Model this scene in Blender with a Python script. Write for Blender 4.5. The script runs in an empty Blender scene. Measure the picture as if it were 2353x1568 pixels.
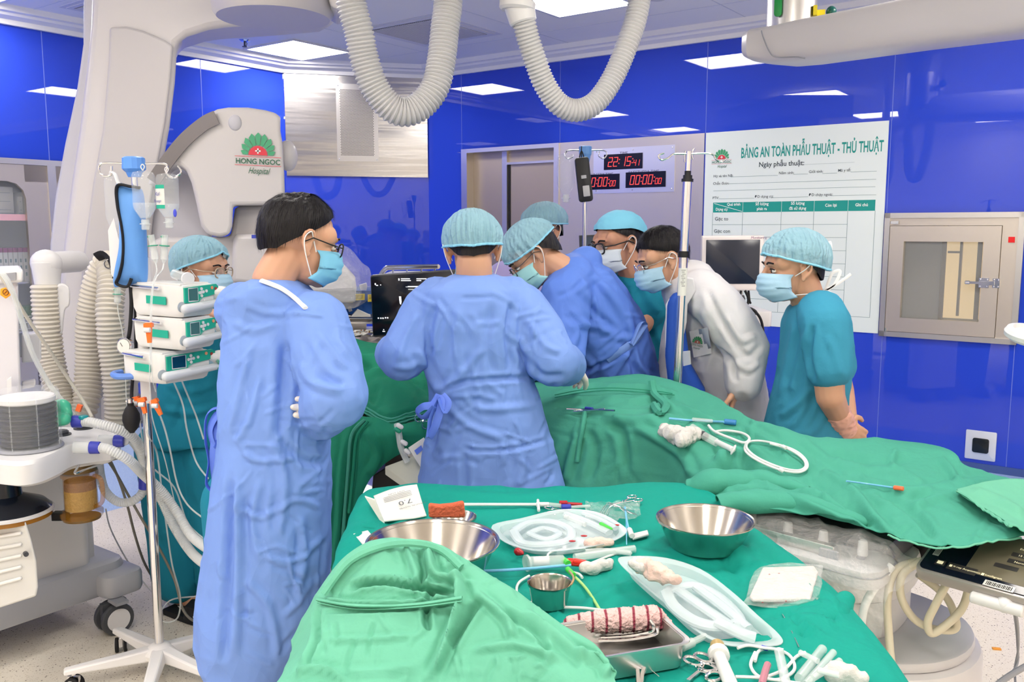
import bpy, bmesh, math, random
import numpy as np
from mathutils import Vector, Matrix, Quaternion
rnd = random.Random(7)
nrs = np.random.RandomState(11)
SC = bpy.context.scene
COL = SC.collection
# ------------------------------------------------------------------ camera
F = 2030.0
PITCH = math.radians(7.27)
EYE = np.array([0, 0, 1.6])
cd = bpy.data.cameras.new('camera'); cam = bpy.data.objects.new('camera', cd); COL.objects.link(cam)
cd.sensor_width = 36; cd.lens = 36 * F / 2353; cd.clip_start = 0.05
cam.location = EYE; cam.rotation_euler = (math.pi / 2 - PITCH, 0, 0)
SC.camera = cam
# ------------------------------------------------------------------ world + exposure
w = bpy.data.worlds.new('world'); SC.world = w; w.use_nodes = True
w.node_tree.nodes['Background'].inputs[0].default_value = (0.8, 0.85, 1, 1)
w.node_tree.nodes['Background'].inputs[1].default_value = 0.3
SC.view_settings.view_transform = 'Standard'; SC.view_settings.look = 'None'
SC.view_settings.gamma = 1; SC.view_settings.exposure = 0.0
SC.view_settings.use_curve_mapping = False
SC.cycles.max_bounces = 8; SC.cycles.diffuse_bounces = 4; SC.cycles.glossy_bounces = 4; SC.cycles.adaptive_threshold = .02
SC.cycles.transmission_bounces = 4; SC.cycles.transparent_max_bounces = 12
SC.cycles.caustics_reflective = False; SC.cycles.caustics_refractive = False
SC.cycles.sample_clamp_indirect = 4
LIGHT = 25.0        # strength of the ceiling panels


# ------------------------------------------------------------------ coordinates
def ray(x, y):
    a = (x - 1176.5) / F; b = -(y - 784) / F
    return np.array([a, math.cos(PITCH) + math.sin(PITCH) * b, -math.sin(PITCH) + math.cos(PITCH) * b])
def P(x, y, d):
    r = ray(x, y); return EYE + r * (d / r[1])
def PZ(x, y, z):
    r = ray(x, y); return EYE + r * ((z - 1.6) / r[2])
E1 = np.array([.806, -.592, 0]); E1 /= np.linalg.norm(E1)
N1 = np.array([E1[1], -E1[0], 0])
ORG = np.array([-1.49, 9.10, 0])
def R(u, v, z=0):                   # room coordinates: along the right wall, out from it, up
    return ORG + E1 * u + N1 * v + np.array([0, 0, z])
UP = np.array([0, 0, 1.0])
def V(*a): return np.array(a, dtype=float)
def nz(v):
    v = np.asarray(v, float); n = np.linalg.norm(v); return v / n if n > 1e-9 else V(0, 0, 1)
def frame(z, x=None):
    z = nz(z)
    if x is None: x = V(1, 0, 0) if abs(z[0]) < .9 else V(0, 1, 0)
    x = nz(np.asarray(x, float) - z * np.dot(x, z)); return x, np.cross(z, x), z
ROOMX = E1; ROOMY = -N1             # right-handed axes of the room (x along right wall, y into the wall)


# ------------------------------------------------------------------ noise
def _h(i, s):
    v = np.sin(i[..., 0] * 127.1 + i[..., 1] * 311.7 + i[..., 2] * 74.7 + s * 53.3) * 43758.5453
    return v - np.floor(v)
def noise(p, s=0):
    p = np.asarray(p, float); i = np.floor(p); f = p - i; f = f * f * (3 - 2 * f); r = 0
    for a in (0, 1):
        for b in (0, 1):
            for c in (0, 1):
                w_ = (f[..., 0] if a else 1 - f[..., 0]) * (f[..., 1] if b else 1 - f[..., 1]) * (f[..., 2] if c else 1 - f[..., 2])
                r = r + w_ * _h(i + V(a, b, c), s)
    return r * 2 - 1
def ridge(p, s=0): return 1 - 2 * np.abs(noise(p, s))


# ------------------------------------------------------------------ materials
def M(name, col, rough=.5, metal=0, spec=.5, bump=0, bscale=40, trans=0, alpha=1, emit=None, estr=1, coat=0,
      var=0, vscale=6, sheen=0, sss=0, aniso=None, ior=1.45, wave=None, bdist=.01, thin=False):
    m = bpy.data.materials.new(name); m.use_nodes = True
    nt = m.node_tree; b = nt.nodes['Principled BSDF']; I = b.inputs
    c = tuple(col) + (1,) if len(col) == 3 else tuple(col)
    I['Base Color'].default_value = c; I['Roughness'].default_value = rough; I['Metallic'].default_value = metal
    I['Specular IOR Level'].default_value = spec; I['IOR'].default_value = ior
    if trans: I['Transmission Weight'].default_value = trans
    if alpha < 1: I['Alpha'].default_value = alpha
    if emit: I['Emission Color'].default_value = tuple(emit) + (1,); I['Emission Strength'].default_value = estr
    if coat: I['Coat Weight'].default_value = coat; I['Coat Roughness'].default_value = .03
    if sheen: I['Sheen Weight'].default_value = sheen
    if sss: I['Subsurface Weight'].default_value = sss; I['Subsurface Radius'].default_value = (.012, .004, .002); I['Subsurface Scale'].default_value = 1
    tc = nt.nodes.new('ShaderNodeTexCoord')
    if bump or var:
        n = nt.nodes.new('ShaderNodeTexNoise'); n.inputs['Scale'].default_value = bscale; n.inputs['Detail'].default_value = 4
        src = tc.outputs['Object']
        if aniso:
            mp = nt.nodes.new('ShaderNodeMapping'); mp.inputs['Scale'].default_value = aniso
            nt.links.new(src, mp.inputs[0]); src = mp.outputs[0]
        nt.links.new(src, n.inputs['Vector'])
    if bump:
        bp = nt.nodes.new('ShaderNodeBump'); bp.inputs['Strength'].default_value = bump; bp.inputs['Distance'].default_value = bdist
        nt.links.new(n.outputs['Fac'], bp.inputs['Height']); nt.links.new(bp.outputs[0], I['Normal'])
    if var:
        n2 = nt.nodes.new('ShaderNodeTexNoise'); n2.inputs['Scale'].default_value = vscale; n2.inputs['Detail'].default_value = 3
        nt.links.new(tc.outputs['Object'], n2.inputs['Vector'])
        mx = nt.nodes.new('ShaderNodeMix'); mx.data_type = 'RGBA'
        mx.inputs[6].default_value = tuple(x * (1 - var) for x in c[:3]) + (1,)
        mx.inputs[7].default_value = tuple(min(1, x * (1 + var)) for x in c[:3]) + (1,)
        nt.links.new(n2.outputs['Fac'], mx.inputs[0]); nt.links.new(mx.outputs[2], I['Base Color'])
    if wave:                          # fine woven / crinkle lines: (scale, strength)
        wv = nt.nodes.new('ShaderNodeTexWave'); wv.inputs['Scale'].default_value = wave[0]; wv.inputs['Distortion'].default_value = wave[2] if len(wave) > 2 else 3
        wv.inputs['Detail'].default_value = 2
        nt.links.new(tc.outputs['Object'], wv.inputs['Vector'])
        bp = nt.nodes.new('ShaderNodeBump'); bp.inputs['Strength'].default_value = wave[1]; bp.inputs['Distance'].default_value = .004
        nt.links.new(wv.outputs['Fac'], bp.inputs['Height'])
        if I['Normal'].is_linked: nt.links.new(I['Normal'].links[0].from_socket, bp.inputs['Normal'])
        nt.links.new(bp.outputs[0], I['Normal'])
    m['i'] = 1
    return m
def S(r, g, b):                        # sRGB 0..255 -> linear
    f = lambda c: (c / 255 / 12.92) if c / 255 <= .04045 else ((c / 255 + .055) / 1.055) ** 2.4
    return (f(r), f(g), f(b))


# ------------------------------------------------------------------ objects
def tag(o, label=None, cat=None, group=None, kind=None):
    if label: o['label'] = label
    if cat: o['category'] = cat
    if group: o['group'] = group
    if kind: o['kind'] = kind
    return o
def thing(name, loc, label, cat, group=None):
    o = bpy.data.objects.new(name, None); COL.objects.link(o); o.location = Vector(loc); o.empty_display_size = .05
    return tag(o, label, cat, group)
def world_loc(o):
    v = Vector(o.location)
    while o.parent: o = o.parent; v += o.location
    return np.array(v)
def copy_tree(o, parent=None):
    c = o.copy(); COL.objects.link(c)
    if parent: c.parent = parent
    for ch in list(o.children): copy_tree(ch, c)
    return c
def link_mesh(name, verts, faces, mat, parent=None, smooth=True, mats=None, fm=None, origin=None, auto=None):
    me = bpy.data.meshes.new(name); verts = np.asarray(verts, float)
    if origin is None:
        if parent is not None: origin = world_loc(parent)
        else:
            lo = verts.min(0); hi = verts.max(0); origin = V((lo[0] + hi[0]) / 2, (lo[1] + hi[1]) / 2, lo[2])
    base = world_loc(parent) if parent is not None else V(0, 0, 0)
    me.from_pydata([tuple(v) for v in (verts - origin)], [], faces)
    for x in (mats or [mat]): me.materials.append(x)
    if fm is not None: me.polygons.foreach_set('material_index', fm)
    if smooth:
        me.polygons.foreach_set('use_smooth', [True] * len(me.polygons))
        if auto: me.set_sharp_from_angle(angle=math.radians(auto))
    me.update()
    o = bpy.data.objects.new(name, me); COL.objects.link(o)
    if parent is not None: o.parent = parent
    o.location = Vector(origin - base)
    return o


class MB:
    """collects shapes into ONE mesh"""
    def __init__(s): s.v = []; s.f = []; s.n = 0; s.mi = []; s.cur = 0
    def add(s, v, f):
        v = np.asarray(v, float).reshape(-1, 3); s.v.append(v)
        s.f += [tuple(i + s.n for i in q) for q in f]; s.mi += [s.cur] * len(f); s.n += len(v); return s
    def mat(s, i): s.cur = i; return s
    def box(s, c, size, ax=None, bev=0, taper=1):
        x, y, z = ax if ax is not None else (V(1, 0, 0), V(0, 1, 0), V(0, 0, 1))
        c = np.asarray(c, float); hx, hy, hz = [k / 2 for k in size]
        if bev <= 0:
            vs = [c + x * hx * a * (taper if k > 0 else 1) + y * hy * b * (taper if k > 0 else 1) + z * hz * k for k in (-1, 1) for a, b in ((-1, -1), (1, -1), (1, 1), (-1, 1))]
            return s.add(vs, [(3, 2, 1, 0), (4, 5, 6, 7), (0, 1, 5, 4), (1, 2, 6, 5), (2, 3, 7, 6), (3, 0, 4, 7)])
        return s.rbox(c, size, (x, y, z), min(bev, hx * .98, hy * .98), zb=min(bev, hz * .98) * .6)
    def rbox(s, c, size, ax=None, r=.01, zb=.004, n=4, taper=1):
        """box with rounded vertical corners and softened top / bottom rims"""
        x, y, z = ax if ax is not None else (V(1, 0, 0), V(0, 1, 0), V(0, 0, 1)); c = np.asarray(c, float)
        hx, hy, hz = [k / 2 for k in size]
        def ring(ins, zz, tp):
            pts = []
            for qx, qy, a0 in ((1, 1, 0), (-1, 1, 90), (-1, -1, 180), (1, -1, 270)):
                for k in range(n + 1):
                    a = math.radians(a0 + 90 * k / n)
                    px = qx * (hx - r) + (r - ins) * math.cos(a); py = qy * (hy - r) + (r - ins) * math.sin(a)
                    pts.append(c + x * px * tp + y * py * tp + z * zz)
            return pts
        return s.loft([ring(zb, -hz, 1), ring(zb * .3, -hz + zb * .3, 1), ring(0, -hz + zb, 1), ring(0, hz - zb, taper), ring(zb * .3, hz - zb * .3, taper), ring(zb, hz, taper)], caps=True)
    def loft(s, rings, caps=True, closed=True, loop=False):
        n = len(rings[0]); f = []; k = len(rings)
        for i in range(k if loop else k - 1):
            a = i * n; b = ((i + 1) % k) * n
            for j in range(n if closed else n - 1):
                q = (j + 1) % n; f.append((a + j, a + q, b + q, b + j))
        if caps and not loop: f.append(tuple(range(n - 1, -1, -1))); f.append(tuple((k - 1) * n + j for j in range(n)))
        return s.add(np.concatenate([np.asarray(r, float).reshape(-1, 3) for r in rings]), f)
    def cyl(s, p0, p1, r0, r1=None, n=16, bev=0):
        p0 = np.asarray(p0, float); p1 = np.asarray(p1, float); r1 = r0 if r1 is None else r1
        if bev:
            d = nz(p1 - p0); L = np.linalg.norm(p1 - p0)
            return s.lathe([(max(r0 - bev, 1e-4), 0), (r0, bev), (r1, L - bev), (max(r1 - bev, 1e-4), L)], p0, d, n)
        return s.lathe([(r0, 0), (r1, np.linalg.norm(p1 - p0))], p0, p1 - p0, n)
    def lathe(s, prof, base, axis=UP, n=24, caps=True, x=None, sx=1, sy=1):
        X, Y, Z = frame(axis, x); base = np.asarray(base, float)
        rings = [[base + Z * h + (X * math.cos(2 * math.pi * k / n) * sx + Y * math.sin(2 * math.pi * k / n) * sy) * r for k in range(n)] for r, h in prof]
        return s.loft(rings, caps)
    def sphere(s, c, r, ax=None, n=16, m=10):
        r = (r, r, r) if np.isscalar(r) else r
        x, y, z = ax if ax is not None else (V(1, 0, 0), V(0, 1, 0), V(0, 0, 1)); c = np.asarray(c, float)
        rings = []
        for i in range(m + 1):
            t = math.pi * min(max(i / m, .012), .988) - math.pi / 2
            rings.append([c + x * r[0] * math.cos(t) * math.cos(2 * math.pi * k / n) + y * r[1] * math.cos(t) * math.sin(2 * math.pi * k / n) + z * r[2] * math.sin(t) for k in range(n)])
        return s.loft(rings)
    def tube(s, pts, r, n=10, closed=False, caps=True, flat=1, xdir=None):
        pts = np.asarray(pts, float); k = len(pts); rr = np.full(k, r) if np.isscalar(r) else np.asarray(r, float)
        t = np.gradient(pts, axis=0) if not closed else np.roll(pts, -1, 0) - np.roll(pts, 1, 0)
        X, Y, Z = frame(t[0], xdir); rings = []
        for i in range(k):
            z = nz(t[i]); X = nz(X - z * np.dot(X, z)); Y = np.cross(z, X)
            rings.append([pts[i] + (X * math.cos(2 * math.pi * j / n) + Y * math.sin(2 * math.pi * j / n) * flat) * rr[i] for j in range(n)])
        return s.loft(rings, caps, loop=closed)
    def capsule(s, p0, p1, r0, r1=None, n=14):
        p0 = np.asarray(p0, float); p1 = np.asarray(p1, float); r1 = r0 if r1 is None else r1
        d = p1 - p0; L = max(np.linalg.norm(d), 1e-5); pr = []
        for k in range(5): a = math.pi / 2 * k / 4; pr.append((max(r0 * math.sin(a), r0 * .04), -r0 * math.cos(a)))
        for k in range(5): a = math.pi / 2 * k / 4; pr.append((max(r1 * math.cos(a), r1 * .04), L + r1 * math.sin(a)))
        return s.lathe(pr, p0, d, n)
    def chain(s, pts, rs, n=14):
        for i in range(len(pts) - 1): s.capsule(pts[i], pts[i + 1], rs[i], rs[i + 1], n)
        return s
    def prism(s, poly, o, X, Y, depth, bev=0):
        o = np.asarray(o, float); Z = nz(np.cross(X, Y)); poly = np.asarray(poly, float)
        def rg(p, h): return [o + X * a + Y * b + Z * h for a, b in p]
        if bev:
            c = poly.mean(0); d = poly - c; L = np.linalg.norm(d, axis=1, keepdims=True); ins = c + d * (1 - bev / np.maximum(L, 1e-6))
            return s.loft([rg(ins, 0), rg(poly, bev), rg(poly, depth - bev), rg(ins, depth)])
        return s.loft([rg(poly, 0), rg(poly, depth)])
    def grid(s, G):
        a, b = G.shape[:2]
        return s.add(G.reshape(-1, 3), [(i * b + j, i * b + j + 1, (i + 1) * b + j + 1, (i + 1) * b + j) for i in range(a - 1) for j in range(b - 1)])
    def split(s, name, mat, parent=None, smooth=True, auto=35):
        k = 0; out = []
        for v in s.v:
            n = len(v); out.append(link_mesh(name, v, [tuple(i - k for i in q) for q in s.f if k <= q[0] < k + n], mat, parent, smooth, auto=auto)); k += n
        return out
    def text(s, t, o, X, Y, size, xs=1, align='LEFT', shear=0, bold=0, ext=.0006):
        v, f = text_geo(t, align, shear, bold)
        if len(v) == 0: return s
        Z = nz(np.cross(X, Y)); o = np.asarray(o, float)
        w_ = o + np.outer(v[:, 0] * size * xs, X) + np.outer(v[:, 1] * size, Y) + Z * ext
        return s.add(w_, f)
    def build(s, name, mat, parent=None, smooth=True, auto=35, mats=None, origin=None):
        return link_mesh(name, np.concatenate(s.v), s.f, mat, parent, smooth, mats, s.mi if mats else None, origin, auto)


_tc = {}
def text_geo(t, align, shear, bold):
    k = (t, align, shear, bold)
    if k not in _tc:
        cu = bpy.data.curves.new('t', 'FONT'); cu.body = t; cu.align_x = align; cu.shear = shear; cu.offset = bold; cu.resolution_u = 2
        ob = bpy.data.objects.new('t', cu); COL.objects.link(ob)
        dg = bpy.context.evaluated_depsgraph_get(); me = bpy.data.meshes.new_from_object(ob.evaluated_get(dg))
        v = np.array([x.co[:] for x in me.vertices]) if len(me.vertices) else np.zeros((0, 3))
        _tc[k] = (v, [tuple(p.vertices) for p in me.polygons])
        bpy.data.objects.remove(ob); bpy.data.curves.remove(cu); bpy.data.meshes.remove(me)
    return _tc[k]


def spline(pts, n=8, closed=False):
    pts = np.asarray(pts, float); k = len(pts); out = []
    for i in range(k if closed else k - 1):
        if closed: a, b, c, d = pts[(i - 1) % k], pts[i], pts[(i + 1) % k], pts[(i + 2) % k]
        else: a, b, c, d = pts[max(i - 1, 0)], pts[i], pts[i + 1], pts[min(i + 2, k - 1)]
        for j in range(n):
            t = j / n; out.append(.5 * ((2 * b) + (c - a) * t + (2 * a - 5 * b + 4 * c - d) * t * t + (3 * b - a - 3 * c + d) * t ** 3))
    if not closed: out.append(pts[-1])
    return np.array(out)
def circle(c, X, Y, r, n=24, a0=0, a1=360, ry=None):
    c = np.asarray(c, float); ry = r if ry is None else ry
    full = abs(a1 - a0) >= 360
    return np.array([c + X * r * math.cos(math.radians(a0 + (a1 - a0) * k / (n if full else n - 1))) + Y * ry * math.sin(math.radians(a0 + (a1 - a0) * k / (n if full else n - 1))) for k in range(n)])


# remesh many overlapping shapes into one continuous skin; returns verts, quads
def fuse(mb, voxel, smooth=3, factor=.5):
    o = link_mesh('tmp', np.concatenate(mb.v), mb.f, None, None, False, mats=[])
    md = o.modifiers.new('r', 'REMESH'); md.mode = 'VOXEL'; md.voxel_size = voxel; md.adaptivity = 0
    if smooth:
        sm = o.modifiers.new('s', 'SMOOTH'); sm.factor = factor; sm.iterations = smooth
    dg = bpy.context.evaluated_depsgraph_get(); me = bpy.data.meshes.new_from_object(o.evaluated_get(dg))
    n = len(me.vertices); v = np.empty(n * 3); me.vertices.foreach_get('co', v); v = v.reshape(-1, 3) + np.array(o.location)
    f = [tuple(p.vertices) for p in me.polygons]
    old = o.data; bpy.data.objects.remove(o); bpy.data.meshes.remove(me); bpy.data.meshes.remove(old)
    return v, f
def vnormals(v, f):
    q = np.array([t if len(t) == 4 else (t[0], t[1], t[2], t[2]) for t in f])
    n = np.cross(v[q[:, 2]] - v[q[:, 0]], v[q[:, 3]] - v[q[:, 1]]); r = np.zeros_like(v)
    for k in range(4): np.add.at(r, q[:, k], n)
    return r / np.maximum(np.linalg.norm(r, axis=1, keepdims=True), 1e-12)
def crease(v, nrm, pts, wdt, amp, ends=True, oneside=0):
    """push a fold (amp > 0 ridge, < 0 valley) along a 3-D polyline"""
    pts = spline(pts, 5) if len(pts) > 2 else np.asarray(pts, float)
    best = np.full(len(v), 1e9); tt = np.zeros(len(v)); L = len(pts) - 1
    lo = pts.min(0) - wdt * 4; hi = pts.max(0) + wdt * 4
    sel = np.where(np.all((v > lo) & (v < hi), axis=1))[0]
    if not len(sel): return v
    w_ = v[sel]; b = best[sel]; t_ = tt[sel]
    for i in range(L):
        a, d = pts[i], pts[i + 1] - pts[i]
        t = np.clip(((w_ - a) @ d) / max(d @ d, 1e-12), 0, 1); q = np.linalg.norm(w_ - a - t[:, None] * d, axis=1)
        m = q < b; b = np.where(m, q, b); t_ = np.where(m, (i + t) / L, t_)
    fade = np.clip(np.minimum(t_, 1 - t_) * 5, 0, 1) if ends else 1
    x = b / wdt
    prof = np.exp(-x * x) - .35 * np.exp(-((x - 1.7) ** 2) * 1.6)
    v = v.copy(); v[sel] += nrm[sel] * (amp * prof * fade)[:, None]
    return v
def catgrid(C, nu, nv):
    """smooth surface through a control grid of points, C[rows][cols]"""
    C = np.asarray(C, float)
    A = np.array([spline(r, nv) for r in C])
    return np.array([spline(A[:, j], nu) for j in range(A.shape[1])]).transpose(1, 0, 2)
def sheet(name, G, mat, parent=None, thick=.003, label=None, cat=None, origin=None, mats=None):
    """a cloth from a fine grid of points, with real thickness"""
    a, b = G.shape[:2]; v = G.reshape(-1, 3)
    f = [(i * b + j, i * b + j + 1, (i + 1) * b + j + 1, (i + 1) * b + j) for i in range(a - 1) for j in range(b - 1)]
    n = vnormals(v, f); w_ = v - n * thick; k = len(v)
    fb = [tuple(x + k for x in q[::-1]) for q in f]
    rim = [i * b for i in range(a)] + [(a - 1) * b + j for j in range(1, b)] + [i * b + b - 1 for i in range(a - 2, -1, -1)] + [j for j in range(b - 2, 0, -1)]
    fr = [(rim[i], rim[(i + 1) % len(rim)], rim[(i + 1) % len(rim)] + k, rim[i] + k) for i in range(len(rim))]
    o = link_mesh(name, np.concatenate([v, w_]), f + fb + fr, mat, parent, True, origin=origin)
    if label: tag(o, label, cat)
    return o
# ================================================================== materials
m_blue = M('blue_glass', S(46, 74, 204), .012, spec=.6)
m_pale = M('pale_wall', S(236, 230, 220), .3)  # unseen rear walls kept off-white to bounce more neutral light
m_seam = M('seam_metal', S(110, 128, 215), .3, spec=.5)
m_ceil = M('ceiling_paint', S(250, 247, 241), .45, spec=.4)
m_white = M('white_plastic', S(224, 224, 226), .35)
m_offw = M('offwhite_plastic', S(226, 224, 226), .4)
m_grey = M('grey_plastic', S(150, 152, 160), .4)
m_dgrey = M('dark_grey_plastic', S(70, 72, 78), .45)
m_black = M('black_plastic', S(16, 16, 20), .4)
m_blackm = M('black_rubber', S(22, 22, 26), .7)
m_chrome = M('chrome', (.78, .78, .8), .12, 1)
m_steel = M('brushed_steel', (.70, .64, .57), .38, 1, bump=.12, bscale=3, aniso=(90, 90, 1.2), bdist=.002)
m_steelw = M('rolled_steel', (.62, .60, .58), .22, 1, bump=.4, bscale=1.0, aniso=(.2, .2, 3.0), bdist=.05)
m_steelm = M('satin_steel', (.72, .70, .68), .32, 1)
m_steeld = M('beige_brown_steel', (.50, .42, .32), .45, 1)  # the door leaf's own darker beige-brown tone
m_bowl = M('polished_steel', (.52, .49, .45), .17, 1)
m_led = M('red_led', S(255, 40, 40), .5, emit=(1, .06, .05), estr=2.2)
m_glass = M('clear_glass', (.9, .95, .95), .03, alpha=.12, spec=.9)
m_green_logo = M('logo_green', S(66, 160, 110), .4)
m_dgreen = M('print_dark_green', S(14, 92, 66), .5)
m_red = M('print_red', S(214, 52, 66), .5)
m_teal_print = M('print_teal', S(22, 150, 140), .5)
m_board = M('board_white', S(228, 238, 236), .18, spec=.4)
m_ink = M('print_ink', S(45, 62, 70), .6)
m_line = M('print_line', S(110, 140, 142), .6)
m_wprint = M('print_white', S(240, 248, 246), .6)


def floor_mat(name, base, dot, dark):
    m = bpy.data.materials.new(name); m.use_nodes = True; nt = m.node_tree; b = nt.nodes['Principled BSDF']
    b.inputs['Roughness'].default_value = .28; b.inputs['Specular IOR Level'].default_value = .4
    tc = nt.nodes.new('ShaderNodeTexCoord'); last = None
    for sc_, thr, col, keep in ((150, .30, dot, .45), (85, .22, dark, .72)):
        vo = nt.nodes.new('ShaderNodeTexVoronoi'); vo.inputs['Scale'].default_value = sc_
        nt.links.new(tc.outputs['Object'], vo.inputs['Vector'])
        lt = nt.nodes.new('ShaderNodeMath'); lt.operation = 'LESS_THAN'; lt.inputs[1].default_value = thr
        nt.links.new(vo.outputs['Distance'], lt.inputs[0])
        sp = nt.nodes.new('ShaderNodeSeparateColor'); nt.links.new(vo.outputs['Color'], sp.inputs[0])
        gt = nt.nodes.new('ShaderNodeMath'); gt.operation = 'GREATER_THAN'; gt.inputs[1].default_value = keep
        nt.links.new(sp.outputs[0], gt.inputs[0])
        mu = nt.nodes.new('ShaderNodeMath'); mu.operation = 'MULTIPLY'; nt.links.new(lt.outputs[0], mu.inputs[0]); nt.links.new(gt.outputs[0], mu.inputs[1])
        mx = nt.nodes.new('ShaderNodeMix'); mx.data_type = 'RGBA'; nt.links.new(mu.outputs[0], mx.inputs[0])
        if last is None: mx.inputs[6].default_value = base + (1,)
        else: nt.links.new(last, mx.inputs[6])
        mx.inputs[7].default_value = col + (1,); last = mx.outputs[2]
    nt.links.new(last, b.inputs['Base Color'])
    return m
m_floor = floor_mat('speckled_cream_vinyl', S(236, 228, 214), S(204, 192, 174), S(96, 78, 66))
m_floorb = floor_mat('speckled_blue_vinyl', S(170, 198, 236), S(120, 150, 205), S(225, 232, 245))

UM, VM, HC = 8.6, 8.2, 3.1
U0, V0 = .858, 1.014                # where the cut corner meets the right and the left wall
def struct(o): o['kind'] = 'structure'; return o
def rbx(mb, u0, u1, v0, v1, z0, z1):
    return mb.box((R(u0, v0, z0) + R(u1, v1, z1)) / 2, (abs(u1 - u0), abs(v1 - v0), abs(z1 - z0)), (ROOMX, ROOMY, UP))
# floor, ceiling
mb = MB(); rbx(mb, 1.85, UM, 1.0, VM, -.1, 0); mb.mat(1); rbx(mb, -.1, 1.85, -.1, VM, -.1, 0); rbx(mb, 1.85, UM, -.1, 1.0, -.1, 0)
struct(mb.build('floor', None, mats=[m_floor, m_floorb], smooth=False))
mb = MB(); rbx(mb, -.1, UM + .1, -.1, VM + .1, HC, HC + .1); mb.mat(1)
for v in (.62, 2.15, 3.3, 5.0, 6.6): rbx(mb, 0, UM, v - .004, v + .004, HC - .0015, HC)
for u in (1.35, 2.55, 4.05, 5.1, 6.5, 7.6): rbx(mb, u - .004, u + .004, 0, VM, HC - .0016, HC)
struct(mb.build('ceiling', None, mats=[m_ceil, m_white], smooth=False))
# walls
def seams(mb, us, z0, z1, axis='r'):
    mb.mat(1)
    for u in us:
        if axis == 'r': rbx(mb, u - .0022, u + .0022, 0, .0012, z0, z1)
        else: rbx(mb, 0, .0012, u - .003, u + .003, z0, z1)
    mb.mat(0)
DO = (1.276, 3.684, 2.325)         # steel clad bay of the right wall
HT = (5.03, 5.87, .858, 1.704)     # hatch
mb = MB()
rbx(mb, U0, UM, -.1, 0, DO[2], 3.0); rbx(mb, U0, DO[0], -.1, 0, 0, DO[2]); rbx(mb, DO[1], HT[0] + .02, -.1, 0, 0, DO[2])
rbx(mb, HT[0] + .02, HT[1] - .02, -.1, 0, 0, HT[2] + .02); rbx(mb, HT[0] + .02, HT[1] - .02, -.1, 0, HT[3] - .02, DO[2]); rbx(mb, HT[1] - .02, UM, -.1, 0, 0, DO[2])
seams(mb, (1.272, 2.357, 3.69, 5.038, 6.4, 7.7), 2.325, 3.0); seams(mb, (3.69, 5.05, 5.86, 7.2), .03, .86); seams(mb, (5.036,), 1.7, 2.33)
mb.mat(1); rbx(mb, 5.86, UM, 0, .0012, 1.70, 1.706)
struct(mb.build('wall_right', None, mats=[m_blue, m_seam], smooth=False))
mb = MB(); rbx(mb, -.1, 0, V0, VM, 0, 3.0); seams(mb, (1.87, 3.17, 4.5, 5.8, 7.1), 0, 3.0, 'l')
struct(mb.build('wall_left', None, mats=[m_blue, m_seam], smooth=False))
# cut corner
CA, CB = R(0, V0), R(U0, 0); CX = nz(CB - CA); CN = np.cross(CX, UP); CL = np.linalg.norm(CB - CA)
def cbx(mb, a0, a1, n0, n1, z0, z1):
    return mb.box((CA + CX * (a0 + a1) / 2 + CN * (n0 + n1) / 2 + UP * (z0 + z1) / 2), (a1 - a0, n1 - n0, z1 - z0), (CX, -CN, UP))
if np.dot(CN, V(0, -1, 0)) < 0: CN = -CN
mb = MB(); cbx(mb, 0, CL, -.1, 0, 0, 3.0)
struct(mb.build('wall_corner', None, mats=[m_blue, m_seam], smooth=False))
def PC(x, y):                       # pixel -> (along, z) on the cut-corner wall
    r = ray(x, y); t = np.dot(CA - EYE, CN) / np.dot(r, CN); q = EYE + r * t; return np.dot(q - CA, CX), q[2]
zb = PC(815, 406)[1]
mb = MB(); cbx(mb, .012, CL - .008, 0, .012, zb, 3.0)
struct(mb.build('trim_1', m_steelw, smooth=False))
# perforated return-air grille on the steel corner panel
a0, z1 = PC(771, 192); a1, z0 = PC(870, 372)
g = thing('air_grille', CA + CX * (a0 + a1) / 2 + CN * .012 + UP * z0, 'tall perforated steel air grille on the steel corner panel', 'vent')
mb = MB(); cbx(mb, a0, a1, .012, .016, z0, z1); mb.build('plate', m_steelm, g, smooth=False)
mb = MB(); nx, ny = 24, 52; gw, gh = (a1 - a0) * .8, (z1 - z0) * .84
for j in range(ny):
    for i in range(nx):
        p = CA + CX * ((a0 + a1) / 2 - gw / 2 + gw * (i + (.5 if j % 2 else 0)) / nx) + CN * .0163 + UP * ((z0 + z1) / 2 - gh / 2 + gh * j / (ny - 1))
        q = circle(p, CX, UP, gw / nx * .36, 6); mb.add(q, [tuple(range(6))])
mb.build('perforations', M('hole_dark', S(50, 45, 45), .9), g, smooth=False)
mb = MB()
for a in (a0 + .02, a1 - .02):
    for z in (z0 + .02, z1 - .02): mb.sphere(CA + CX * a + CN * .017 + UP * z, (.006, .006, .006), n=8, m=6)
mb.split('screw', m_chrome, g)
# far side of the room (behind the photographer)
mb = MB(); rbx(mb, UM, UM + .1, -.1, VM, 0, 3.0); struct(mb.build('wall_near', m_pale, smooth=False))
mb = MB(); rbx(mb, -.1, UM, VM, VM + .1, 0, 3.0); struct(mb.build('wall_back', m_pale, smooth=False))
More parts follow.
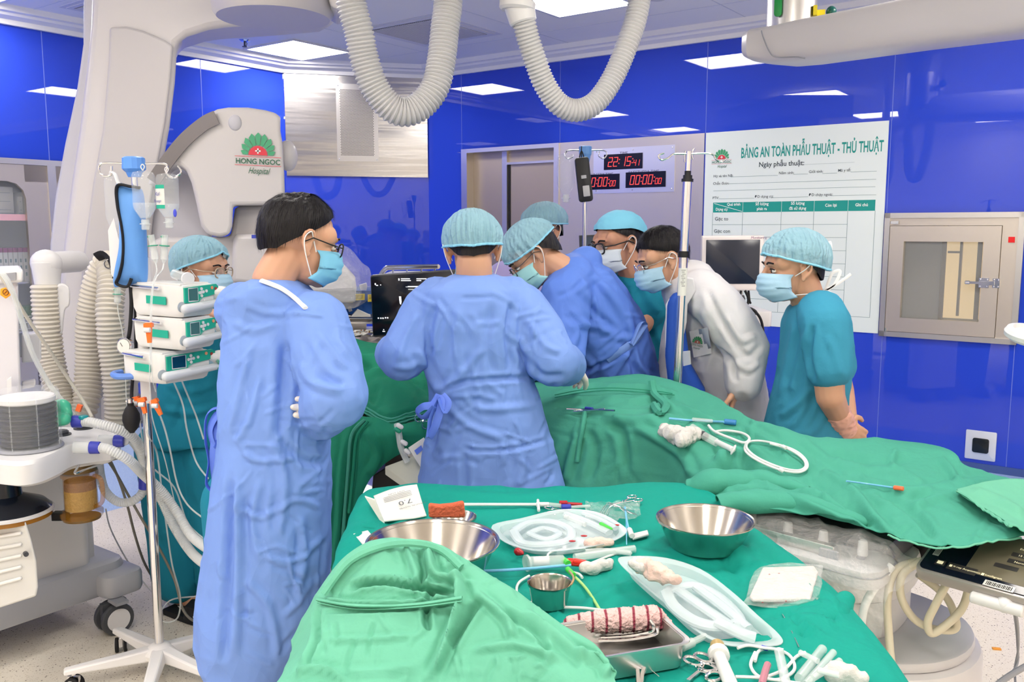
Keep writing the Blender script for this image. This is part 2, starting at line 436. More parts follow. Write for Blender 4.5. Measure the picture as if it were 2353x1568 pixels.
# cornice: a stepped cove along every wall
prof = [(0, 3.0), (.03, 3.0), (.045, 3.03), (.11, 3.045), (.125, 3.06), (.16, 3.066), (.185, 3.1), (0, 3.1)]
def cove(name, p, d, n, L):
    mb = MB(); rings = [[p + d * t + n * a + UP * z for a, z in prof] for t in (0, L)]; mb.loft(rings); struct(mb.build(name, m_ceil, smooth=False))
cove('trim_2', R(U0 - .07, 0), E1, N1, UM - U0 + .07); cove('trim_3', R(0, V0 - .07), N1, E1, VM - V0 + .07); cove('trim_4', CA, CX, CN, CL)
cove('trim_5', R(UM, 0), N1, -E1, VM); cove('trim_6', R(0, VM), E1, -N1, UM)
m_base = M('skirting_blue', S(70, 92, 150), .4)
for nm, a, b in (('baseboard_right', (3.69, .0), (UM, .012)), ('baseboard_left', (0, V0), (.012, VM))):
    mb = MB(); rbx(mb, a[0], b[0], a[1], b[1], 0, .05); struct(mb.build(nm, m_base, smooth=False))
# ceiling lights
m_lamp = M('lit_diffuser', (1, 1, 1), .5, emit=(1.0, .94, .865), estr=LIGHT)
LP = [(.56, 1.3), (3.3, 1.3), (5.85, 1.3), (.45, 3.85), (.45, 6.1), (3.4, 6.1), (5.95, 3.9), (5.95, 6.3), (3.3, 3.85), (7.8, 2.6), (7.8, 5.2), (6.9, 7.5), (4.6, 7.5), (2.0, 7.5)]  # last three panels are added fill to brighten the near side
LN = ['square lit ceiling panel above the steel corner panel', 'square lit ceiling panel behind the right hose loop', 'square lit ceiling panel above the wall hatch', 'square lit ceiling panel at the top left by the wall',
      'square lit ceiling panel along the left wall, out of frame', 'square lit ceiling panel over the middle of the room, out of frame', 'square lit ceiling panel above the instrument table, out of frame', 'square lit ceiling panel behind the camera',
      'square lit ceiling panel above the operating table', 'square lit ceiling panel by the near wall on the right', 'square lit ceiling panel by the near wall, left one', 'added square fill light panel over the photographer, right one', 'added square fill light panel over the photographer, middle one', 'added square fill light panel over the photographer, left one']
for (u, v), lb in zip(LP, LN):
    t = thing('ceiling_light', R(u, v, HC), lb, 'ceiling light', 'square ceiling lights')
    mb = MB()
    for a, b, c, d in ((-.32, .32, -.32, -.295), (-.32, .32, .295, .32), (-.32, -.295, -.295, .295), (.295, .32, -.295, .295)): rbx(mb, u + a, u + b, v + c, v + d, HC - .012, HC)
    mb.build('frame', m_white, t, smooth=False)
    mb = MB(); rbx(mb, u - .295, u + .295, v - .295, v + .295, HC - .006, HC - .001); mb.build('diffuser', m_lamp, t, smooth=False)
# ceiling air diffusers
def diffuser(u, v, lb, w=.36):
    t = thing('ceiling_diffuser', R(u, v, HC), lb, 'vent', 'ceiling air diffusers')
    mb = MB(); rbx(mb, u - w, u + w, v - w, v + w, HC - .008, HC); rbx(mb, u - w * 1.12, u + w * 1.12, v - w * 1.12, v + w * 1.12, HC - .003, HC); mb.build('frame', m_offw, t, smooth=False)
    mb = MB(); n = 34
    for k in range(n):
        a = u - w * .86 + w * 1.72 * k / (n - 1)
        rbx(mb, a - .0045, a + .0045, v - w * .86, v + w * .86, HC - .014, HC - .008)
    mb.build('slats', m_white, t, smooth=False)
    mb = MB(); rbx(mb, u - w * .88, u + w * .88, v - w * .88, v + w * .88, HC - .0085, HC - .0079); mb.build('backing', m_dgrey, t, smooth=False)
diffuser(1.92, 1.17, 'square slatted ceiling air diffuser behind the left hose loop')
diffuser(.72, 2.9, 'slatted ceiling air diffuser beside the white gantry arm', .3)
# sprinkler
q = PZ(562, 92, HC); t = thing('sprinkler', q, 'small chrome sprinkler head on the ceiling beside the lit panel', 'sprinkler')
mb = MB(); mb.cyl(q, q - UP * .012, .045, .03, 20); mb.build('rose', m_chrome, t)
mb = MB(); mb.cyl(q - UP * .012, q - UP * .05, .008, n=8); mb.cyl(q - UP * .05, q - UP * .054, .022, n=12); mb.tube([q - UP * .012 + V(.012, 0, 0), q - UP * .03 + V(.018, 0, 0), q - UP * .05 + V(.008, 0, 0)], .003, 6); mb.build('nozzle', m_dgrey, t)

# ------------------------------------------------------------------ steel bay: sliding door + clad panel
d = thing('door_1', R(1.83, 0, 0), None, None); struct(d)
mb = MB(); u0, u1, ut = 1.343, 2.305, 2.289
rbx(mb, DO[0], u0, -.1, .018, 0, DO[2]); rbx(mb, u0, u1, -.1, .018, ut, DO[2]); rbx(mb, u1, 2.357, -.1, .018, 0, DO[2]); mb.build('door_frame', m_steelm, d, smooth=False)
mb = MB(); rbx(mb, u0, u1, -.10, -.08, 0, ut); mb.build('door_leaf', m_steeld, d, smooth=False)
mb = MB(); rbx(mb, 1.695, 1.75, -.08, -.055, 0, ut); rbx(mb, 1.75, u1, -.08, -.05, 2.17, 2.19); mb.build('door_edge', m_steelm, d, smooth=False)
mb = MB(); rbx(mb, 1.75, 1.775, -.08, -.075, 0, 2.17); mb.build('door_gap', m_black, d, smooth=False)
mb = MB(); rbx(mb, 2.357, DO[1], -.1, .006, 0, DO[2]); struct(mb.build('trim_7', m_steel, smooth=False))

def RW(x, y):                       # pixel -> (u, z) on the right wall
    r = ray(x, y); t = np.dot(ORG - EYE, N1) / np.dot(r, N1); q = EYE + r * t - ORG; return np.dot(q, E1), q[2]
# ------------------------------------------------------------------ timer panel
t = thing('timer_panel', R(3.07, .006, 1.888), 'steel wall panel with three red digital timers', 'clock')
mb = MB(); rbx(mb, 2.70, 3.442, .006, .012, 1.888, 2.252); mb.build('plate', M('plate_steel', (.8, .79, .78), .3, 1), t, smooth=False)
SEG = {'0': 'abcdef', '1': 'bc', '2': 'abged', '4': 'fgbc', '5': 'afgcd'}
def digits(mb, txt, u, z, h):
    sh = .18
    def q(pts): mb.add([R(u + (x + y * sh) * h, .0165, z + y * h) for x, y in pts], [(0, 1, 2, 3)])
    for ch in txt:
        if ch == ':':
            for y in (.28, .68): q([(.0, y), (.09, y), (.09, y + .09), (0, y + .09)])
            u += .2 * h; continue
        if ch == ' ': u += .12 * h; continue
        wd, k = .5, .085
        B = {'a': (0, 1 - k, wd, 1), 'g': (0, .5 - k / 2, wd, .5 + k / 2), 'd': (0, 0, wd, k), 'f': (0, .5, k, 1), 'b': (wd - k, .5, wd, 1), 'e': (0, 0, k, .5), 'c': (wd - k, 0, wd, .5)}
        for s_ in SEG[ch]:
            x0, y0, x1, y1 = B[s_]; q([(x0 + .012, y0 + .012), (x1 - .012, y0 + .012), (x1 - .012, y1 - .012), (x0 + .012, y1 - .012)])
        u += .64 * h
    return u
m_disp = M('display_black', S(8, 6, 18), .2)
for (x0, y0, x1, y1), big, small in (((1390, 357, 1478, 386), '22: 15:', '41'), ((1340, 406, 1425, 431), '00:00:', '00'), ((1440, 399, 1531, 427), '00:00:', '00')):
    ua, zt = RW(x0, y0); ub, zbm = RW(x1, y1); zc = (RW(x0, (y0 + y1) / 2)[1] + RW(x1, (y0 + y1) / 2)[1]) / 2
    mb = MB(); rbx(mb, ua, ub, .012, .016, zc - .062, zc + .062); dsp = mb.build('display', m_disp, t, smooth=False)
    W_ = ub - ua; h = W_ * .215
    mb = MB(); u = digits(mb, big, ua + W_ * .1, zc - h / 2, h); digits(mb, small, u, zc - h / 2, h * .62); mb.build('digits', m_led, dsp, smooth=False)
mb = MB()
for tx, x, y in (('TIME', 1435, 356), ('SURGERY TIME', 1383, 405), ('ANESTHESIA TIME', 1480, 399)):
    u, z = RW(x, y); mb.text(tx, R(u, .0125, z), E1, UP, .035, align='CENTER')
mb.split('lettering', m_dgrey, t, False)
mb = MB()
for u in (2.73, 3.07, 3.42):
    for z in (1.91, 2.23): mb.sphere(R(u, .013, z), .006, n=8, m=5)
mb.split('screw', m_chrome, t)

# ------------------------------------------------------------------ clinic emblem (drawn where it stands)
def emblem(par, o, X, Y, s, green=m_green_logo, redc=m_red, txt=m_dgreen, ext=.0008, inkline=None):
    Z = nz(np.cross(X, Y)) * ext
    def pt(a, r): return o + Z + X * (r * math.cos(a) * 1.03) * s + Y * (r * math.sin(a)) * s
    mb = MB()
    for k in range(9):
        a = math.pi * (k + .5) / 9; ro = .80 + .28 * math.sin(a) ** 1.2; hw = math.pi / 9 * .44; sk = -.35 * hw * np.sign(math.cos(a)) if k != 4 else 0
        mb.add([pt(a - hw, .48), pt(a + hw, .48), pt(a + hw * 1.02, ro * .86), pt(a - sk, ro), pt(a - hw * 1.02, ro * .86)][::1], [(0, 4, 3, 2, 1)])
    mb.build('emblem_petals', green, par, smooth=False)
    mb = MB(); n = 18; mb.add([pt(math.pi * k / n, .44) for k in range(n + 1)], [tuple(range(n + 1))])
    for y in (-.085, -.50): mb.add([o + Z + X * a * s + Y * b * s for a, b in ((-1.12, y), (1.12, y), (1.12, y + .022), (-1.12, y + .022))], [(0, 1, 2, 3)])
    mb.build('emblem_sun', redc, par, smooth=False)
    mb = MB()
    for a, b in ((.035, .13), (.13, .035)): mb.add([o + Z * 1.6 + X * p * s + Y * (q + .2) * s for p, q in ((-a, -b), (a, -b), (a, b), (-a, b))], [(0, 1, 2, 3)])
    mb.build('emblem_cross', m_wprint, par, smooth=False)
    mb = MB(); mb.text('HONG NGOC', o + Y * -.42 * s, X, Y, .36 * s, .94, 'CENTER', 0, .012, ext)
    mb.text('Hospital', o + Y * -.88 * s + X * .03 * s, X, Y, .42 * s, .72, 'CENTER', .45, .0, ext); mb.build('emblem_lettering', txt, par, smooth=False)

# ------------------------------------------------------------------ surgical safety board
b = thing('safety_board', R(4.36, 0, .87), 'white printed safety form panel with green title on the blue wall', 'board')
mb = MB(); rbx(mb, 3.695, 5.022, .002, .006, .872, 2.325); mb.build('panel', m_board, b, smooth=False)
def bt(mb, s_, x, y, size, **k):
    u, z = RW(x, y); mb.text(s_, R(u, .0064, z), E1, UP, size, **k)
mb = MB(); ua, za = RW(1703, 362); ub, zb_ = RW(2030, 343)
v_, _f = text_geo('BẢNG AN TOÀN PHẪU THUẬT - THỦ THUẬT', 'LEFT', 0, .022); wd = v_[:, 0].max() - v_[:, 0].min()
sz = .105; mb.text('BẢNG AN TOÀN PHẪU THUẬT - THỦ THUẬT', R(ua, .0064, za - .004), E1, UP, sz, (ub - ua) / (wd * sz), bold=.022); mb.build('title', m_teal_print, b, smooth=False)
mb = MB()
bt(mb, 'Ngày phẫu thuật:', 1744, 384, .05, xs=.95, bold=.012)
for s_, x, y in (('Họ và tên NB:', 1640, 408), ('Năm sinh:', 1790, 401), ('Giới tính:', 1859, 398), ('Mã y tế:', 1926, 395), ('Chẩn đoán:', 1639, 425), ('PTV:', 1638, 458), ('ĐD dụng cụ:', 1735, 455), ('ĐD chạy ngoài:', 1859, 451)):
    bt(mb, s_, x, y, .027, bold=.006)
bt(mb, 'Gạc to', 1643, 507, .038, bold=.004); bt(mb, 'Gạc con', 1641, 535, .038, bold=.004)
mb.split('lettering', m_ink, b, False)
mb = MB()
def hl(x0, y0, x1, y1, th=.0022):
    u0, z0_ = RW(x0, y0); u1, z1_ = RW(x1, y1); z = (z0_ + z1_) / 2; rbx(mb, u0, u1, .006, .0066, z - th / 2, z + th / 2)
def vl(x0, y0, x1, y1, th=.0026):
    u0, z0_ = RW(x0, y0); u1, z1_ = RW(x1, y1); u = (u0 + u1) / 2; rbx(mb, u - th / 2, u + th / 2, .006, .0066, min(z0_, z1_), max(z0_, z1_))
for q in ((1680, 408, 1788, 402), (1824, 401, 1857, 400), (1890, 399, 1924, 398), (1955, 396, 2015, 393), (1674, 424, 2014, 411), (1640, 440, 2012, 428), (1652, 458, 1734, 455), (1774, 455, 1858, 452), (1910, 451, 2014, 447)): hl(*q)
for k in range(46):
    x = 1835 + 130 * k / 46; hl(x, 379 - 6 * k / 46, x + 1.4, 379 - 6 * k / 46)
rowz = [RW(1640, 487)[1] - .137 * k for k in range(0, 8)]
cu = [RW(1639, 470)[0], RW(1708, 466)[0], RW(1797, 463)[0], RW(1872, 461)[0], RW(1950, 459)[0], RW(2013, 457)[0]]
ztop, zbot = (RW(1640, 467)[1] + RW(2013, 458)[1]) / 2, RW(2002, 730)[1]
zh = (RW(1640, 490)[1] + RW(2012, 483)[1]) / 2
for i in range(1, 9):
    z = zh - (zh - zbot) * i / 8; rbx(mb, cu[0], cu[4] if i < 8 else cu[5], .006, .0066, z - .0012, z + .0012)
for u in cu: rbx(mb, u - .0013, u + .0013, .006, .0066, zbot, zh)
mb.build('form_lines', m_line, b, smooth=False)
mb = MB()
for i in range(5): rbx(mb, cu[i] + .0015, cu[i + 1] - .0015, .006, .0068, zh, ztop)
mb.build('table_header', m_teal_print, b, smooth=False)
mb = MB()
for s_, i, dz, f_ in (('Quá trình', 0, .05, .7), ('Dụng cụ', 0, .014, .3), ('Số lượng', 1, .05, .5), ('phát ra', 1, .014, .5), ('Số lượng', 2, .05, .5), ('đã sử dụng', 2, .014, .5), ('Còn lại', 3, .032, .5), ('Ghi chú', 4, .032, .5)):
    mb.text(s_, R(cu[i] + (cu[i + 1] - cu[i]) * f_, .0072, zh + dz), E1, UP, .03, .9, 'CENTER', 0, .02)
p0, p1 = R(cu[0] + .01, .0072, ztop - .006), R(cu[1] - .005, .0072, zh + .006); dd = UP * .0018
mb.add([p0 - dd, p1 - dd, p1 + dd, p0 + dd], [(0, 1, 2, 3)])
mb.build('header_lettering', m_wprint, b, smooth=False)
u, z = RW(1659, 366); emblem(b, R(u, .0064, z), E1, UP, .072)

# ------------------------------------------------------------------ pass-through hatch
h = thing('pass_through_hatch', R(5.45, 0, .858), 'steel framed wall hatch with a glass window and latch', 'hatch')
u0, u1, z0, z1 = HT
mb = MB()
for a, b_, c, d_ in ((u0, u1, z1 - .035, z1), (u0, u1, z0, z0 + .035), (u0, u0 + .035, z0, z1), (u1 - .035, u1, z0, z1)): rbx(mb, a, b_, -.02, .022, c, d_)
mb.build('frame', m_steelm, h, smooth=False)
mb = MB(); rbx(mb, u0 + .035, u1 - .035, -.03, .004, z1 - .085, z1 - .035); rbx(mb, u1 - .125, u1 - .035, -.03, .004, z0 + .035, z1 - .085); mb.build('surround', m_steel, h, smooth=False)
da, db, dc, dd_ = u0 + .037, u1 - .128, z0 + .037, z1 - .088
g0 = RW(2078, 555); g1 = RW(2249, 740); ga, gz1, gb, gz0 = g0[0], g0[1], g1[0], g1[1]
mb = MB()
for a, b_, c, d_ in ((da, db, gz1, dd_), (da, db, dc, gz0), (da, ga, gz0, gz1), (gb, db, gz0, gz1)): rbx(mb, a, b_, -.025, .014, c, d_)
dr = mb.build('hatch_door', m_steel, h, smooth=False)
mb = MB(); rbx(mb, ga, gb, .0, .004, gz0, gz1); mb.build('pane', m_glass, dr, smooth=False)
mb = MB(); ul, zl = RW(2262, 650)
rbx(mb, ul - .03, ul + .03, .014, .024, zl - .032, zl + .032); rbx(mb, ul - .10, ul + .02, .024, .036, zl - .008, zl + .008); mb.cyl(R(ul - .11, .03, zl), R(ul - .08, .03, zl), .012, n=12, bev=.003); rbx(mb, ul + .02, ul + .06, .018, .034, zl - .012, zl + .012)
rbx(mb, ul + .05, ul + .09, .004, .02, zl - .03, zl + .03)
for a in (-.02, .02, .058, .082):
    for c in (-.022, .022): mb.sphere(R(ul + a, .025 if a < .03 else .021, zl + c), .006, n=8, m=5)
mb.build('latch', m_chrome, h, smooth=True)
us, zs = RW(2325, 551); mb = MB(); rbx(mb, us - .018, us + .018, .004, .014, zs - .018, zs + .018); mb.build('red_switch', M('switch_red', S(190, 20, 24), .3, emit=(.6, .01, .01), estr=.5), h, smooth=False)
mb = MB(); rbx(mb, u0 + .04, u0 + .09, .014, .022, z1 - .075, z1 - .055); rbx(mb, u0 + .04, u0 + .05, .014, .024, z0 + .03, z0 + .06); mb.build('hinge', m_chrome, h, smooth=False)
# inside of the hatch: a lined box closed by a glowing far pane
mb = MB(); D = .55
rbx(mb, u0, u0 + .02, -D, -.03, z0, z1); rbx(mb, u1 - .02, u1, -D, -.03, z0, z1); rbx(mb, u0, u1, -D, -.03, z0, z0 + .02); rbx(mb, u0, u1, -D, -.03, z1 - .02, z1); rbx(mb, u0, u1, -D - .02, -D, z0, z1)
mb.build('lining', M('hatch_lining', S(190, 186, 176), .5), h, smooth=False)
mb = MB(); uw = u0 + .30; rbx(mb, uw, uw + .36, -D, -D + .015, z0 + .1, z1 - .1); mb.build('far_glow_pane', M('hatch_far_glow', S(235, 205, 150), .5, emit=S(235, 205, 150), estr=.6), h, smooth=False)  # glow stands in for the lit next room and brightens the lining
mb = MB(); rbx(mb, uw - .03, uw, -D, -D + .03, z0 + .05, z1 - .05); rbx(mb, uw + .09, uw + .105, -D, -D + .045, z0 + .12, z1 - .16); rbx(mb, uw + .2, uw + .23, -D, -D + .03, z0 + .1, z1 - .1); rbx(mb, uw + .01, uw + .1, -D, -D + .03, z1 - .28, z1 - .265); mb.build('far_frame', M('hatch_far_frame', S(150, 130, 100), .5), h, smooth=False)
# wall outlet
o = thing('wall_outlet', R(5.705, 0, .076), 'square white framed wall outlet with a dark cover low on the blue wall', 'outlet')
mb = MB(); mb.rbox(R(5.705, .004, .172), (.183, .196, .009), (E1, UP, N1), .008, .003); mb.build('plate', M('plate_white', S(222, 226, 232), .3, .2), o)
mb = MB(); mb.rbox(R(5.705, .011, .172), (.098, .098, .008), (E1, UP, N1), .014, .002); mb.build('cover', M('outlet_cover', S(14, 24, 32), .25), o)
# ================================================================== imaging gantry and fixed equipment
def bev(o, w, seg=3, ang=40):
    m = o.modifiers.new('b', 'BEVEL'); m.width = w; m.segments = seg; m.limit_method = 'ANGLE'; m.angle_limit = math.radians(ang); return o
def slab(px, d, T, name, mat, par, bv=.015, dirv=None, sm=0):
    """solid of thickness T whose front outline is given in picture points at distance d (a number or one per point)"""
    px = np.array(px, float)
    if sm: px = spline(px, sm, True)
    ds = np.full(len(px), d) if np.isscalar(d) else np.asarray(d, float)
    fr = np.array([P(x, y, q) for (x, y), q in zip(px, ds)])
    c = fr.mean(0) - EYE; dv = nz(V(c[0], c[1], 0)) if dirv is None else nz(dirv)
    mb = MB(); mb.loft([fr, fr + dv * T]); o = mb.build(name, mat, par, smooth=True, auto=35)
    bm = bmesh.new(); bm.from_mesh(o.data); bmesh.ops.recalc_face_normals(bm, faces=bm.faces); bm.to_mesh(o.data); bm.free()
    if bv: bev(o, bv)
    return o
m_gantry = M('gantry_white', S(210, 207, 209), .32, spec=.5)
m_gantry2 = M('gantry_grey', S(200, 200, 210), .35)
m_groove = M('rail_grey', S(120, 116, 118), .35, .4)
m_poly = M('clear_film', (1, 1, 1), .08, alpha=.2, spec=1, bump=1, bscale=30, bdist=.03)
m_clear = M('clear_tube', (.85, .9, .9), .12, alpha=.38, spec=.7)
m_clearer = M('clear_plastic', (.85, .9, .93), .06, alpha=.16, spec=.9)
m_hose = M('corrugated_hose', S(214, 208, 196), .4)
m_hosew = M('white_hose', S(206, 206, 208), .38)

g = thing('imaging_gantry', R(1.9, 2.6, HC), 'big white curved imaging gantry arm hanging from the ceiling with emblem on its detector head', 'x-ray machine')
D = 4.25
slab([(213, -40), (209, 60), (200, 150), (185, 280), (160, 450), (140, 620), (126, 760), (120, 880), (122, 960), (150, 1010), (200, 1035), (260, 1030), (300, 985), (318, 900), (330, 760), (340, 620), (352, 500), (372, 390), (390, 290), (402, 190), (408, 100), (430, 82), (480, 66), (520, 60), (640, 52), (760, 42), (800, 20), (800, -150), (213, -150)], D, .34, 'column', m_gantry, g, .03)
slab([(192, 22), (192, 100), (178, 200), (150, 330), (128, 450), (116, 560), (112, 760), (180, 760), (215, 450), (230, 100), (230, -150), (200, -150)], D + .12, .30, 'side_cover', m_gantry2, g, .012)
slab([(252, 62), (250, 140), (236, 300), (214, 420), (190, 600), (176, 760), (172, 900), (182, 980), (250, 990), (292, 940), (306, 860), (318, 700), (334, 540), (358, 400), (380, 280), (392, 180), (398, 105), (380, 92), (330, 70), (290, 60)], D - .02, .06, 'front_cover', M('gantry_cover', S(196, 193, 195), .34), g, .012)
slab([(200, -240), (900, -240), (900, -110), (200, -110)], 4.0, .8, 'ceiling_carriage', m_gantry2, g, .02)
c = P(628, 10, 4.0); mb = MB(); mb.lathe([(.20, .16), (.265, .15), (.268, .10), (.255, .02), (.24, 0)][::-1], c - UP * .06, UP, 48); mb.build('joint_disc', M('gantry_joint', S(206, 203, 206), .3), g)
slab([(735, -60), (790, -60), (790, 14), (776, 22), (760, 12)], 3.9, .3, 'hose_bracket', m_gantry, g, .01)
# detector arc and shield
slab([(338, 425), (352, 395), (380, 350), (420, 305), (465, 268), (500, 250), (525, 246), (570, 246), (610, 252), (638, 260), (645, 270), (645, 300), (650, 330), (654, 400), (656, 470), (536, 472), (534, 520), (527, 540), (505, 545), (478, 540), (462, 520), (452, 470), (440, 420), (428, 392), (414, 380), (396, 382), (382, 398), (368, 425)], 4.0, .26, 'detector_shield', m_gantry, g, .03)
slab([(345, 425), (385, 372), (430, 392), (470, 420), (490, 560), (340, 560)], 4.3, .2, 'back_cover', m_gantry2, g, .02)
mb = MB(); arc = spline([P(352, 418, 3.985), P(384, 372, 3.985), P(425, 322, 3.985), P(470, 284, 3.985), P(498, 270, 3.985)], 8)
X_ = V(0, -1, 0)
rg = []
for i, p in enumerate(arc):
    t_ = nz(arc[min(i + 1, len(arc) - 1)] - arc[max(i - 1, 0)]); q = nz(np.cross(t_, X_)); rg.append([p - q * .03, p + q * .03, p + q * .03 + X_ * .006, p - q * .03 + X_ * .006])
mb.loft(rg); mb.build('rail_groove', m_groove, g, smooth=False)
mb = MB(); mb.sphere(P(661, 358, 4.12), (.045, .05, .07)); mb.build('pivot_cap', m_gantry, g)
mb = MB(); mb.sphere(P(540, 282, 4.0), (.03, .012, .035)); mb.build('corner_dimple', m_gantry2, g)
slab([(340, 560), (370, 545), (530, 545), (540, 480), (548, 472), (660, 472), (668, 520), (668, 600), (650, 700), (560, 760), (340, 760)], 4.14, .35, 'tube_housing', m_gantry, g, .03)
slab([(536, 545), (545, 538), (640, 536), (668, 560), (676, 640), (640, 660), (530, 650)], 4.05, .3, 'detector_neck', m_gantry, g, .03)
bx_ = [(620, 612), (650, 584), (745, 578), (775, 592), (816, 636), (820, 662), (816, 690), (690, 700), (610, 700)]
slab(bx_, 3.95, .34, 'detector_box', M('detector_grey', S(205, 205, 212), .4), g, .02)
slab([(640, 672), (816, 662), (818, 694), (690, 704), (640, 702)], 3.93, .36, 'detector_base', m_grey, g, .008)
# crinkled clear cover over the detector box
fr = np.array([P(x, y, 3.91) for x, y in spline([(585, 640), (620, 600), (690, 585), (730, 566), (765, 575), (800, 606), (823, 632), (824, 700), (740, 706), (640, 712), (590, 700)], 5, True)])
mb = MB(); rings = []
for k in range(9):
    s_ = [1.0, 1.02, 1.03, 1.03, 1.02, .8, .5, .25, .05][k]; dy = [.36, .2, .05, 0, -.02, -.03, -.035, -.037, -.038][k]
    c = fr.mean(0); q = c + (fr - c) * s_; q[:, 1] = 3.91 + dy; q += (noise(q * 14, 3) * .012)[:, None] * V(.3, 1, .6); rings.append(q)
mb.loft(rings); mb.build('plastic_cover', m_poly, g)
slab([(578, 540), (640, 540), (640, 548), (578, 548)], 4.0, .02, 'blue_label', M('label_blue', S(60, 75, 190), .5), g, 0)
# emblem on the shield
ex, ey = nz(P(638, 365, 3.995) - P(545, 360, 3.995)), nz(P(591, 305, 3.995) - P(593, 358, 3.995)); ex = V(1, 0, -.045); ex = nz(ex); ey = nz(np.cross(V(0, -1, 0), ex)) * 1.0
emblem(g, P(593, 357, 3.996), ex, ey, .092, M('emblem_green', S(72, 170, 125), .4), M('emblem_red', S(222, 60, 78), .4), M('emblem_dark', S(20, 100, 70), .4), .002)
# hanging hand control and elbow
slab(spline([(132, 655), (158, 660), (160, 700), (150, 712), (146, 740), (142, 768), (122, 770), (119, 745), (126, 705)], 3, True), 3.86, .05, 'hand_control', m_white, g, .008)
mb = MB(); p = P(106, 605, 3.9); mb.sphere(p, (.066, .06, .06)); mb.capsule(p, p + V(.03, .22, 0), .05, .05); mb.cyl(p - UP * .10, p + UP * .01, .052, .062, 24, bev=.008); mb.build('hose_elbow', m_white, g)

def corrugated(mb, pts, r, pitch=.018, depth=.09, n=20, sub=10):
    c = spline(pts, sub); seg = np.linalg.norm(np.diff(c, axis=0), axis=1); s_ = np.concatenate([[0], np.cumsum(seg)]); L = s_[-1]
    k = int(L / pitch); m = k * 4 + 1; q = np.linspace(0, L, m)
    p = np.stack([np.interp(q, s_, c[:, i]) for i in range(3)], 1)
    rr = r * np.where(np.arange(m) % 4 == 0, 1 - depth, np.where(np.arange(m) % 4 == 2, 1 + depth * .5, 1))
    return mb.tube(p, rr, n)
mb = MB(); D = 3.86
corrugated(mb, [P(102, 655, D), P(108, 740, D), P(118, 830, D), P(140, 920, D - .05), P(170, 965, D - .08), P(196, 930, D - .05), P(204, 840, D), P(206, 740, D), P(222, 650, D), P(246, 606, D), P(256, 640, D - .05), P(252, 720, D - .1), P(258, 800, D - .1), P(268, 880, D - .1), P(272, 975, D - .1), P(250, 1010, D - .05), P(220, 990, D)], .056, .019, .1, 22)
tag(mb.build('gantry_hose', m_hose, None), 'cream corrugated hose looping down beside the white gantry column', 'hose')
t = thing('hose_strap', P(250, 600, D), 'black strap holding up the cream corrugated hose', 'strap')
mb = MB(); mb.tube(spline([P(222, 592, D - .07), P(240, 586, D - .08), P(254, 606, D - .085), P(256, 650, D - .08), P(246, 700, D - .06)], 5), .022, 8, flat=.25); mb.build('band', m_blackm, t)
mb = MB(); mb.tube(circle(P(250, 607, D - .09), V(1, 0, 0), UP, .02, 14), .003, 6, True); mb.build('ring', m_chrome, t)
# lower gantry knuckle between the hoses
t = thing('gantry_knuckle', P(215, 930, 4.05), 'white rounded knuckle cover behind the corrugated hoses', 'cover')
slab(spline([(188, 812), (220, 806), (236, 830), (242, 880), (236, 915), (215, 925), (196, 905), (190, 860)], 3, True), 3.98, .1, 'cover', m_white, t, .02)
mb = MB(); mb.chain([P(214, 915, 4.03), P(216, 960, 4.0), P(228, 1000, 4.0)], [.035, .03, .026]); mb.build('stem', m_white, t)

# ------------------------------------------------------------------ wall cabinet (recessed in the left wall)
wl = bpy.data.objects['wall_left']; bpy.data.objects.remove(wl)
CV0, CV1, CZ = 2.45, 4.02, 2.06
mb = MB(); rbx(mb, -.1, 0, V0, CV0, 0, 3.0); rbx(mb, -.1, 0, CV1, VM, 0, 3.0); rbx(mb, -.1, 0, CV0, CV1, CZ, 3.0); seams(mb, (1.87, 4.5, 5.8, 7.1), 0, 3.0, 'l'); seams(mb, (3.17,), CZ, 3.0, 'l')
struct(mb.build('wall_left', None, mats=[m_blue, m_seam], smooth=False))
def PU(x, y, u):                    # pixel -> (v, z) on a plane u = const
    r = ray(x, y); o_ = ORG + E1 * u; t_ = np.dot(o_ - EYE, E1) / np.dot(r, E1); q = EYE + r * t_ - ORG; return np.dot(q, N1), q[2]
t = thing('supply_cabinet', R(0, 3.2, 0), 'steel supply cabinet with glass doors built into the left blue wall', 'cabinet')
mb = MB(); rbx(mb, -.42, -.40, CV0, CV1, 0, CZ); rbx(mb, -.4, 0, CV0, CV0 + .015, 0, CZ); rbx(mb, -.4, 0, CV1 - .015, CV1, 0, CZ); rbx(mb, -.4, 0, CV0, CV1, CZ - .015, CZ); rbx(mb, -.4, 0, CV0, CV1, 0, .12); rbx(mb, -.35, -.03, CV0, CV1, .6, .615)
mb.build('body', M('cabinet_inside', S(206, 208, 212), .4), t, smooth=False)
mb = MB()
for z in (1.70, 1.215, .86): rbx(mb, -.35, -.03, CV0, CV1, z - .012, z)
mb.split('shelf', m_steelm, t, False)
mb = MB(); rbx(mb, -.02, .02, CV0 - .03, CV1 + .03, CZ - .01, CZ + .03); rbx(mb, -.03, .022, 3.14, 3.20, .02, CZ); mb.build('frame', m_steelm, t, smooth=False)
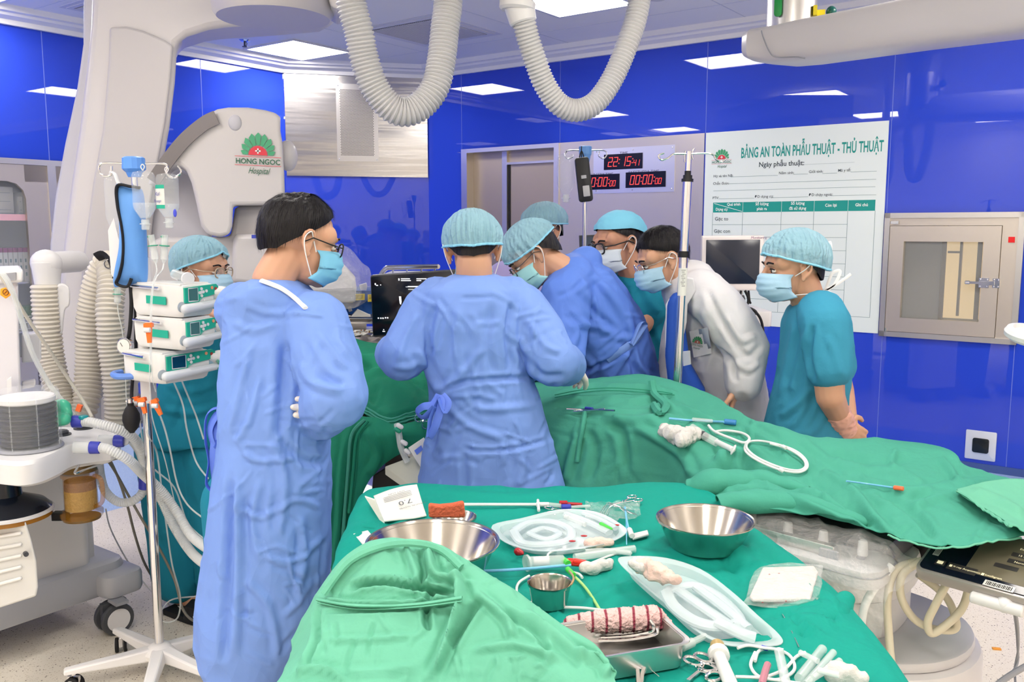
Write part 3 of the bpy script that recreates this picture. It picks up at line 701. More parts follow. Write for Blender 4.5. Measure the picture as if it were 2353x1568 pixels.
for va, vb in ((CV0, 3.14), (3.20, CV1)):
    mb = MB(); fr = .16; rbx(mb, -.02, .012, va, va + fr, .03, CZ - .012); rbx(mb, -.02, .012, vb - fr, vb, .03, CZ - .012); rbx(mb, -.02, .012, va, vb, CZ - .13, CZ - .012); rbx(mb, -.02, .012, va, vb, .03, .68)
    # rounded upper corners of the glass
    for vc, s_ in ((va + fr, 1), (vb - fr, -1)):
        z_ = CZ - .13; poly = [(vc, z_), (vc + s_ * .12, z_)] + [(vc + s_ * (.12 - .12 * math.sin(math.radians(a))), z_ - .12 + .12 * math.cos(math.radians(a))) for a in (30, 60, 90)]
        mb.loft([[R(u, a, b_) for a, b_ in poly] for u in (-.02, .0119)])
    dr = mb.build('cabinet_door', m_steel, t, smooth=False)
    mb = MB(); rbx(mb, -.012, -.008, va + fr, vb - fr, .68, CZ - .13); mb.build('pane', m_glass, dr, smooth=False)
mb = MB(); rbx(mb, .0125, .014, 3.24, 3.44, .71, .72); mb.build('label_strip', M('label_pink', S(240, 170, 185), .6), t, smooth=False)
# contents
m_card = M('card_white', S(222, 222, 218), .6); m_pack = M('pack_paper', S(226, 226, 224), .6); m_mag = M('pack_magenta', S(160, 40, 120), .5); m_pgreen = M('pack_green', S(90, 150, 70), .5); m_pink = M('shelf_pink', S(242, 172, 186), .6)
for i, (x0, x1, y0, y1, lb, mt) in enumerate(((-30, 33, 428, 494, 'wide white carton on the top shelf behind the cabinet glass', m_card), (41, 54, 452, 493, 'narrow white carton beside the wide carton in the cabinet', m_pack), (54, 70, 442, 494, 'grey carton at the right end of the top cabinet shelf', m_card))):
    va, z1_ = PU(x0, y0, -.12); vb, _ = PU(x1, y1, -.12)
    t = thing('carton', R(-.2, (va + vb) / 2, 1.70), lb, 'box'); mb = MB(); rbx(mb, -.28, -.12, vb, va, 1.701, z1_); mb.build('box', mt, t, smooth=False)
    mb = MB()
    for k in range(3): rbx(mb, -.12, -.1192, vb + .02, va - .02, 1.73 + k * .06, 1.734 + k * .06)
    rbx(mb, -.12, -.119, vb, va, 1.70, 1.712); mb.build('print', M('carton_print', S(150, 160, 170), .6), t, smooth=False)
packs = thing('sterile_pack', R(-.16, 3.30, 1.215), 'upright white sterile pack with a magenta top in the row on the middle cabinet shelf', 'pack', 'sterile packs on the middle shelf')
def pack(root, w_, h, topm, tz):
    b_ = world_loc(root); mb = MB(); rbx_ = lambda u0, u1, v0, v1, z0, z1: mb.box(b_ + E1 * (u0 + u1) / 2 + N1 * (v0 + v1) / 2 + UP * (z0 + z1) / 2, (u1 - u0, v1 - v0, z1 - z0), (ROOMX, ROOMY, UP))
    rbx_(-.12, .04, -w_, w_, .001, h); mb.build('sleeve', m_pack, root, smooth=False)
    mb = MB(); rbx_(-.12, .041, -w_ * 1.02, w_ * 1.02, h - tz, h + .01); mb.build('top_tab', topm, root, smooth=False)
    mb = MB()
    for k in range(3): rbx_(.04, .0405, -w_ * .4, w_ * .5, .04 + k * .05, .066 + k * .05)
    mb.build('print', m_line, root, smooth=False)
pack(packs, .014, .235, m_mag, .022)
for k in range(1, 15):
    c_ = copy_tree(packs); c_.location = Vector(R(-.16, 3.30 + .0345 * k, 1.215)); c_.rotation_euler = (0, 0, .12)
gp = thing('sterile_pack', R(-.16, 3.22, .86), 'small green topped sterile pack in the row on the lower cabinet shelf', 'pack', 'green sterile packs on the lower shelf')
pack(gp, .012, .16, m_pgreen, .075)
for k in range(1, 11):
    c_ = copy_tree(gp); c_.location = Vector(R(-.16, 3.22 + .031 * k, .86)); c_.rotation_euler = (0, 0, .1)
t = thing('shelf_label', R(-.02, 3.5, 1.70), 'pink shelf label below the cartons in the cabinet', 'label'); mb = MB(); rbx(mb, -.029, -.026, 3.33, 3.8, 1.655, 1.70); mb.build('strip', m_pink, t, smooth=False)
t = thing('wire_basket', R(-.1, 3.4, .86), 'round white wire basket holding green packs on the lower cabinet shelf', 'basket')
mb = MB()
for z in (.875, .92, .965): mb.tube(circle(R(-.2, 3.38, z), E1, N1, .165, 28, ry=.26), .003, 5, True)
for a in range(0, 360, 12):
    p = R(-.2, 3.38, 0) + E1 * .165 * math.cos(math.radians(a)) + N1 * .26 * math.sin(math.radians(a)); mb.cyl(p + UP * .866, p + UP * .965, .002, n=5)
mb.build('wire', m_white, t)

# ------------------------------------------------------------------ hose loops under the ceiling
for nm, lb, pts, r in (('ceiling_hose', 'white corrugated hose loop hanging at left of the ceiling', [(800, -90), (806, 0), (824, 70), (836, 130), (858, 195), (893, 243), (930, 258), (968, 242), (1000, 200), (1014, 140), (1022, 70), (1030, 0), (1032, -90)], .057),
                       ('ceiling_hose', 'white corrugated hose loop hanging at right with a sharp bend', [(1203, 45), (1214, 90), (1232, 145), (1252, 195), (1285, 240), (1325, 254), (1368, 236), (1408, 180), (1444, 95), (1466, 20), (1478, -90)], .047)):
    mb = MB(); d0 = 3.55 if r > .05 else 3.75; n_ = len(pts)
    corrugated(mb, [P(x, y, d0 + .25 * i / n_) for i, (x, y) in enumerate(pts)], r, .0155, .11, 22, 12)
    tag(mb.build(nm, m_hosew, None), lb, 'hose', 'corrugated ceiling hoses')
for lb, x, d0, y0 in (('white round hose fitting on the ceiling above the right loop', 1196, 3.75, 50),):
    t = thing('hose_fitting', P(x, -130, d0), lb, 'fitting'); a, b_ = P(1190, 2, d0), P(1203, y0 + 4, d0)
    mb = MB(); mb.cyl(a, b_, .062, .056, 24, bev=.006); mb.cyl(a - UP * .04 - V(.004, 0, 0), a + UP * .004, .074, .074, 24, bev=.01); mb.cyl(V(a[0], a[1], a[2]), V(a[0], a[1], HC), .045); mb.build('collar', m_white, t)
for x, d0, lb in ((800, 3.55, 'first'), ):
    pass
t = thing('hose_carriage', P(1150, -150, 3.7), 'white ceiling carriage carrying the hose loops, above the picture edge', 'carriage')
zc = P(1030, -85, 3.8)[2]
mb = MB(); a = P(800, -90, 3.55); b_ = P(1478, -90, 4.0); c_ = (a + b_) / 2; L_ = np.linalg.norm((b_ - a)[:2]); xx = nz(V(b_[0] - a[0], b_[1] - a[1], 0)); mb.rbox(V(c_[0], c_[1], a[2] + .05), (L_ + .3, .2, .12), (xx, np.cross(UP, xx), UP), .04, .01)
for f_ in (.1, .9): q = a + (b_ - a) * f_; mb.cyl(V(q[0], q[1], a[2] + .1), V(q[0], q[1], HC), .04)
mb.build('rail', m_gantry, t)

# ------------------------------------------------------------------ ceiling boom on the right
t = thing('ceiling_boom', R(4.45, .5, HC), 'white horizontal ceiling boom arm on a steel pivot at the top right', 'boom arm')
pv = P(1818, 60, 4.95); top = V(pv[0], pv[1], HC)
mb = MB(); mb.cyl(V(pv[0], pv[1], 2.86), top, .135, n=32); mb.build('pivot_sleeve', m_white, t)
mb = MB(); mb.cyl(V(pv[0], pv[1], 2.60), V(pv[0], pv[1], 2.86), .13, n=32); mb.build('pivot_tube', m_steelm, t)
sp_ = V(pv[0], pv[1], 2.76); dcam = nz(EYE - sp_); dh = nz(V(dcam[0], dcam[1], 0)); sx_ = np.cross(UP, dh)
mb = MB(); mb.rbox(sp_ + dh * .128 - sx_ * .07, (.04, .10, .008), (sx_, UP, dh), .018, .002); mb.build('green_mark', M('mark_green', S(20, 150, 70), .4), t)
mb = MB(); mb.box(sp_ + dh * .06 + sx_ * .118 + UP * -.02, (.02, .06, .05), (sx_, dh, UP)); mb.box(sp_ + dh * .02 + sx_ * .145 + UP * -.03, (.05, .05, .04), (sx_, dh, UP)); mb.build('yellow_tag', M('tag_yellow', S(245, 225, 40), .5), t, smooth=False)
# arm: rounded-rectangle sections along the axis
def arm_sec(px, yt, yb, d, w_):
    a, b_ = P(px, yt, d), P(px, yb, d); return (a + b_) / 2, np.linalg.norm(a - b_) / 2, w_
secs = [arm_sec(1731, 96, 118, 5.0, .04), arm_sec(1738, 76, 138, 4.98, .12), arm_sec(1760, 69, 146, 4.95, .16), arm_sec(1810, 62, 150, 4.9, .17), arm_sec(1860, 50, 146, 4.82, .17), arm_sec(1960, 30, 133, 4.66, .165), arm_sec(2110, 0, 113, 4.42, .16), arm_sec(2353, -52, 84, 4.03, .155), arm_sec(2800, -150, 26, 3.3, .15)]
mb = MB(); rings = []; ax_ = nz(secs[-1][0] - secs[2][0]); ay = nz(np.cross(UP, ax_))
for c, h, w_ in secs:
    rg = []
    for k in range(28):
        a = 2 * math.pi * k / 28; ca, sa = math.cos(a), math.sin(a); e = .5
        rg.append(c + ay * w_ * np.sign(ca) * abs(ca) ** e + UP * h * np.sign(sa) * abs(sa) ** e)
    rings.append(rg)
mb.loft(rings); mb.build('arm', M('boom_white', S(212, 209, 210), .35), t)
mb = MB(); q = [P(1750, 70, 4.77), P(1755, 88, 4.765), P(1768, 118, 4.765), P(1784, 131, 4.765), P(1830, 131, 4.70), P(1850, 134, 4.68)]; mb.tube(spline(q, 6), .004, 6); mb.build('seam', m_grey, t)
t = thing('ceiling_socket', P(1905, 30, 5.2), 'small white ceiling junction box with a green knob behind the boom', 'socket')
q = P(1925, 22, 5.05); mb = MB(); mb.box(V(q[0], q[1], HC - .06), (.3, .16, .12), (ROOMX, ROOMY, UP)); mb.build('box', m_white, t, smooth=False)
mb = MB(); mb.sphere(P(1910, 27, 4.92), (.027, .027, .03)); mb.build('knob', M('knob_green', S(20, 92, 84), .3), t)
# lamp / arm end at right picture edge
t = thing('surgical_lamp', P(2360, 770, 2.6), 'white rounded lamp edge entering at the right picture edge by the hatch', 'lamp')
mb = MB(); c = P(2352, 768, 2.6); mb.lathe([(.02, -.028), (.05, -.024), (.068, -.012), (.07, 0), (.064, .012), (.05, .016), (.045, .004), (.01, .002)], c + V(.02, 0, 0), nz(V(.05, -.25, 1)), 32); mb.build('dish', m_white, t)
mb = MB(); mb.capsule(c + V(.06, 0, -.01), c + V(.5, 0, .04), .02); mb.capsule(c + V(.5, 0, .04), V(c[0] + .52, c[1], HC - .02), .03); mb.build('arm', m_white, t)

# ------------------------------------------------------------------ ultrasound machine
t = thing('ultrasound_machine', P(960, 900, 3.95) * V(1, 1, 0), 'black ultrasound screen on a cart behind the gowned doctor at the table', 'ultrasound')
A, B_, C_ = P(850, 632, 3.85), P(1098, 616, 3.72), P(856, 776, 3.85)
ux = nz(B_ - A); uy = nz(A - C_); un = np.cross(ux, uy); W_, H_ = np.linalg.norm(B_ - A), np.linalg.norm(A - C_); cc = A + ux * W_ / 2 - uy * H_ / 2
mb = MB(); mb.rbox(cc - un * .02, (W_, H_, .04), (ux, uy, un), .014, .005); mb.build('monitor', M('monitor_shell', S(50, 52, 58), .3, .3), t)
mb = MB(); mb.rbox(cc + un * .0008, (W_ - .012, H_ - .012, .003), (ux, uy, un), .01, .001); scn = mb.build('screen', M('screen_glass', S(6, 10, 24), .12), t)
m_scr = M('screen_light', (1, 1, 1), .5, emit=(.85, .9, 1), estr=.9); m_scd = M('screen_dim', (.5, .5, .5), .5, emit=(.6, .7, .7), estr=.25)
def onscr(x, y): return A + ux * (x - 852) / 248 * W_ - uy * (y - 632 + (x - 852) * .06) / 145 * H_ + un * .0028
def sq(mb, x0, y0, x1, y1): mb.add([onscr(x0, y1), onscr(x1, y1), onscr(x1, y0), onscr(x0, y0)], [(0, 1, 2, 3)])
mb = MB()
for x0, y0, x1, y1 in ((925, 640, 946, 642), (925, 644, 948, 646), (961, 640, 984, 642), (961, 644, 972, 646), (994, 639, 1000, 641), (994, 643, 1002, 645), (1011, 639, 1018, 641), (1011, 643, 1020, 645), (919, 640, 922, 645), (863, 651, 866, 655), (866, 655, 871, 657), (876, 654, 878, 656), (867, 730, 870, 733), (873, 730, 876, 733), (878, 730, 881, 733), (884, 729, 887, 732), (889, 729, 892, 732), (879, 757, 881, 759), (877, 761, 883, 763), (897, 757, 899, 760), (906, 755, 914, 757)): sq(mb, x0, y0, x1, y1)
for a, b_ in ((935, 659), (940, 657.5)): mb.add([onscr(a, b_), onscr(a + 1, b_ + .9), onscr(1080, b_ + 1.5), onscr(1080, b_ - 1)], [(0, 1, 2, 3)])
q = [(919, 681), (924, 681), (924.5, 694), (923, 700), (920.5, 698), (919.5, 690)]; mb.add([onscr(*p) for p in q[::-1]], [tuple(range(6))])
mb.build('readout', m_scr, scn, smooth=False)
mb = MB()
mb.add([onscr(941, 666), onscr(1080, 668), onscr(1080, 663.5), onscr(941, 663.8)], [(0, 1, 2, 3)]); sq(mb, 905, 755, 918, 765); mb.build('echo_band', m_scd, scn, smooth=False)
k_ = V(cc[0] + .06, cc[1] + .36, 0)
mb = MB(); mb.capsule(cc - un * .04 - uy * .05, V(k_[0], k_[1], cc[2] - .12), .03); mb.cyl(V(k_[0], k_[1], .85), V(k_[0], k_[1], cc[2] - .08), .035); mb.build('monitor_arm', m_grey, t)
mb = MB(); mb.rbox(V(k_[0], k_[1], .48), (.36, .5, .74), None, .05, .02); mb.rbox(V(k_[0], k_[1] - .1, .88), (.38, .42, .06), None, .05, .01); mb.build('cart', m_offw, t)
for a in (-.17, .17):
    for b__ in (-.2, .2):
        mb = MB(); mb.cyl(V(k_[0] + a - .02, k_[1] + b__, .055), V(k_[0] + a + .02, k_[1] + b__, .055), .055, n=20, bev=.008); mb.build('wheel', m_dgrey, t)
# railed trolley behind it
t = thing('railed_trolley', P(940, 640, 4.75) * V(1, 1, 0), 'chrome railed trolley behind the ultrasound screen', 'trolley')
mb = MB(); D = 4.7; mb.tube(spline([P(872, 650, D), P(874, 634, D), P(886, 618, D), P(905, 615, D), P(1006, 613, D)], 6), .013, 10); mb.tube([P(1006, 613, D), P(1006, 613, D + .3)], .013, 10)
for x in (903, 935, 968, 999): mb.cyl(P(x, 617, D), P(x, 632, D), .004, n=6)
mb.build('rail', m_chrome, t)
q0, q1 = P(890, 640, D), P(1040, 640, D); zt = P(900, 629, D)[2]
mb = MB(); mb.box(V((q0[0] + q1[0]) / 2, D + .2, zt - .02), (q1[0] - q0[0] + .06, .42, .03)); mb.build('shelf', m_white, t, smooth=False)
mb = MB()
for a in (q0[0], q1[0]):
    for b_ in (D + .02, D + .38): mb.cyl(V(a, b_, 0), V(a, b_, zt - .03), .014)
mb.split('leg', m_chrome, t)

# ------------------------------------------------------------------ supply trolley between the two gowned men
T0 = P(770, 800, 4.05)
t = thing('steel_trolley', T0 * V(1, 1, 0), 'steel trolley with a grey top frame behind the draped patient', 'trolley')
zt = P(800, 778, 4.0)[2]
mb = MB(); q0, q1 = P(690, 700, 4.0), P(900, 700, 4.0); xc, wd = (q0[0] + q1[0]) / 2, q1[0] - q0[0]
mb.rbox(V(xc, 4.25, zt - .015), (wd, .5, .03), None, .02, .004); mb.rbox(V(xc, 4.25, .35), (wd * .95, .46, .02), None, .02, .004); mb.split('shelf', m_steelm, t)
for a in (-1, 1):
    for b_ in (-1, 1):
        mb = MB(); mb.cyl(V(xc + a * wd * .46, 4.25 + b_ * .22, 0), V(xc + a * wd * .46, 4.25 + b_ * .22, zt + .02), .014); mb.build('post', m_chrome, t)
mb = MB(); mb.tube(spline([P(748, 772, 3.98), P(750, 752, 3.98), P(760, 740, 3.98), P(780, 738, 3.98)], 5), .012, 8); mb.build('handle', m_chrome, t)
zs2 = P(800, 735, 4.1)[2]
mb = MB(); mb.rbox(V(xc, 4.3, zs2 - .012), (wd * .96, .42, .014), None, .02, .003); mb.box(V(xc - wd * .2, 4.42, (zs2 + zt) / 2), (wd * .5, .02, zs2 - zt)); mb.build('upper_shelf', m_steelm, t)
for a in (-1, 1): mb = MB(); mb.cyl(V(xc + a * wd * .45, 4.45, zt), V(xc + a * wd * .45, 4.45, zs2), .012); mb.build('upright', m_chrome, t)
def tray(mb, c, w_, dpt, h, ax=None, th=.003, slope=.82):
    x, y, z = ax if ax is not None else (V(1, 0, 0), V(0, 1, 0), UP)
    def rr(sx, sy, zz, r=.02):
        out = []
        for qx, qy, a0 in ((1, 1, 0), (-1, 1, 90), (-1, -1, 180), (1, -1, 270)):
            for k in range(6):
                a = math.radians(a0 + 90 * k / 5); out.append(c + x * (qx * (sx / 2 - r) + r * math.cos(a)) + y * (qy * (sy / 2 - r) + r * math.sin(a)) + z * zz)
        return out
    return mb.loft([rr(w_ * slope, dpt * slope, 0), rr(w_, dpt, h), rr(w_ + .012, dpt + .012, h + .001), rr(w_ + .012, dpt + .012, h - .002), rr(w_ - th, dpt - th, h - .002), rr(w_ * slope - th, dpt * slope - th, th)], caps=True)
tb = thing('plastic_tub', V(xc - .03, 4.4, zs2), 'translucent blue plastic tub with yellow labels on the trolley', 'tub')
a_, b_ = P(735, 690, 4.2), P(870, 670, 4.2); w_ = b_[0] - a_[0]; cx_ = (a_[0] + b_[0]) / 2
mb = MB(); tray(mb, V(cx_, 4.38, zs2 + .006), w_ * 1.1, .3, .12, slope=.9); mb.build('tub', M('tub_blue', S(60, 120, 215), .25, alpha=.9), tb)
m_yel = M('label_yellow', S(246, 222, 66), .6)
for x0, y0, x1, y1 in ((783, 684, 811, 696), (811, 676, 838, 691), (845, 677, 872, 694)):
    mb = MB(); mb.add([P(x0, y1, 4.205), P(x1, y1 - 1, 4.205), P(x1, y0 - 1, 4.205), P(x0, y0, 4.205)], [(0, 1, 2, 3)]); lb_ = mb.build('yellow_label', m_yel, tb, smooth=False)
    mb = MB()
    for k in range(3): yy = y0 + 2.5 + k * 3.4; mb.add([P(x0 + 3, yy + 1, 4.203), P(x1 - 4, yy + .4, 4.203), P(x1 - 4, yy - .5, 4.203), P(x0 + 3, yy, 4.203)], [(0, 1, 2, 3)])
    mb.build('print', M('label_ink', S(110, 90, 40), .6), lb_, smooth=False)
def packet(name, lb, pts, d, mat, cat, T=.02):
    t = thing(name, P(*np.mean(pts, 0), d), lb, cat); slab(pts, d, T, 'body', mat, t, .002); return t
packet('paper_packet', 'folded white paper packet standing on the trolley tray', [(806, 729), (821, 712), (830, 716), (852, 726), (852, 729)], 3.98, m_card, 'packet', .05)
packet('white_bottle', 'small white bottle lying at the back of the blue tub', [(825, 656), (842, 651), (844, 658), (842, 668), (828, 668)], 4.3, m_white, 'bottle', .05)
it = thing('instrument_tray', P(790, 735, 4.0), 'flat steel tray with gauze and fittings on the upper trolley shelf', 'tray')
mb = MB(); tray(mb, V(P(790, 735, 4.05)[0], 4.12, zs2 - .004), .3, .2, .018); mb.build('tray', m_steelm, it)
for pts_, lb, r_ in (([(752, 727), (765, 724), (778, 727)], 'white gauze swab at the left of the trolley tray', .016), ):
    t = thing('gauze_swab', P(765, 727, 4.05), lb, 'gauze'); mb = MB(); mb.chain([P(x, y, 4.05) for x, y in pts_], [r_, r_ * 1.1, r_ * .8]); v_, f_ = fuse(mb, .004, 2); v_ = v_ + noise(v_ * 90)[:, None] * .003; link_mesh('wad', v_, f_, m_card, t)
t = thing('stopcock', P(786, 715, 4.02), 'white and steel stopcock with a side arm on the trolley tray', 'fitting')
mb = MB(); mb.cyl(P(758, 722, 4.02), P(757, 702, 4.02), .005, n=8); mb.cyl(P(757, 709, 4.02), P(783, 708, 4.02), .004, n=8); mb.cyl(P(784, 722, 4.02), P(784, 704, 4.02), .008, n=10); mb.sphere(P(784, 712, 4.01), .01); mb.build('body', m_white, t)
mb = MB(); mb.cyl(P(783, 723, 4.0), P(806, 727, 4.0), .004, n=8); mb.cyl(P(780, 718, 4.0), P(792, 722, 4.0), .006, n=8); mb.build('metal_fitting', m_steelm, t)
packet('clear_packet', 'small clear packet behind the stopcock on the trolley', [(798, 708), (806, 704), (810, 715), (802, 718)], 4.08, m_clear, 'packet', .01)
# kidney dish with contents
t = thing('kidney_dish', P(835, 780, 3.9), 'steel kidney dish heaped with used ampoules on the trolley', 'dish')
ck = P(835, 784, 3.92); ck[2] = zt
mb = MB(); mb.lathe([(.05, 0), (.085, .02), (.09, .022), (.086, .02), (.05, .004)], ck, UP, 28, sx=1.0, sy=.6); mb.build('dish', m_bowl, t)
rr_ = random.Random(3)
am = thing('ampoule', ck + V(0, 0, .02), 'tiny glass ampoule in the heap on the kidney dish', 'ampoule', 'ampoules in the kidney dish')
mb = MB(); b0 = ck + V(-.03, -.02, .026); mb.capsule(b0, b0 + V(.022, .004, .004), .005, .004, 8); mb.build('body', m_card, am); mb = MB(); mb.capsule(b0 + V(.022, .004, .004), b0 + V(.03, .005, .006), .0025, n=6); mb.build('tip', M('ampoule_amber', S(140, 96, 40), .3), am)
for k in range(14):
    c_ = copy_tree(am); c_.location = Vector(ck + V(rr_.uniform(-.04, .055), rr_.uniform(-.02, .03), .02 + rr_.uniform(0, .012))); c_.rotation_euler = (rr_.uniform(-.3, .3), rr_.uniform(-.3, .3), rr_.uniform(0, 6))

# ------------------------------------------------------------------ monitor on a white cart, right of the white coat
t = thing('monitor_cart', P(1730, 900, 4.1) * V(1, 1, 0), 'white cart with a small dark monitor between the white coat and the teal shirt', 'monitor')
D = 4.1; A, B_, C_ = P(1613, 542, D), P(1757, 541, D - .03), P(1618, 667, D)
ux = nz(B_ - A); uy = nz(np.cross(V(0, -1, 0), ux)); un = np.cross(ux, uy); W_ = np.linalg.norm(B_ - A); H_ = A[2] - P(1618, 668, D)[2]; cc = A + ux * W_ / 2 - uy * H_ / 2
mb = MB(); mb.rbox(cc - un * .025, (W_, H_, .05), (ux, uy, un), .008, .008); mb.build('monitor', M('monitor_ivory', S(236, 228, 228), .4), t)
mb = MB(); mb.rbox(cc + un * .001 + uy * .006, (W_ * .86, H_ * .80, .004), (ux, uy, un), .003, .001); mb.build('screen', M('screen_off', S(40, 46, 62), .15), t)
mb = MB(); mb.text('Monitoring', cc + ux * W_ * .28 + uy * H_ * .44 + un * .0005, ux, uy, .016, 1, 'LEFT', .2); mb.build('lettering', M('print_violet', S(120, 60, 120), .6), t, smooth=False)
q = cc - uy * H_ / 2
zt = P(1740, 716, 3.95)[2]
mb = MB(); mb.box(V(q[0] + .02, D + .05, (q[2] + zt) / 2), (.09, .03, q[2] - zt + .02)); mb.build('stand', m_white, t, smooth=False)
mb = MB(); xa, xb = P(1640, 720, D)[0], P(1776, 720, 3.95)[0]; mb.rbox(V((xa + xb) / 2, D + .1, zt - .035), (xb - xa, .5, .07), None, .02, .006); mb.rbox(V((xa + xb) / 2 - .02, D + .12, (zt - .07 + .1) / 2 + .03), (xb - xa - .05, .42, zt - .17), None, .03, .006); mb.build('cart', m_offw, t)
for a in (xa + .05, xb - .06):
    for b__ in (D - .05, D + .28):
        mb = MB(); mb.cyl(V(a - .015, b__, .06), V(a + .015, b__, .06), .06, n=18, bev=.006); mb.build('wheel', m_dgrey, t)
mb = MB()
for pts_, r_ in (([(1703, 668), (1700, 680), (1694, 688), (1688, 700)], .005), ([(1712, 668), (1719, 684), (1718, 698), (1708, 702), (1706, 690)], .006), ([(1720, 668), (1722, 690), (1725, 698)], .005), ([(1696, 706), (1720, 708), (1735, 716), (1750, 740), (1755, 790), (1752, 880), (1748, 960)], .006), ([(1716, 716), (1730, 712), (1738, 720), (1724, 722)], .006)):
    mb.tube(spline([P(x, y, 3.9) for x, y in pts_], 6), r_, 8)
mb.build('cables', m_black, t)
mb = MB(); mb.cyl(P(1703, 680, 3.9), P(1706, 692, 3.9), .014, n=14, bev=.003); mb.build('plug', m_dgrey, t)
# little dark display behind the bottle pole
t = thing('wall_display', P(1355, 585, 6.0), 'small dark display behind the bottle pole, beside the black spectacles', 'display'); slab([(1330, 541), (1374, 539), (1376, 578), (1332, 580)], 6.0, .04, 'housing', m_dgrey, t, .004); slab([(1335, 545), (1370, 544), (1371, 572), (1337, 573)], 5.995, .004, 'screen', M('screen_grey', S(70, 82, 96), .2), t, 0)
q = P(1354, 582, 6.1); mb = MB(); mb.cyl(V(q[0], 6.03, 0), V(q[0], 6.03, q[2] + .02), .02); mb.build('stand', m_grey, t); mb = MB(); mb.cyl(V(q[0], 6.03, 0), V(q[0], 6.03, .03), .2, n=24); mb.build('foot', m_grey, t)
# ================================================================== anaesthesia machine at the left
m_amber = M('amber_plastic', S(176, 120, 30), .15, alpha=.4, spec=.7)
m_gran = M('absorber_granules', S(232, 208, 140), .8, bump=1, bscale=160, var=.25, vscale=150)
m_navy = M('navy_connector', S(52, 62, 175), .35)
m_bellow = M('bellows_dark', S(40, 42, 54), .5)
m_bodyw = M('machine_white', S(216, 214, 216), .38)
t = thing('anaesthesia_machine', R(2.85, 5.0, 0), 'white anaesthesia machine with a dark bellows and amber canister at the left edge', 'anaesthesia machine')
UA = 3.22
def pu(x, y, u=UA): v, z = PU(x, y, u); return R(u, v, z)
vR = PU(212, 1250, UA)[0]; zB0 = PU(200, 1335, UA)[1]; zB1 = .86
mb = MB(); 
def rrb(mb, u0, u1, v0, v1, z0, z1, r=.05, zb=.01, taper=1): return mb.rbox(R((u0 + u1) / 2, (v0 + v1) / 2, (z0 + z1) / 2), (u1 - u0, v1 - v0, z1 - z0), (ROOMX, ROOMY, UP), r, zb, 5, taper)
rrb(mb, 2.5, UA, vR, vR + .85, .26, .80, .04); mb.build('body', m_bodyw, t)
mb = MB(); rrb(mb, 2.52, UA - .06, vR - .05, vR + .1, .26, .72, .03); mb.build('side_panel', m_bodyw, t)
mb = MB(); rrb(mb, 2.45, UA + .05, vR - .13, vR + .9, .13, .27, .08, .03); rrb(mb, UA - .12, UA + .13, vR - .15, vR + .02, .14, .235, .05, .02); mb.build('base', M('base_grey', S(166, 168, 176), .4), t)
def castor(par, p, r, w_, axd, m_t=m_dgrey, fork=m_dgrey):
    mb = MB(); p = np.asarray(p, float); ax_ = nz(axd)
    for s_ in (-1, 1):
        c = p + ax_ * s_ * w_ * .5; mb.lathe([(r * .8, -w_ * .2), (r * .96, -w_ * .18), (r, -w_ * .1), (r, w_ * .1), (r * .96, w_ * .18), (r * .8, w_ * .2)], c, ax_, 28)
    wh = mb.build('castor', m_t, par)
    mb = MB()
    for s_ in (-1, 1): mb.cyl(p + ax_ * s_ * w_ * .5, p + ax_ * s_ * w_ * .74, r * .76, r * .70, 28)
    mb.split('hub_cap', m_offw, wh)
    mb = MB(); mb.box(p + UP * r * .5, (w_ * .42, r * 1.5, r * 1.1), (ax_, np.cross(UP, ax_), UP)); mb.cyl(p + UP * r * .6, p + UP * r * 1.5, r * .25, n=12); mb.build('castor_fork', fork, wh, smooth=False)
wp = PZ(262, 1418, .062); castor(t, wp, .064, .062, V(.75, -.66, 0))
mb = MB(); q = wp + UP * .075 + V(.03, -.02, 0); mb.box(q, (.075, .05, .012), (nz(V(.75, -.66, 0)), nz(V(.66, .75, 0)), nz(V(.1, .1, 1)))); mb.build('brake_pedal', m_grey, t, smooth=False)
castor(t, R(2.6, vR + .75, .062), .062, .06, V(.75, -.66, 0))
# deck
ZD = .87
def dk(x, y, z=ZD): return PZ(x, y, z)
dp = [dk(x, y) for x, y in spline([(-60, 1040), (20, 1062), (80, 1058), (128, 1040), (165, 1022), (225, 1012), (258, 1008), (275, 994), (262, 975), (215, 964), (150, 968), (120, 962), (60, 950), (-60, 950)], 4, True)]
mb = MB(); rg = np.array(dp); c = rg.mean(0); mb.loft([rg * V(1, 1, 0) + UP * (ZD - .09) + (c - rg) * V(.1, .1, 0), rg * V(1, 1, 0) + UP * (ZD - .075), rg - UP * .012, rg + (c - rg) * .03])
mb.build('deck', m_white, t)
mb = MB(); cc = dk(68, 1030); mb.cyl(cc, cc + UP * .012, .105, .103, 36, bev=.004); bc = mb.build('bellows_plate', m_grey, t)
mb = MB(); pr = [(.02, .014)]
for k in range(8): z = .018 + k * .017; pr += [(.083, z), (.09, z + .004), (.09, z + .010), (.083, z + .014)]
pr += [(.02, .156)]; mb.lathe(pr, cc, UP, 36); mb.build('bellows', m_bellow, t)
mb = MB(); mb.cyl(cc + UP * .157, cc + UP * .178, .088, n=36, bev=.004); mb.build('bellows_top', m_white, t)
mb = MB(); mb.lathe([(.101, .012), (.101, .185), (.095, .198), (.06, .204), (.001, .205)], cc, UP, 40, caps=False)
for k in range(8): a = k * math.pi / 4; mb.cyl(cc + V(math.cos(a) * .101, math.sin(a) * .101, .012), cc + V(math.cos(a) * .101, math.sin(a) * .101, .19), .002, n=6)
mb.build('bellows_dome', M('dome_clear', (.9, .94, .97), .05, alpha=.12, spec=.9), t)
for x, y in ((140, 1000), (192, 985)):
    mb = MB(); q = dk(x, y); mb.cyl(q, q + UP * .004, .034, n=28); mb.lathe([(.026, 0), (.027, .012), (.02, .018), (.012, .019)], q, UP, 9); mb.build('valve_knob', m_dgrey, t, auto=20)
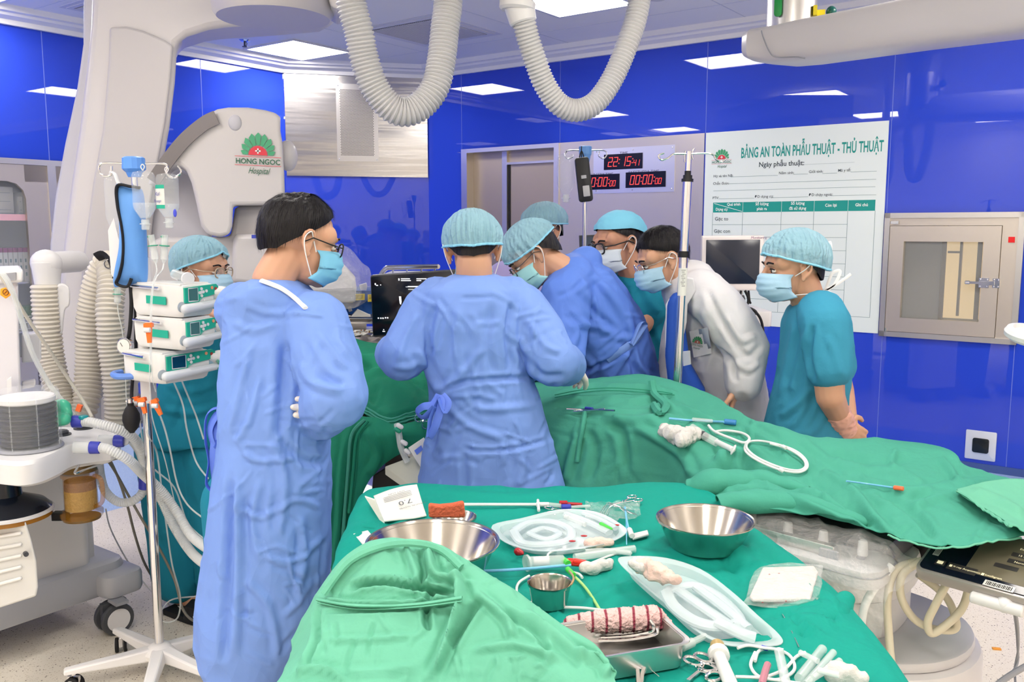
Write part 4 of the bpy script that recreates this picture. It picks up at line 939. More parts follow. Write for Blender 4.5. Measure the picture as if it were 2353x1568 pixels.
def connector(par, p, d, r=.018):
    d = nz(d); mb = MB(); mb.cyl(p - d * .05, p, r * 1.15, r * 1.1, 18); mb.build('glass_port', m_clear, par)
    mb = MB(); mb.cyl(p, p + d * .034, r * 1.2, r * 1.15, 18, bev=.002); mb.build('blue_cuff', m_navy, par)
    return p + d * .034
tub = []
for x, y, dd in ((166, 969, 2.98), (206, 1029, 2.93), (262, 1014, 3.02)):
    tub.append(connector(t, P(x, y, dd), V(1, .15, -.05)))
# amber absorber canister
ca = P(182, 1085, 3.04); zt_, zb_ = ca[2], P(182, 1187, 3.04)[2]; b0 = V(ca[0], ca[1], zb_)
mb = MB(); H = zt_ - zb_; mb.lathe([(.068, 0), (.072, .008), (.072, .02), (.056, .03), (.055, H * .9), (.062, H * .92), (.062, H), (.02, H + .01)], b0, UP, 30, caps=False); mb.tube(spline([b0 + V(.055, -.01, H * .93), b0 + V(.085, -.02, H * .86), b0 + V(.086, -.02, H * .4), b0 + V(.055, -.01, H * .24)], 6), .008, 8); mb.build('canister', m_amber, t)
mb = MB(); mb.cyl(b0 + UP * .03, b0 + UP * H * .62, .0525, n=30); mb.build('granules', m_gran, t)
mb = MB(); mb.cyl(b0 + UP * H * .62, b0 + UP * H * .82, .052, n=30); mb.build('granules_top', M('granules_mauve', S(168, 146, 140), .8, bump=1, bscale=150), t)
mb = MB(); mb.box(b0 + V(-.06, -.03, .012), (.05, .03, .028)); mb.build('latch', m_black, t, smooth=False)
mb = MB(); mb.cyl(b0 - UP * .008, b0, .062, n=30); mb.cyl(b0 + UP * (H + .005), b0 + UP * (H + .05), .06, .045, 24); mb.build('canister_mount', M('amber_dark', S(110, 84, 40), .3), t)
# dark lower reservoir at the very left
q0 = P(30, 1170, 2.95); mb = MB(); mb.lathe([(.135, -.03), (.14, -.028), (.14, -.012)], V(q0[0] - .02, q0[1], q0[2]), UP, 36); mb.build('reservoir_ring', M('amber_ring', S(150, 100, 30), .2), t)
mb = MB(); mb.lathe([(.145, -.012), (.145, -.004), (.14, 0)], V(q0[0] - .02, q0[1], q0[2]), UP, 36); mb.build('reservoir_rim', m_white, t)
mb = MB(); mb.lathe([(.139, 0), (.12, .02), (.05, .05), (.045, .10), (.06, .12)], V(q0[0] - .02, q0[1], q0[2]), UP, 36); mb.build('reservoir', M('reservoir_black', S(20, 26, 38), .15), t)
# clear ribbed side panel
slab([(-40, 1205), (58, 1196), (72, 1240), (84, 1290), (88, 1350), (84, 1372), (-40, 1412)], 2.86, .03, 'clear_panel', M('panel_frosted', S(214, 214, 212), .25, spec=.6), t, .008)
mb = MB()
for k in range(5): mb.capsule(P(-20, 1236 + k * 28, 2.855), P(46, 1226 + k * 26, 2.855), .006)
mb.build('panel_ribs', M('rib_white', S(232, 232, 230), .3), t)
mb = MB(); q = P(58, 1272, 2.85); mb.cyl(q, q + V(.01, -.012, 0), .008, n=10); mb.build('panel_screw', m_dgrey, t)
# upper housing
slab([(-60, 640), (42, 640), (44, 760), (50, 905), (20, 912), (-60, 912)], 3.15, .3, 'upper_housing', M('housing_grey', S(214, 213, 220), .4), t, .01)
slab([(-60, 622), (54, 618), (54, 650), (-60, 656)], 3.12, .35, 'top_shelf', m_white, t, .012)
slab([(4, 630), (36, 626), (36, 644), (4, 648)], 3.115, .005, 'shelf_label', m_grey, t, 0)
slab([(16, 875), (26, 868), (26, 898), (16, 905)], 3.1, .03, 'small_label', m_white, t, 0)
slab([(1, 664), (16, 660), (26, 668), (26, 678), (13, 687), (0, 678)], 3.10, .008, 'orange_badge', M('badge_orange', S(250, 166, 40), .4), t, .002)
mb = MB(); mb.tube(circle(P(13, 672, 3.095), V(1, 0, 0), UP, .010, 16), .0015, 5, True); mb.cyl(P(10, 675, 3.095), P(16, 669, 3.095), .0015, n=5); mb.build('badge_sign', M('sign_brown', S(120, 70, 20), .5), t)
slab([(50, 770), (95, 766), (95, 830), (50, 836)], 3.3, .1, 'rear_box', m_white, t, .008)
slab([(50, 880), (82, 874), (82, 890), (50, 896)], 3.25, .05, 'rear_block', m_offw, t, .006)
mb = MB(); mb.tube(spline([dk(196, 1050, .80), dk(180, 1072, .79), dk(172, 1088, .78), dk(190, 1082, .775), dk(250, 1060, .775), dk(278, 1052, .775), dk(270, 1040, .78), dk(240, 1040, .80)], 5), .004, 8); mb.build('wire_rack', m_chrome, t)
# anaesthesia breathing hoses, clear and corrugated
def tubeobj(name, lb, cat, pts, r, mat, rib=False, sub=8, group=None, n=10):
    mb = MB(); pts = [np.asarray(p, float) for p in pts]
    if rib: corrugated(mb, pts, r, max(.008, r * .42), .07, 12, sub)
    else: mb.tube(spline(pts, sub), r, n)
    return tag(mb.build(name, mat, None), lb, cat, group)
m_bt = M('breathing_hose', S(226, 230, 232), .3, alpha=.72)
def p3(l): return [P(x, y, d) for x, y, d in l]
tubeobj('breathing_hose', 'clear corrugated breathing hose from the rear blue cuff, arching past the drip pole', 'hose', [tub[0]] + p3([(214, 972, 2.97), (262, 984, 2.98), (304, 1004, 3.02), (326, 1040, 3.08), (340, 1090, 3.14), (372, 1150, 3.2), (400, 1210, 3.2), (440, 1270, 3.1), (478, 1302, 2.95)]), .017, m_bt, True)
tubeobj('breathing_hose', 'clear corrugated breathing hose from the front blue cuff, running down beside the drip pole', 'hose', [tub[1]] + p3([(252, 1034, 2.92), (296, 1058, 2.95), (330, 1092, 3.05), (372, 1130, 3.1), (408, 1180, 3.1), (440, 1232, 3.05), (484, 1266, 2.95)]), .017, m_bt, True)
tubeobj('breathing_hose', 'clear breathing hose hanging in a round loop left of the drip pole', 'hose', [tub[2]] + p3([(300, 1010, 3.1), (322, 1040, 3.2), (333, 1090, 3.22), (328, 1130, 3.2), (304, 1152, 3.18), (272, 1154, 3.18), (244, 1132, 3.18), (232, 1100, 3.18), (226, 1060, 3.12)]), .016, m_bt, True)
t2 = thing('blue_hose_ring', P(332, 1110, 3.2), 'dark blue ring on the hose behind the drip pole', 'ring'); mb = MB(); mb.cyl(P(332, 1098, 3.2), P(332, 1124, 3.2), .021, n=16, bev=.003); mb.build('ring', m_navy, t2)
tubeobj('gas_tube', 'clear tube sagging from the upper left over the machine deck', 'tube', p3([(-20, 600, 2.9), (20, 650, 2.9), (48, 730, 2.95), (74, 810, 3.0), (110, 878, 3.05), (150, 930, 3.05), (172, 958, 3.0)]), .009, m_clear)
tubeobj('gas_tube', 'thin clear tube beside the sagging tube at left', 'tube', p3([(-20, 606, 2.95), (24, 668, 2.95), (62, 730, 3.0), (110, 800, 3.05), (150, 860, 3.1), (190, 920, 3.1), (212, 960, 3.05)]), .006, M('tube_grey', S(190, 186, 176), .3))
for l_, lb in (([(206, 1030, 3.2), (240, 1040, 3.3), (268, 1090, 3.4), (292, 1160, 3.45), (310, 1230, 3.5), (330, 1290, 3.55), (352, 1330, 3.6)], 'grey cable hanging from the machine rack, left one'), ([(230, 1034, 3.2), (262, 1080, 3.3), (290, 1130, 3.4), (324, 1190, 3.4), (360, 1250, 3.4), (400, 1330, 3.4), (420, 1400, 3.3), (448, 1428, 3.2), (478, 1416, 3.1)], 'grey cable hanging from the machine rack, running to the sandals')):
    tubeobj('cable', lb, 'cable', p3(l_), .005, M('cable_grey', S(120, 116, 106), .5))
t2 = thing('face_mask', P(140, 945, 3.0), 'green anaesthetic face mask lying on the machine deck', 'mask')
mb = MB(); mb.chain([P(126, 955, 2.98), P(140, 940, 2.99), P(152, 952, 2.97)], [.03, .035, .022]); mb.capsule(P(148, 964, 2.94), P(128, 968, 2.94), .022); v_, f_ = fuse(mb, .006, 3); link_mesh('cushion', v_, f_, M('mask_green', S(70, 185, 150), .3), t2)
t2 = thing('orange_clip', P(182, 938, 3.0), 'small orange clip on the tubes above the machine deck', 'clip'); mb = MB(); mb.box(P(182, 938, 2.98), (.016, .012, .024), frame(V(.4, 0, 1))); mb.build('clip', M('clip_orange_red', S(240, 110, 60), .4), t2, smooth=False)
t2 = thing('teal_cap', P(192, 958, 2.99), 'small teal cap beside the face mask on the deck', 'cap'); mb = MB(); mb.cyl(P(192, 964, 2.98), P(192, 955, 2.98), .016, n=16, bev=.003); mb.build('cap', M('cap_teal', S(20, 140, 150), .3), t2)

# ================================================================== drip pole with pumps (foreground left)
DP = 3.02
m_arm = M('stand_white', S(236, 234, 234), .3)
pb = PZ(366, 1478, .12); PX, PY = pb[0], pb[1]
def pole_z(y): return P(350, y, PY)[2]
t = thing('drip_stand', V(PX, PY, 0), 'chrome drip pole on a white five-legged base carrying three stacked pumps', 'drip stand')
ztop = pole_z(376)
mb = MB(); mb.cyl(V(PX, PY, .11), V(PX, PY, pole_z(880)), .0155, n=18); mb.cyl(V(PX, PY, pole_z(880)), V(PX, PY, ztop), .0105, n=14); mb.build('pole', m_chrome, t)
mb = MB(); mb.cyl(V(PX, PY, pole_z(905)), V(PX, PY, pole_z(878)), .024, n=18, bev=.004); mb.build('pole_clamp', M('clamp_blue', S(40, 66, 175), .35), t)
mb = MB(); mb.lathe([(.055, .075), (.056, .09), (.045, .105), (.03, .118), (.018, .122)], V(PX, PY, 0), UP, 28); mb.build('hub', m_arm, t)
for (x, y), in_ in (((205, 1536), 0), ((330, 1620), 0), ((484, 1552), 0), ((520, 1452), 0), ((290, 1462), 0)):
    e = PZ(x, y, .075); e = V(PX, PY, .08) + (nz(e - V(PX, PY, .075))) * .31; d_ = nz((e - V(PX, PY, 0)) * V(1, 1, 0)); s_ = np.cross(UP, d_)
    mb = MB(); rings = []
    for q, w_, z0, z1 in ((.02, .028, .065, .112), (.12, .026, .068, .102), (.24, .022, .070, .094), (.31, .02, .070, .088)):
        c = V(PX, PY, 0) + d_ * q; rings.append([c - s_ * w_ + UP * z0, c + s_ * w_ + UP * z0, c + s_ * w_ * .8 + UP * z1, c - s_ * w_ * .8 + UP * z1])
    mb.loft(rings); lg = mb.build('base_leg', m_arm, t, smooth=False); bev(lg, .006, 2)
    castor(lg, V(e[0], e[1], .028) - d_ * .03, .028, .03, np.cross(UP, d_) * .8 + d_ * .5, m_blackm, m_chrome)
# hook bar
hx = nz(V(1, .12, -.015)); c = V(PX, PY, ztop)
mb = MB(); L = .112
mb.tube(spline([c - hx * .02, c - hx * (L - .02), c - hx * L - UP * .012, c - hx * (L - .006) - UP * .04, c - hx * (L - .035) - UP * .04, c - hx * (L - .04) - UP * .01], 6), .0035, 8)
mb.tube(spline([c + hx * .02, c + hx * (L - .01), c + hx * (L - .008) - UP * .03, c + hx * (L + .015) - UP * .045, c + hx * (L + .04) - UP * .025, c + hx * (L + .03) - UP * .004], 6), .0035, 8)
mb.build('hook_bar', m_chrome, t)
mb = MB(); mb.lathe([(.02, -.045), (.026, -.03), (.035, -.022), (.038, -.018), (.036, .018), (.03, .022)], c, UP, 14); mb.build('hook_knob', M('knob_blue', S(92, 150, 232), .35), t, auto=20)
# three syringe pumps
m_pump = M('pump_white', S(226, 226, 224), .3); m_ptl = M('pump_teal', S(30, 168, 142), .4); m_pscr = M('pump_screen', S(66, 110, 108), .2); m_clampg = M('clamp_green', S(20, 150, 118), .4)
def pump(lb, A, C1, C2, zt, h, on=False):
    """A far-left top corner, C1 front corner, C2 far-right end, all picture points of the top edge at given distances"""
    a, c1, c2 = [P(x, y, d) for x, y, d in (A, C1, C2)]; zz = c1[2]
    a, c1, c2 = [V(q[0], q[1], zz) for q in (a, c1, c2)]
    t = thing('syringe_pump', V(c1[0], c1[1], zz - h), lb, 'infusion pump', 'syringe pumps on the drip pole')
    e1, e2 = c1 - a, c2 - c1; x1, x2 = nz(e1), nz(e2); back = a + e2 * .8
    n2 = nz(np.cross(x2, UP));
    if n2[1] > 0: n2 = -n2
    n1_ = nz(np.cross(x1, UP));
    if n1_[1] > 0: n1_ = -n1_
    # body: plan outline with rounded front corner, tucked in at the bottom
    pl = [a, a + e1 * .5, c1 - x1 * .03, c1 - x1 * .01 + x2 * .002, c1 + x2 * .01, c1 + x2 * .03, c1 + e2 * .5, c1 + e2 * .92, back + e1 * .3, back]
    ce = np.mean(pl, 0); mb = MB()
    def rg(s_, dz): return [ce + (q - ce) * s_ + UP * dz for q in pl]
    mb.loft([rg(.84, -h), rg(.93, -h * .93), rg(.985, -h * .75), rg(1, -h * .25), rg(.995, -.012), rg(.96, -.002), rg(.92, 0)]); bd = mb.build('body', m_pump, t)
    # top lid ridge + carry bar
    mb = MB(); mb.tube([a + x1 * .004 + n1_ * .006 - UP * .008, a + e1 * .62 + n1_ * .012 - UP * .012], .005, 8); mb.build('carry_bar', m_chrome, t)
    mb = MB(); mb.add([ce + (q - ce) * .9 + UP * .003 for q in (a, c1, c1 + e2 * .9, back)], [(0, 1, 2, 3)]); mb.loft([[ce + (q - ce) * s_ + UP * d for q in (a, c1, c1 + e2 * .9, back)] for s_, d in ((.9, 0), (.88, .005))]); mb.build('lid', m_pump, t, smooth=False)
    # green plate on the short side
    def side(f, dz): return a + e1 * f + UP * dz + n1_ * .004
    mb = MB(); mb.loft([[side(f, -h * q) + n1_ * k for f, q in ((.32, .60), (.72, .62), (.72, .37), (.32, .35))] for k in (0, .003)]); pl_ = mb.build('green_plate', m_ptl, t, smooth=False); 
    # control fascia on the long side
    def fr(f, dz, o=.004): return c1 + e2 * f - UP * h * dz + n2 * o
    fa = [(.07, .08), (.07, .55), (.42, .58), (.58, .42), (1.04, .32), (1.03, .10), (.97, .02)]
    mb = MB(); mb.loft([[fr(f, q, o) for f, q in fa] for o in (-.004, .006)]); fc = mb.build('fascia', m_ptl, t, smooth=False)
    mb = MB(); mb.loft([[fr(f, q, o) for f, q in ((.17, .12), (.17, .48), (.42, .50), (.42, .10))] for o in (.004, .0075)]); mb.build('screen', m_pscr if not on else M('pump_screen_on', S(8, 62, 90), .15), fc, smooth=False)
    mb = MB()
    for f, q in ((.17, .115), (.17, .485), (.42, .505), (.42, .095)): pass
    for f0, q0, f1, q1 in ((.155, .105, .17, .5), (.42, .09, .435, .51), (.155, .49, .435, .52), (.155, .09, .435, .115)): mb.add([fr(f0, q1, .0068), fr(f1, q1, .0068), fr(f1, q0, .0068), fr(f0, q0, .0068)], [(0, 1, 2, 3)])
    mb.build('screen_frame', m_white, fc, smooth=False)
    for f, q in ((.53, .14), (.53, .25), (.53, .36), (.48, .26), (.58, .24), (.67, .22)):
        mb = MB(); mb.cyl(fr(f, q, .006), fr(f, q, .0085), .0052, n=12); mb.build('button', m_white, fc)
    mb = MB(); mb.cyl(fr(.84, .13, .006), fr(.84, .13, .008), .0055, n=12); mb.build('red_lamp', M('lamp_salmon', S(220, 150, 110), .4), fc)
    mb = MB(); mb.cyl(fr(.95, .17, .006), fr(.95, .17, .008), .0055, n=12); mb.build('stop_button', M('stop_brown', S(150, 60, 50), .4), fc)
    # syringe channel below: recess, barrel, drive head, green claw
    mb = MB(); cpt = fr(-.02, .66, .001); mb.lathe([(.001, 0), (.017, .001), (.0172, .003)], cpt, n2, 20); mb.build('recess', M('recess_grey', S(176, 186, 192), .4), t)
    mb = MB(); mb.capsule(fr(.02, .72, .012), fr(1.0, .62, .014), .016, .012); mb.build('channel', M('channel_grey', S(208, 214, 220), .35), t)
    mb = MB(); mb.capsule(fr(.5, .53, .016), fr(1.0, .46, .016), .0125); mb.build('syringe_barrel', m_clearer, t)
    mb = MB(); mb.capsule(fr(1.12, .34, 0), fr(1.36, .44, -.01), .026, .03); mb.capsule(fr(1.0, .3, 0), fr(1.14, .34, 0), .016, .02); v_, f_ = fuse(mb, .004, 2); link_mesh('drive_head', v_, f_, m_pump, t)
    mb = MB()
    for p_ in ([fr(1.18, .25, .02), fr(1.27, .33, .022), fr(1.27, .45, .02)], [fr(1.0, .40, .02), fr(1.06, .52, .026), fr(1.16, .60, .026), fr(1.22, .48, .022)], [fr(.98, .66, .018), fr(1.1, .67, .024), fr(1.16, .58, .026)]): mb.tube(spline(p_, 5), .0065, 8, flat=.7)
    mb.build('claw', m_clampg, t)
    return t
pump('topmost white syringe pump with a grey screen on the drip pole', (303, 652, 2.98), (415, 657, 2.86), (495, 635, 3.0), 0, .105)
pump('middle white syringe pump with a grey screen on the drip pole', (308, 733, 2.98), (420, 737, 2.86), (498, 716, 3.0), 0, .10)
pump('lowest white syringe pump with a lit dark blue screen on the drip pole', (284, 808, 2.96), (372, 816, 2.86), (488, 796, 3.02), 0, .10, True)
mb = MB(); c = V(PX, PY, pole_z(858)); mb.tube(spline([c - V(.09, -.02, 0), c - V(.1, .02, 0), c - V(.06, .07, 0), c - V(0, .06, 0)], 6), .011, 10); mb.build('holder_ring', M('ring_blue', S(100, 142, 222), .35), t)
mb = MB(); mb.box(V(PX + .01, PY - .0, pole_z(760)), (.035, .05, .5)); mb.build('pump_rack', m_offw, t, smooth=False)
# bottles and bags
m_liq = M('clear_liquid', (.75, .82, .9), .05, alpha=.3, spec=.8)
def bottle(lb, x, y0, y1, d, r, label=None, liq=0, yl=None):
    a, b_ = P(x, y0, d), P(x, y1, d); H = a[2] - b_[2]; ax = nz(a - b_); ax = V(0, 0, 1); base = V(a[0], a[1], b_[2])
    t = thing('infusion_bottle', base, lb, 'bottle'); k = r
    prof = [(k * .28, 0), (k * .30, H * .10), (k * .42, H * .14), (k * .9, H * .30), (k, H * .38), (k * .96, H * .60), (k, H * .68), (k, H * .90), (k * .85, H * .97), (k * .3, H)]
    mb = MB(); mb.lathe(prof, base, UP, 24); mb.build('bottle', m_clearer, t)
    mb = MB(); mb.cyl(base - UP * .012, base + UP * H * .12, k * .36, n=16, bev=.002); mb.cyl(base + UP * H * .03, base + UP * H * .05, k * .5, n=16); mb.build('neck_cap', m_clear, t)
    mb = MB(); mb.tube(spline([base + UP * H, base + UP * (H + .012) + V(.006, 0, 0), base + UP * (H + .02), base + UP * (H + .012) - V(.006, 0, 0), base + UP * H], 4), .0018, 6); mb.build('hanger', m_white, t)
    if liq: mb = MB(); mb.lathe([(k * .4, H * .15), (k * .88, H * .30), (k * .96, H * liq)], base, UP, 24); mb.build('liquid', m_liq, t)
    return t, base, H
bt1, bb1, H1 = bottle('clear drip bottle hanging in the middle of the hook bar under the blue knob', 328, 392, 520, 2.94, .037, liq=.42)
bt2, bb2, H2 = bottle('clear drip bottle with a handwritten label on the right hook of the drip pole', 383, 398, 516, 2.95, .036, liq=.4)
mb = MB(); zc0, zc1 = P(383, 480, 2.95)[2], P(383, 426, 2.95)[2]
def lab(z0, z1, a0=200, a1=275, rr=.0368): return [[bb2 + V(rr * math.cos(math.radians(a)), rr * math.sin(math.radians(a)), z - bb2[2]) for a in np.linspace(a0, a1, 9)] for z in (z0, z1)]
mb.grid(np.array(lab(zc0, zc1))); lb_ = mb.build('label', m_card, bt2)
mb = MB(); mb.grid(np.array(lab(zc0, zc0 + .012, rr=.0371))); mb.grid(np.array(lab(zc1 - .012, zc1, rr=.0371))); mb.build('label_bands', m_ptl, lb_)
mb = MB(); lx = nz(V(1, .27, 0)) ; lx = nz(V(math.cos(math.radians(-33)), -math.sin(math.radians(-33)) * -1, 0)); lo = bb2 + V(.0385 * math.cos(math.radians(237)), .0385 * math.sin(math.radians(237)), 0); lx = V(-math.sin(math.radians(237)), math.cos(math.radians(237)), 0)
mb.text('Kali', lo + UP * (zc0 + .042 - bb2[2]), lx, UP, .017, .85, 'CENTER', .35, 0, .001); mb.text('Panangin', lo + UP * (zc0 + .02 - bb2[2]), lx, UP, .014, .75, 'CENTER', .35, 0, .001); mb.build('handwriting', M('pen_blue', S(50, 50, 150), .5), lb_, smooth=False)
mb = MB(); q = P(402, 490, 2.92); mb.sphere(q, (.006, .004, .013)); mb.build('blue_mark', M('mark_blue', S(70, 80, 210), .5), bt2)
bt3, bb3, H3 = bottle('clear drip bag squeezed behind the blue pressure cuff on the left hook', 256, 405, 545, 3.08, .026)
mb = MB(); mb.tube(spline([P(256, 395, 3.0), P(264, 400, 2.98), P(272, 420, 2.97), P(280, 425, 2.96)], 5), .006, 8, flat=.4); mb.build('white_strap', m_white, bt3)
def drip_set(lb, x0, y0, x1, y1, d, tail):
    t = thing('drip_chamber', P(x1, y1, d), lb, 'drip set'); a, b_ = P(x0, y0, d), P(x1, y1, d); ax = nz(b_ - a); L = np.linalg.norm(b_ - a)
    mb = MB(); mb.cyl(a, a + ax * L * .85, .0105, .0115, 14); mb.cyl(a + ax * L * .85, b_, .0105, .003, 14); mb.build('chamber', m_clear, t)
    mb = MB(); mb.cyl(a + ax * L * .36, a + ax * L * .39, .0165, n=16); mb.sphere(a + ax * .006 + V(-.008, 0, 0), (.006, .004, .004)); mb.build('green_ring', m_clampg, t)
    mb = MB(); mb.tube(spline([b_] + p3(tail), 6), .0022, 6); mb.build('line', m_clear, t)
drip_set('drip chamber with a green ring under the middle bottle', 347, 540, 358, 606, 2.93, [(360, 625, 2.9), (352, 650, 2.83), (346, 700, 2.82), (345, 800, 2.80), (344, 880, 2.82), (350, 960, 2.9), (380, 1060, 3.0), (400, 1150, 3.1)])
drip_set('drip chamber with a green ring under the handwritten bottle', 379, 540, 376, 606, 2.94, [(372, 622, 2.9), (358, 640, 2.83), (350, 680, 2.82), (348, 760, 2.81), (349, 860, 2.81), (358, 900, 2.86)])
drip_set('drip chamber behind the blue pressure cuff', 270, 662, 270, 700, 3.1, [(272, 720, 3.1), (282, 770, 3.1), (288, 860, 3.1), (296, 960, 3.1), (340, 1100, 3.1), (420, 1260, 3.1)])
# pressure cuff
pc = thing('pressure_cuff', P(295, 560, 2.98), 'blue pressure infusor cuff with black edging hanging from the hook bar', 'cuff')
o_ = [(268, 424), (300, 430), (326, 438), (334, 510), (338, 640), (318, 650), (280, 658), (262, 652), (276, 570), (276, 500)]
fr_ = np.array([P(x, y, 2.985) for x, y in spline(o_, 5, True)]); cc = fr_.mean(0); mb = MB()
mb.loft([cc + (fr_ - cc) * s_ + V(0, dy, 0) for s_, dy in ((.3, .022), (.8, .018), (1, .006), (1, -.004), (.93, -.016), (.75, -.026), (.4, -.032), (.05, -.033))]); mb.build('bladder', M('cuff_blue', S(92, 152, 226), .5, sheen=.2, bump=.3, bscale=14), pc)
mb = MB(); mb.tube(spline(p3([(322, 432, 2.965), (300, 429, 2.96), (270, 427, 2.96), (270, 470, 2.955), (280, 520, 2.955), (284, 560, 2.955), (282, 600, 2.955), (274, 634, 2.955), (268, 652, 2.955), (292, 659, 2.955), (302, 640, 2.96)]), 6), .010, 8, flat=.5, xdir=V(0, 1, 0)); mb.build('edging', m_blackm, pc)
slab([(248, 530), (262, 500), (276, 560), (278, 620), (268, 648), (255, 630)], 3.02, .01, 'white_back', m_pack, pc, .002)
mb = MB(); mb.tube(spline(p3([(300, 655, 2.98), (302, 700, 2.99), (298, 760, 3.0), (290, 800, 3.02)]), 6), .007, 8); mb.tube(spline(p3([(310, 655, 2.99), (312, 800, 3.05), (304, 880, 3.05), (302, 925, 3.0)]), 6), .006, 8); mb.build('air_hose', m_blackm, pc)
mb = MB(); q = P(285, 796, 2.98); gd = nz(V(-.25, -1, .1)); mb.lathe([(.02, -.02), (.028, -.016), (.029, 0), (.026, .003), (.024, .001)], q, gd, 28); mb.build('gauge', m_chrome, pc)
mb = MB(); mb.cyl(q + gd * .0015, q + gd * .003, .024, n=28); mb.build('gauge_dial', m_card, pc)
mb = MB(); gx, gy, _ = frame(gd); mb.tube([q + gd * .004 - gx * .004, q + gd * .004 + gy * .012 - gx * .012], .0009, 5); mb.build('needle', m_black, pc)
mb = MB(); b0 = P(300, 930, 2.95); mb.lathe([(.007, .012), (.011, .006), (.011, -.004), (.018, -.012), (.028, -.035), (.029, -.055), (.022, -.08), (.010, -.094), (.008, -.098)][::-1], b0, UP, 24); mb.build('squeeze_bulb', m_blackm, pc)
mb = MB(); mb.cyl(b0 + UP * .006, b0 + UP * .02, .011, n=12); mb.cyl(b0 + V(-.015, 0, .012), b0 + V(.012, 0, .012), .004, n=8); mb.build('valve', m_chrome, pc)
m_or = M('clamp_orange', S(255, 118, 42), .35)
for x0, y0, x1, y1, d_, lb in ((341, 742, 344, 788, 2.79, 'orange roller clamp in front of the middle pump'), (325, 914, 334, 950, 2.9, 'orange roller clamp hanging left of the pole below the pumps'), (311, 912, 317, 934, 3.0, 'orange roller clamp partly behind another, near the black bulb'), (352, 918, 370, 954, 2.9, 'orange roller clamp hanging right of the pole below the pumps')):
    t = thing('roller_clamp', P(x1, y1, d_), lb, 'clamp', 'orange roller clamps'); a, b_ = P(x0, y0, d_), P(x1, y1, d_); z = nz(b_ - a); L = np.linalg.norm(b_ - a); fx = frame(z, V(1, 0, 0))
    mb = MB(); mb.box((a + b_) / 2, (.019, .016, L), fx, 0, .6); mb.box(a + z * .008, (.026, .018, .012), fx); mb.build('body', m_or, t, smooth=False); mb = MB(); mb.cyl(a + z * .022 + V(-.009, -.012, 0), a + z * .022 + V(.009, -.012, 0), .008, n=12); mb.build('wheel', m_white, t)
for l_, lb in (([(368, 955, 2.9), (380, 990, 2.95), (392, 1040, 3.0), (404, 1100, 3.05), (418, 1140, 3.05), (440, 1170, 3.05), (474, 1196, 3.0)], 'thin drip line curving from the right orange clamp toward the blue gown'), ([(332, 952, 2.9), (340, 1000, 2.95), (360, 1040, 3.1), (372, 1130, 3.1), (384, 1220, 3.15), (396, 1300, 3.2), (414, 1370, 3.3), (408, 1420, 3.3), (378, 1430, 3.3), (370, 1408, 3.35), (392, 1380, 3.4), (440, 1372, 3.3), (478, 1372, 3.2)], 'thin drip line looping on the floor beside the sandals'), ([(400, 880, 2.95), (420, 930, 3.0), (430, 990, 3.05), (450, 1060, 3.1), (478, 1100, 3.0)], 'thin drip line in front of the teal scrub top'), ([(418, 876, 3.0), (436, 920, 3.05), (452, 960, 3.1), (468, 1010, 3.1)], 'short thin drip line in front of the teal scrub top, right one'), ([(320, 955, 3.0), (340, 1060, 3.1), (400, 1120, 3.15), (430, 1200, 3.15), (470, 1240, 3.0)], 'thin drip line passing behind the pole toward the gown'), ([(243, 1170, 3.6), (256, 1220, 3.7), (300, 1300, 3.75), (360, 1370, 3.7), (420, 1400, 3.5), (470, 1440, 3.3)], 'very thin white line hanging left of the pole to the floor')):
    tubeobj('drip_line', lb, 'tube', p3(l_), .0032, m_clear if 'very' not in lb else m_pack, sub=7, n=7)
t = thing('lying_syringe', P(440, 640, 2.95), 'white syringe barrel lying on top of the topmost pump', 'syringe'); mb = MB(); mb.cyl(P(402, 630, 3.0), P(430, 640, 2.92), .017, n=18, bev=.002); mb.build('barrel', m_clear, t); mb = MB(); mb.cyl(P(430, 640, 2.92), P(433, 641, 2.912), .021, n=18); mb.build('flange', m_white, t)

# ================================================================== other drip poles
t = thing('drip_stand', P(1341, 600, 5.0) * V(1, 1, 0), 'drip pole with a blue hook knob and a black handset, behind the surgeons', 'drip stand')
D = 5.0; c = P(1345, 346, D); Z0 = 0
mb = MB(); mb.cyl(V(c[0], c[1], .1), c, .011, n=14); mb.build('pole', m_chrome, t)
mb = MB(); mb.lathe([(.022, -.07), (.03, -.03), (.035, -.02), (.036, .02), (.03, .024)], c, UP, 12); mb.build('hook_knob', M('knob_blue2', S(110, 165, 232), .35), t, auto=20)
mb = MB(); hx = V(1, 0, 0)
mb.tube(spline([c - hx * .02, c - hx * .09, c - hx * .115 - UP * .02, c - hx * .1 - UP * .045, c - hx * .07 - UP * .035, c - hx * .068 - UP * .02], 6), .0035, 8); mb.tube(spline([c + hx * .02, c + hx * .1, c + hx * .12 - UP * .02, c + hx * .1 - UP * .045, c + hx * .075 - UP * .03, c + hx * .08 - UP * .005], 6), .0035, 8); mb.build('hook_bar', m_chrome, t)
for k in range(5):
    a = k * 2 * math.pi / 5; mb = MB(); mb.capsule(V(c[0], c[1], .1), V(c[0] + .28 * math.cos(a), c[1] + .28 * math.sin(a), .07), .02, .016); lg = mb.build('base_leg', m_arm, t); castor(lg, V(c[0] + .28 * math.cos(a), c[1] + .28 * math.sin(a), .028), .028, .03, V(-math.sin(a), math.cos(a), 0), m_blackm, m_chrome)
bottle('empty clear drip bottle hanging beside the black handset', 1301, 353, 460, 4.92, .049)
t = thing('handset', P(1343, 465, 4.9), 'black handheld device hanging on the pole in front of the timers', 'handset')
a, b_ = P(1336, 362, 4.88), P(1347, 464, 4.88); z = nz(a - b_); L = np.linalg.norm(a - b_); x_ = nz(V(1, 0, 0) - z * z[0]); y_ = np.cross(z, x_); ce = (a + b_) / 2
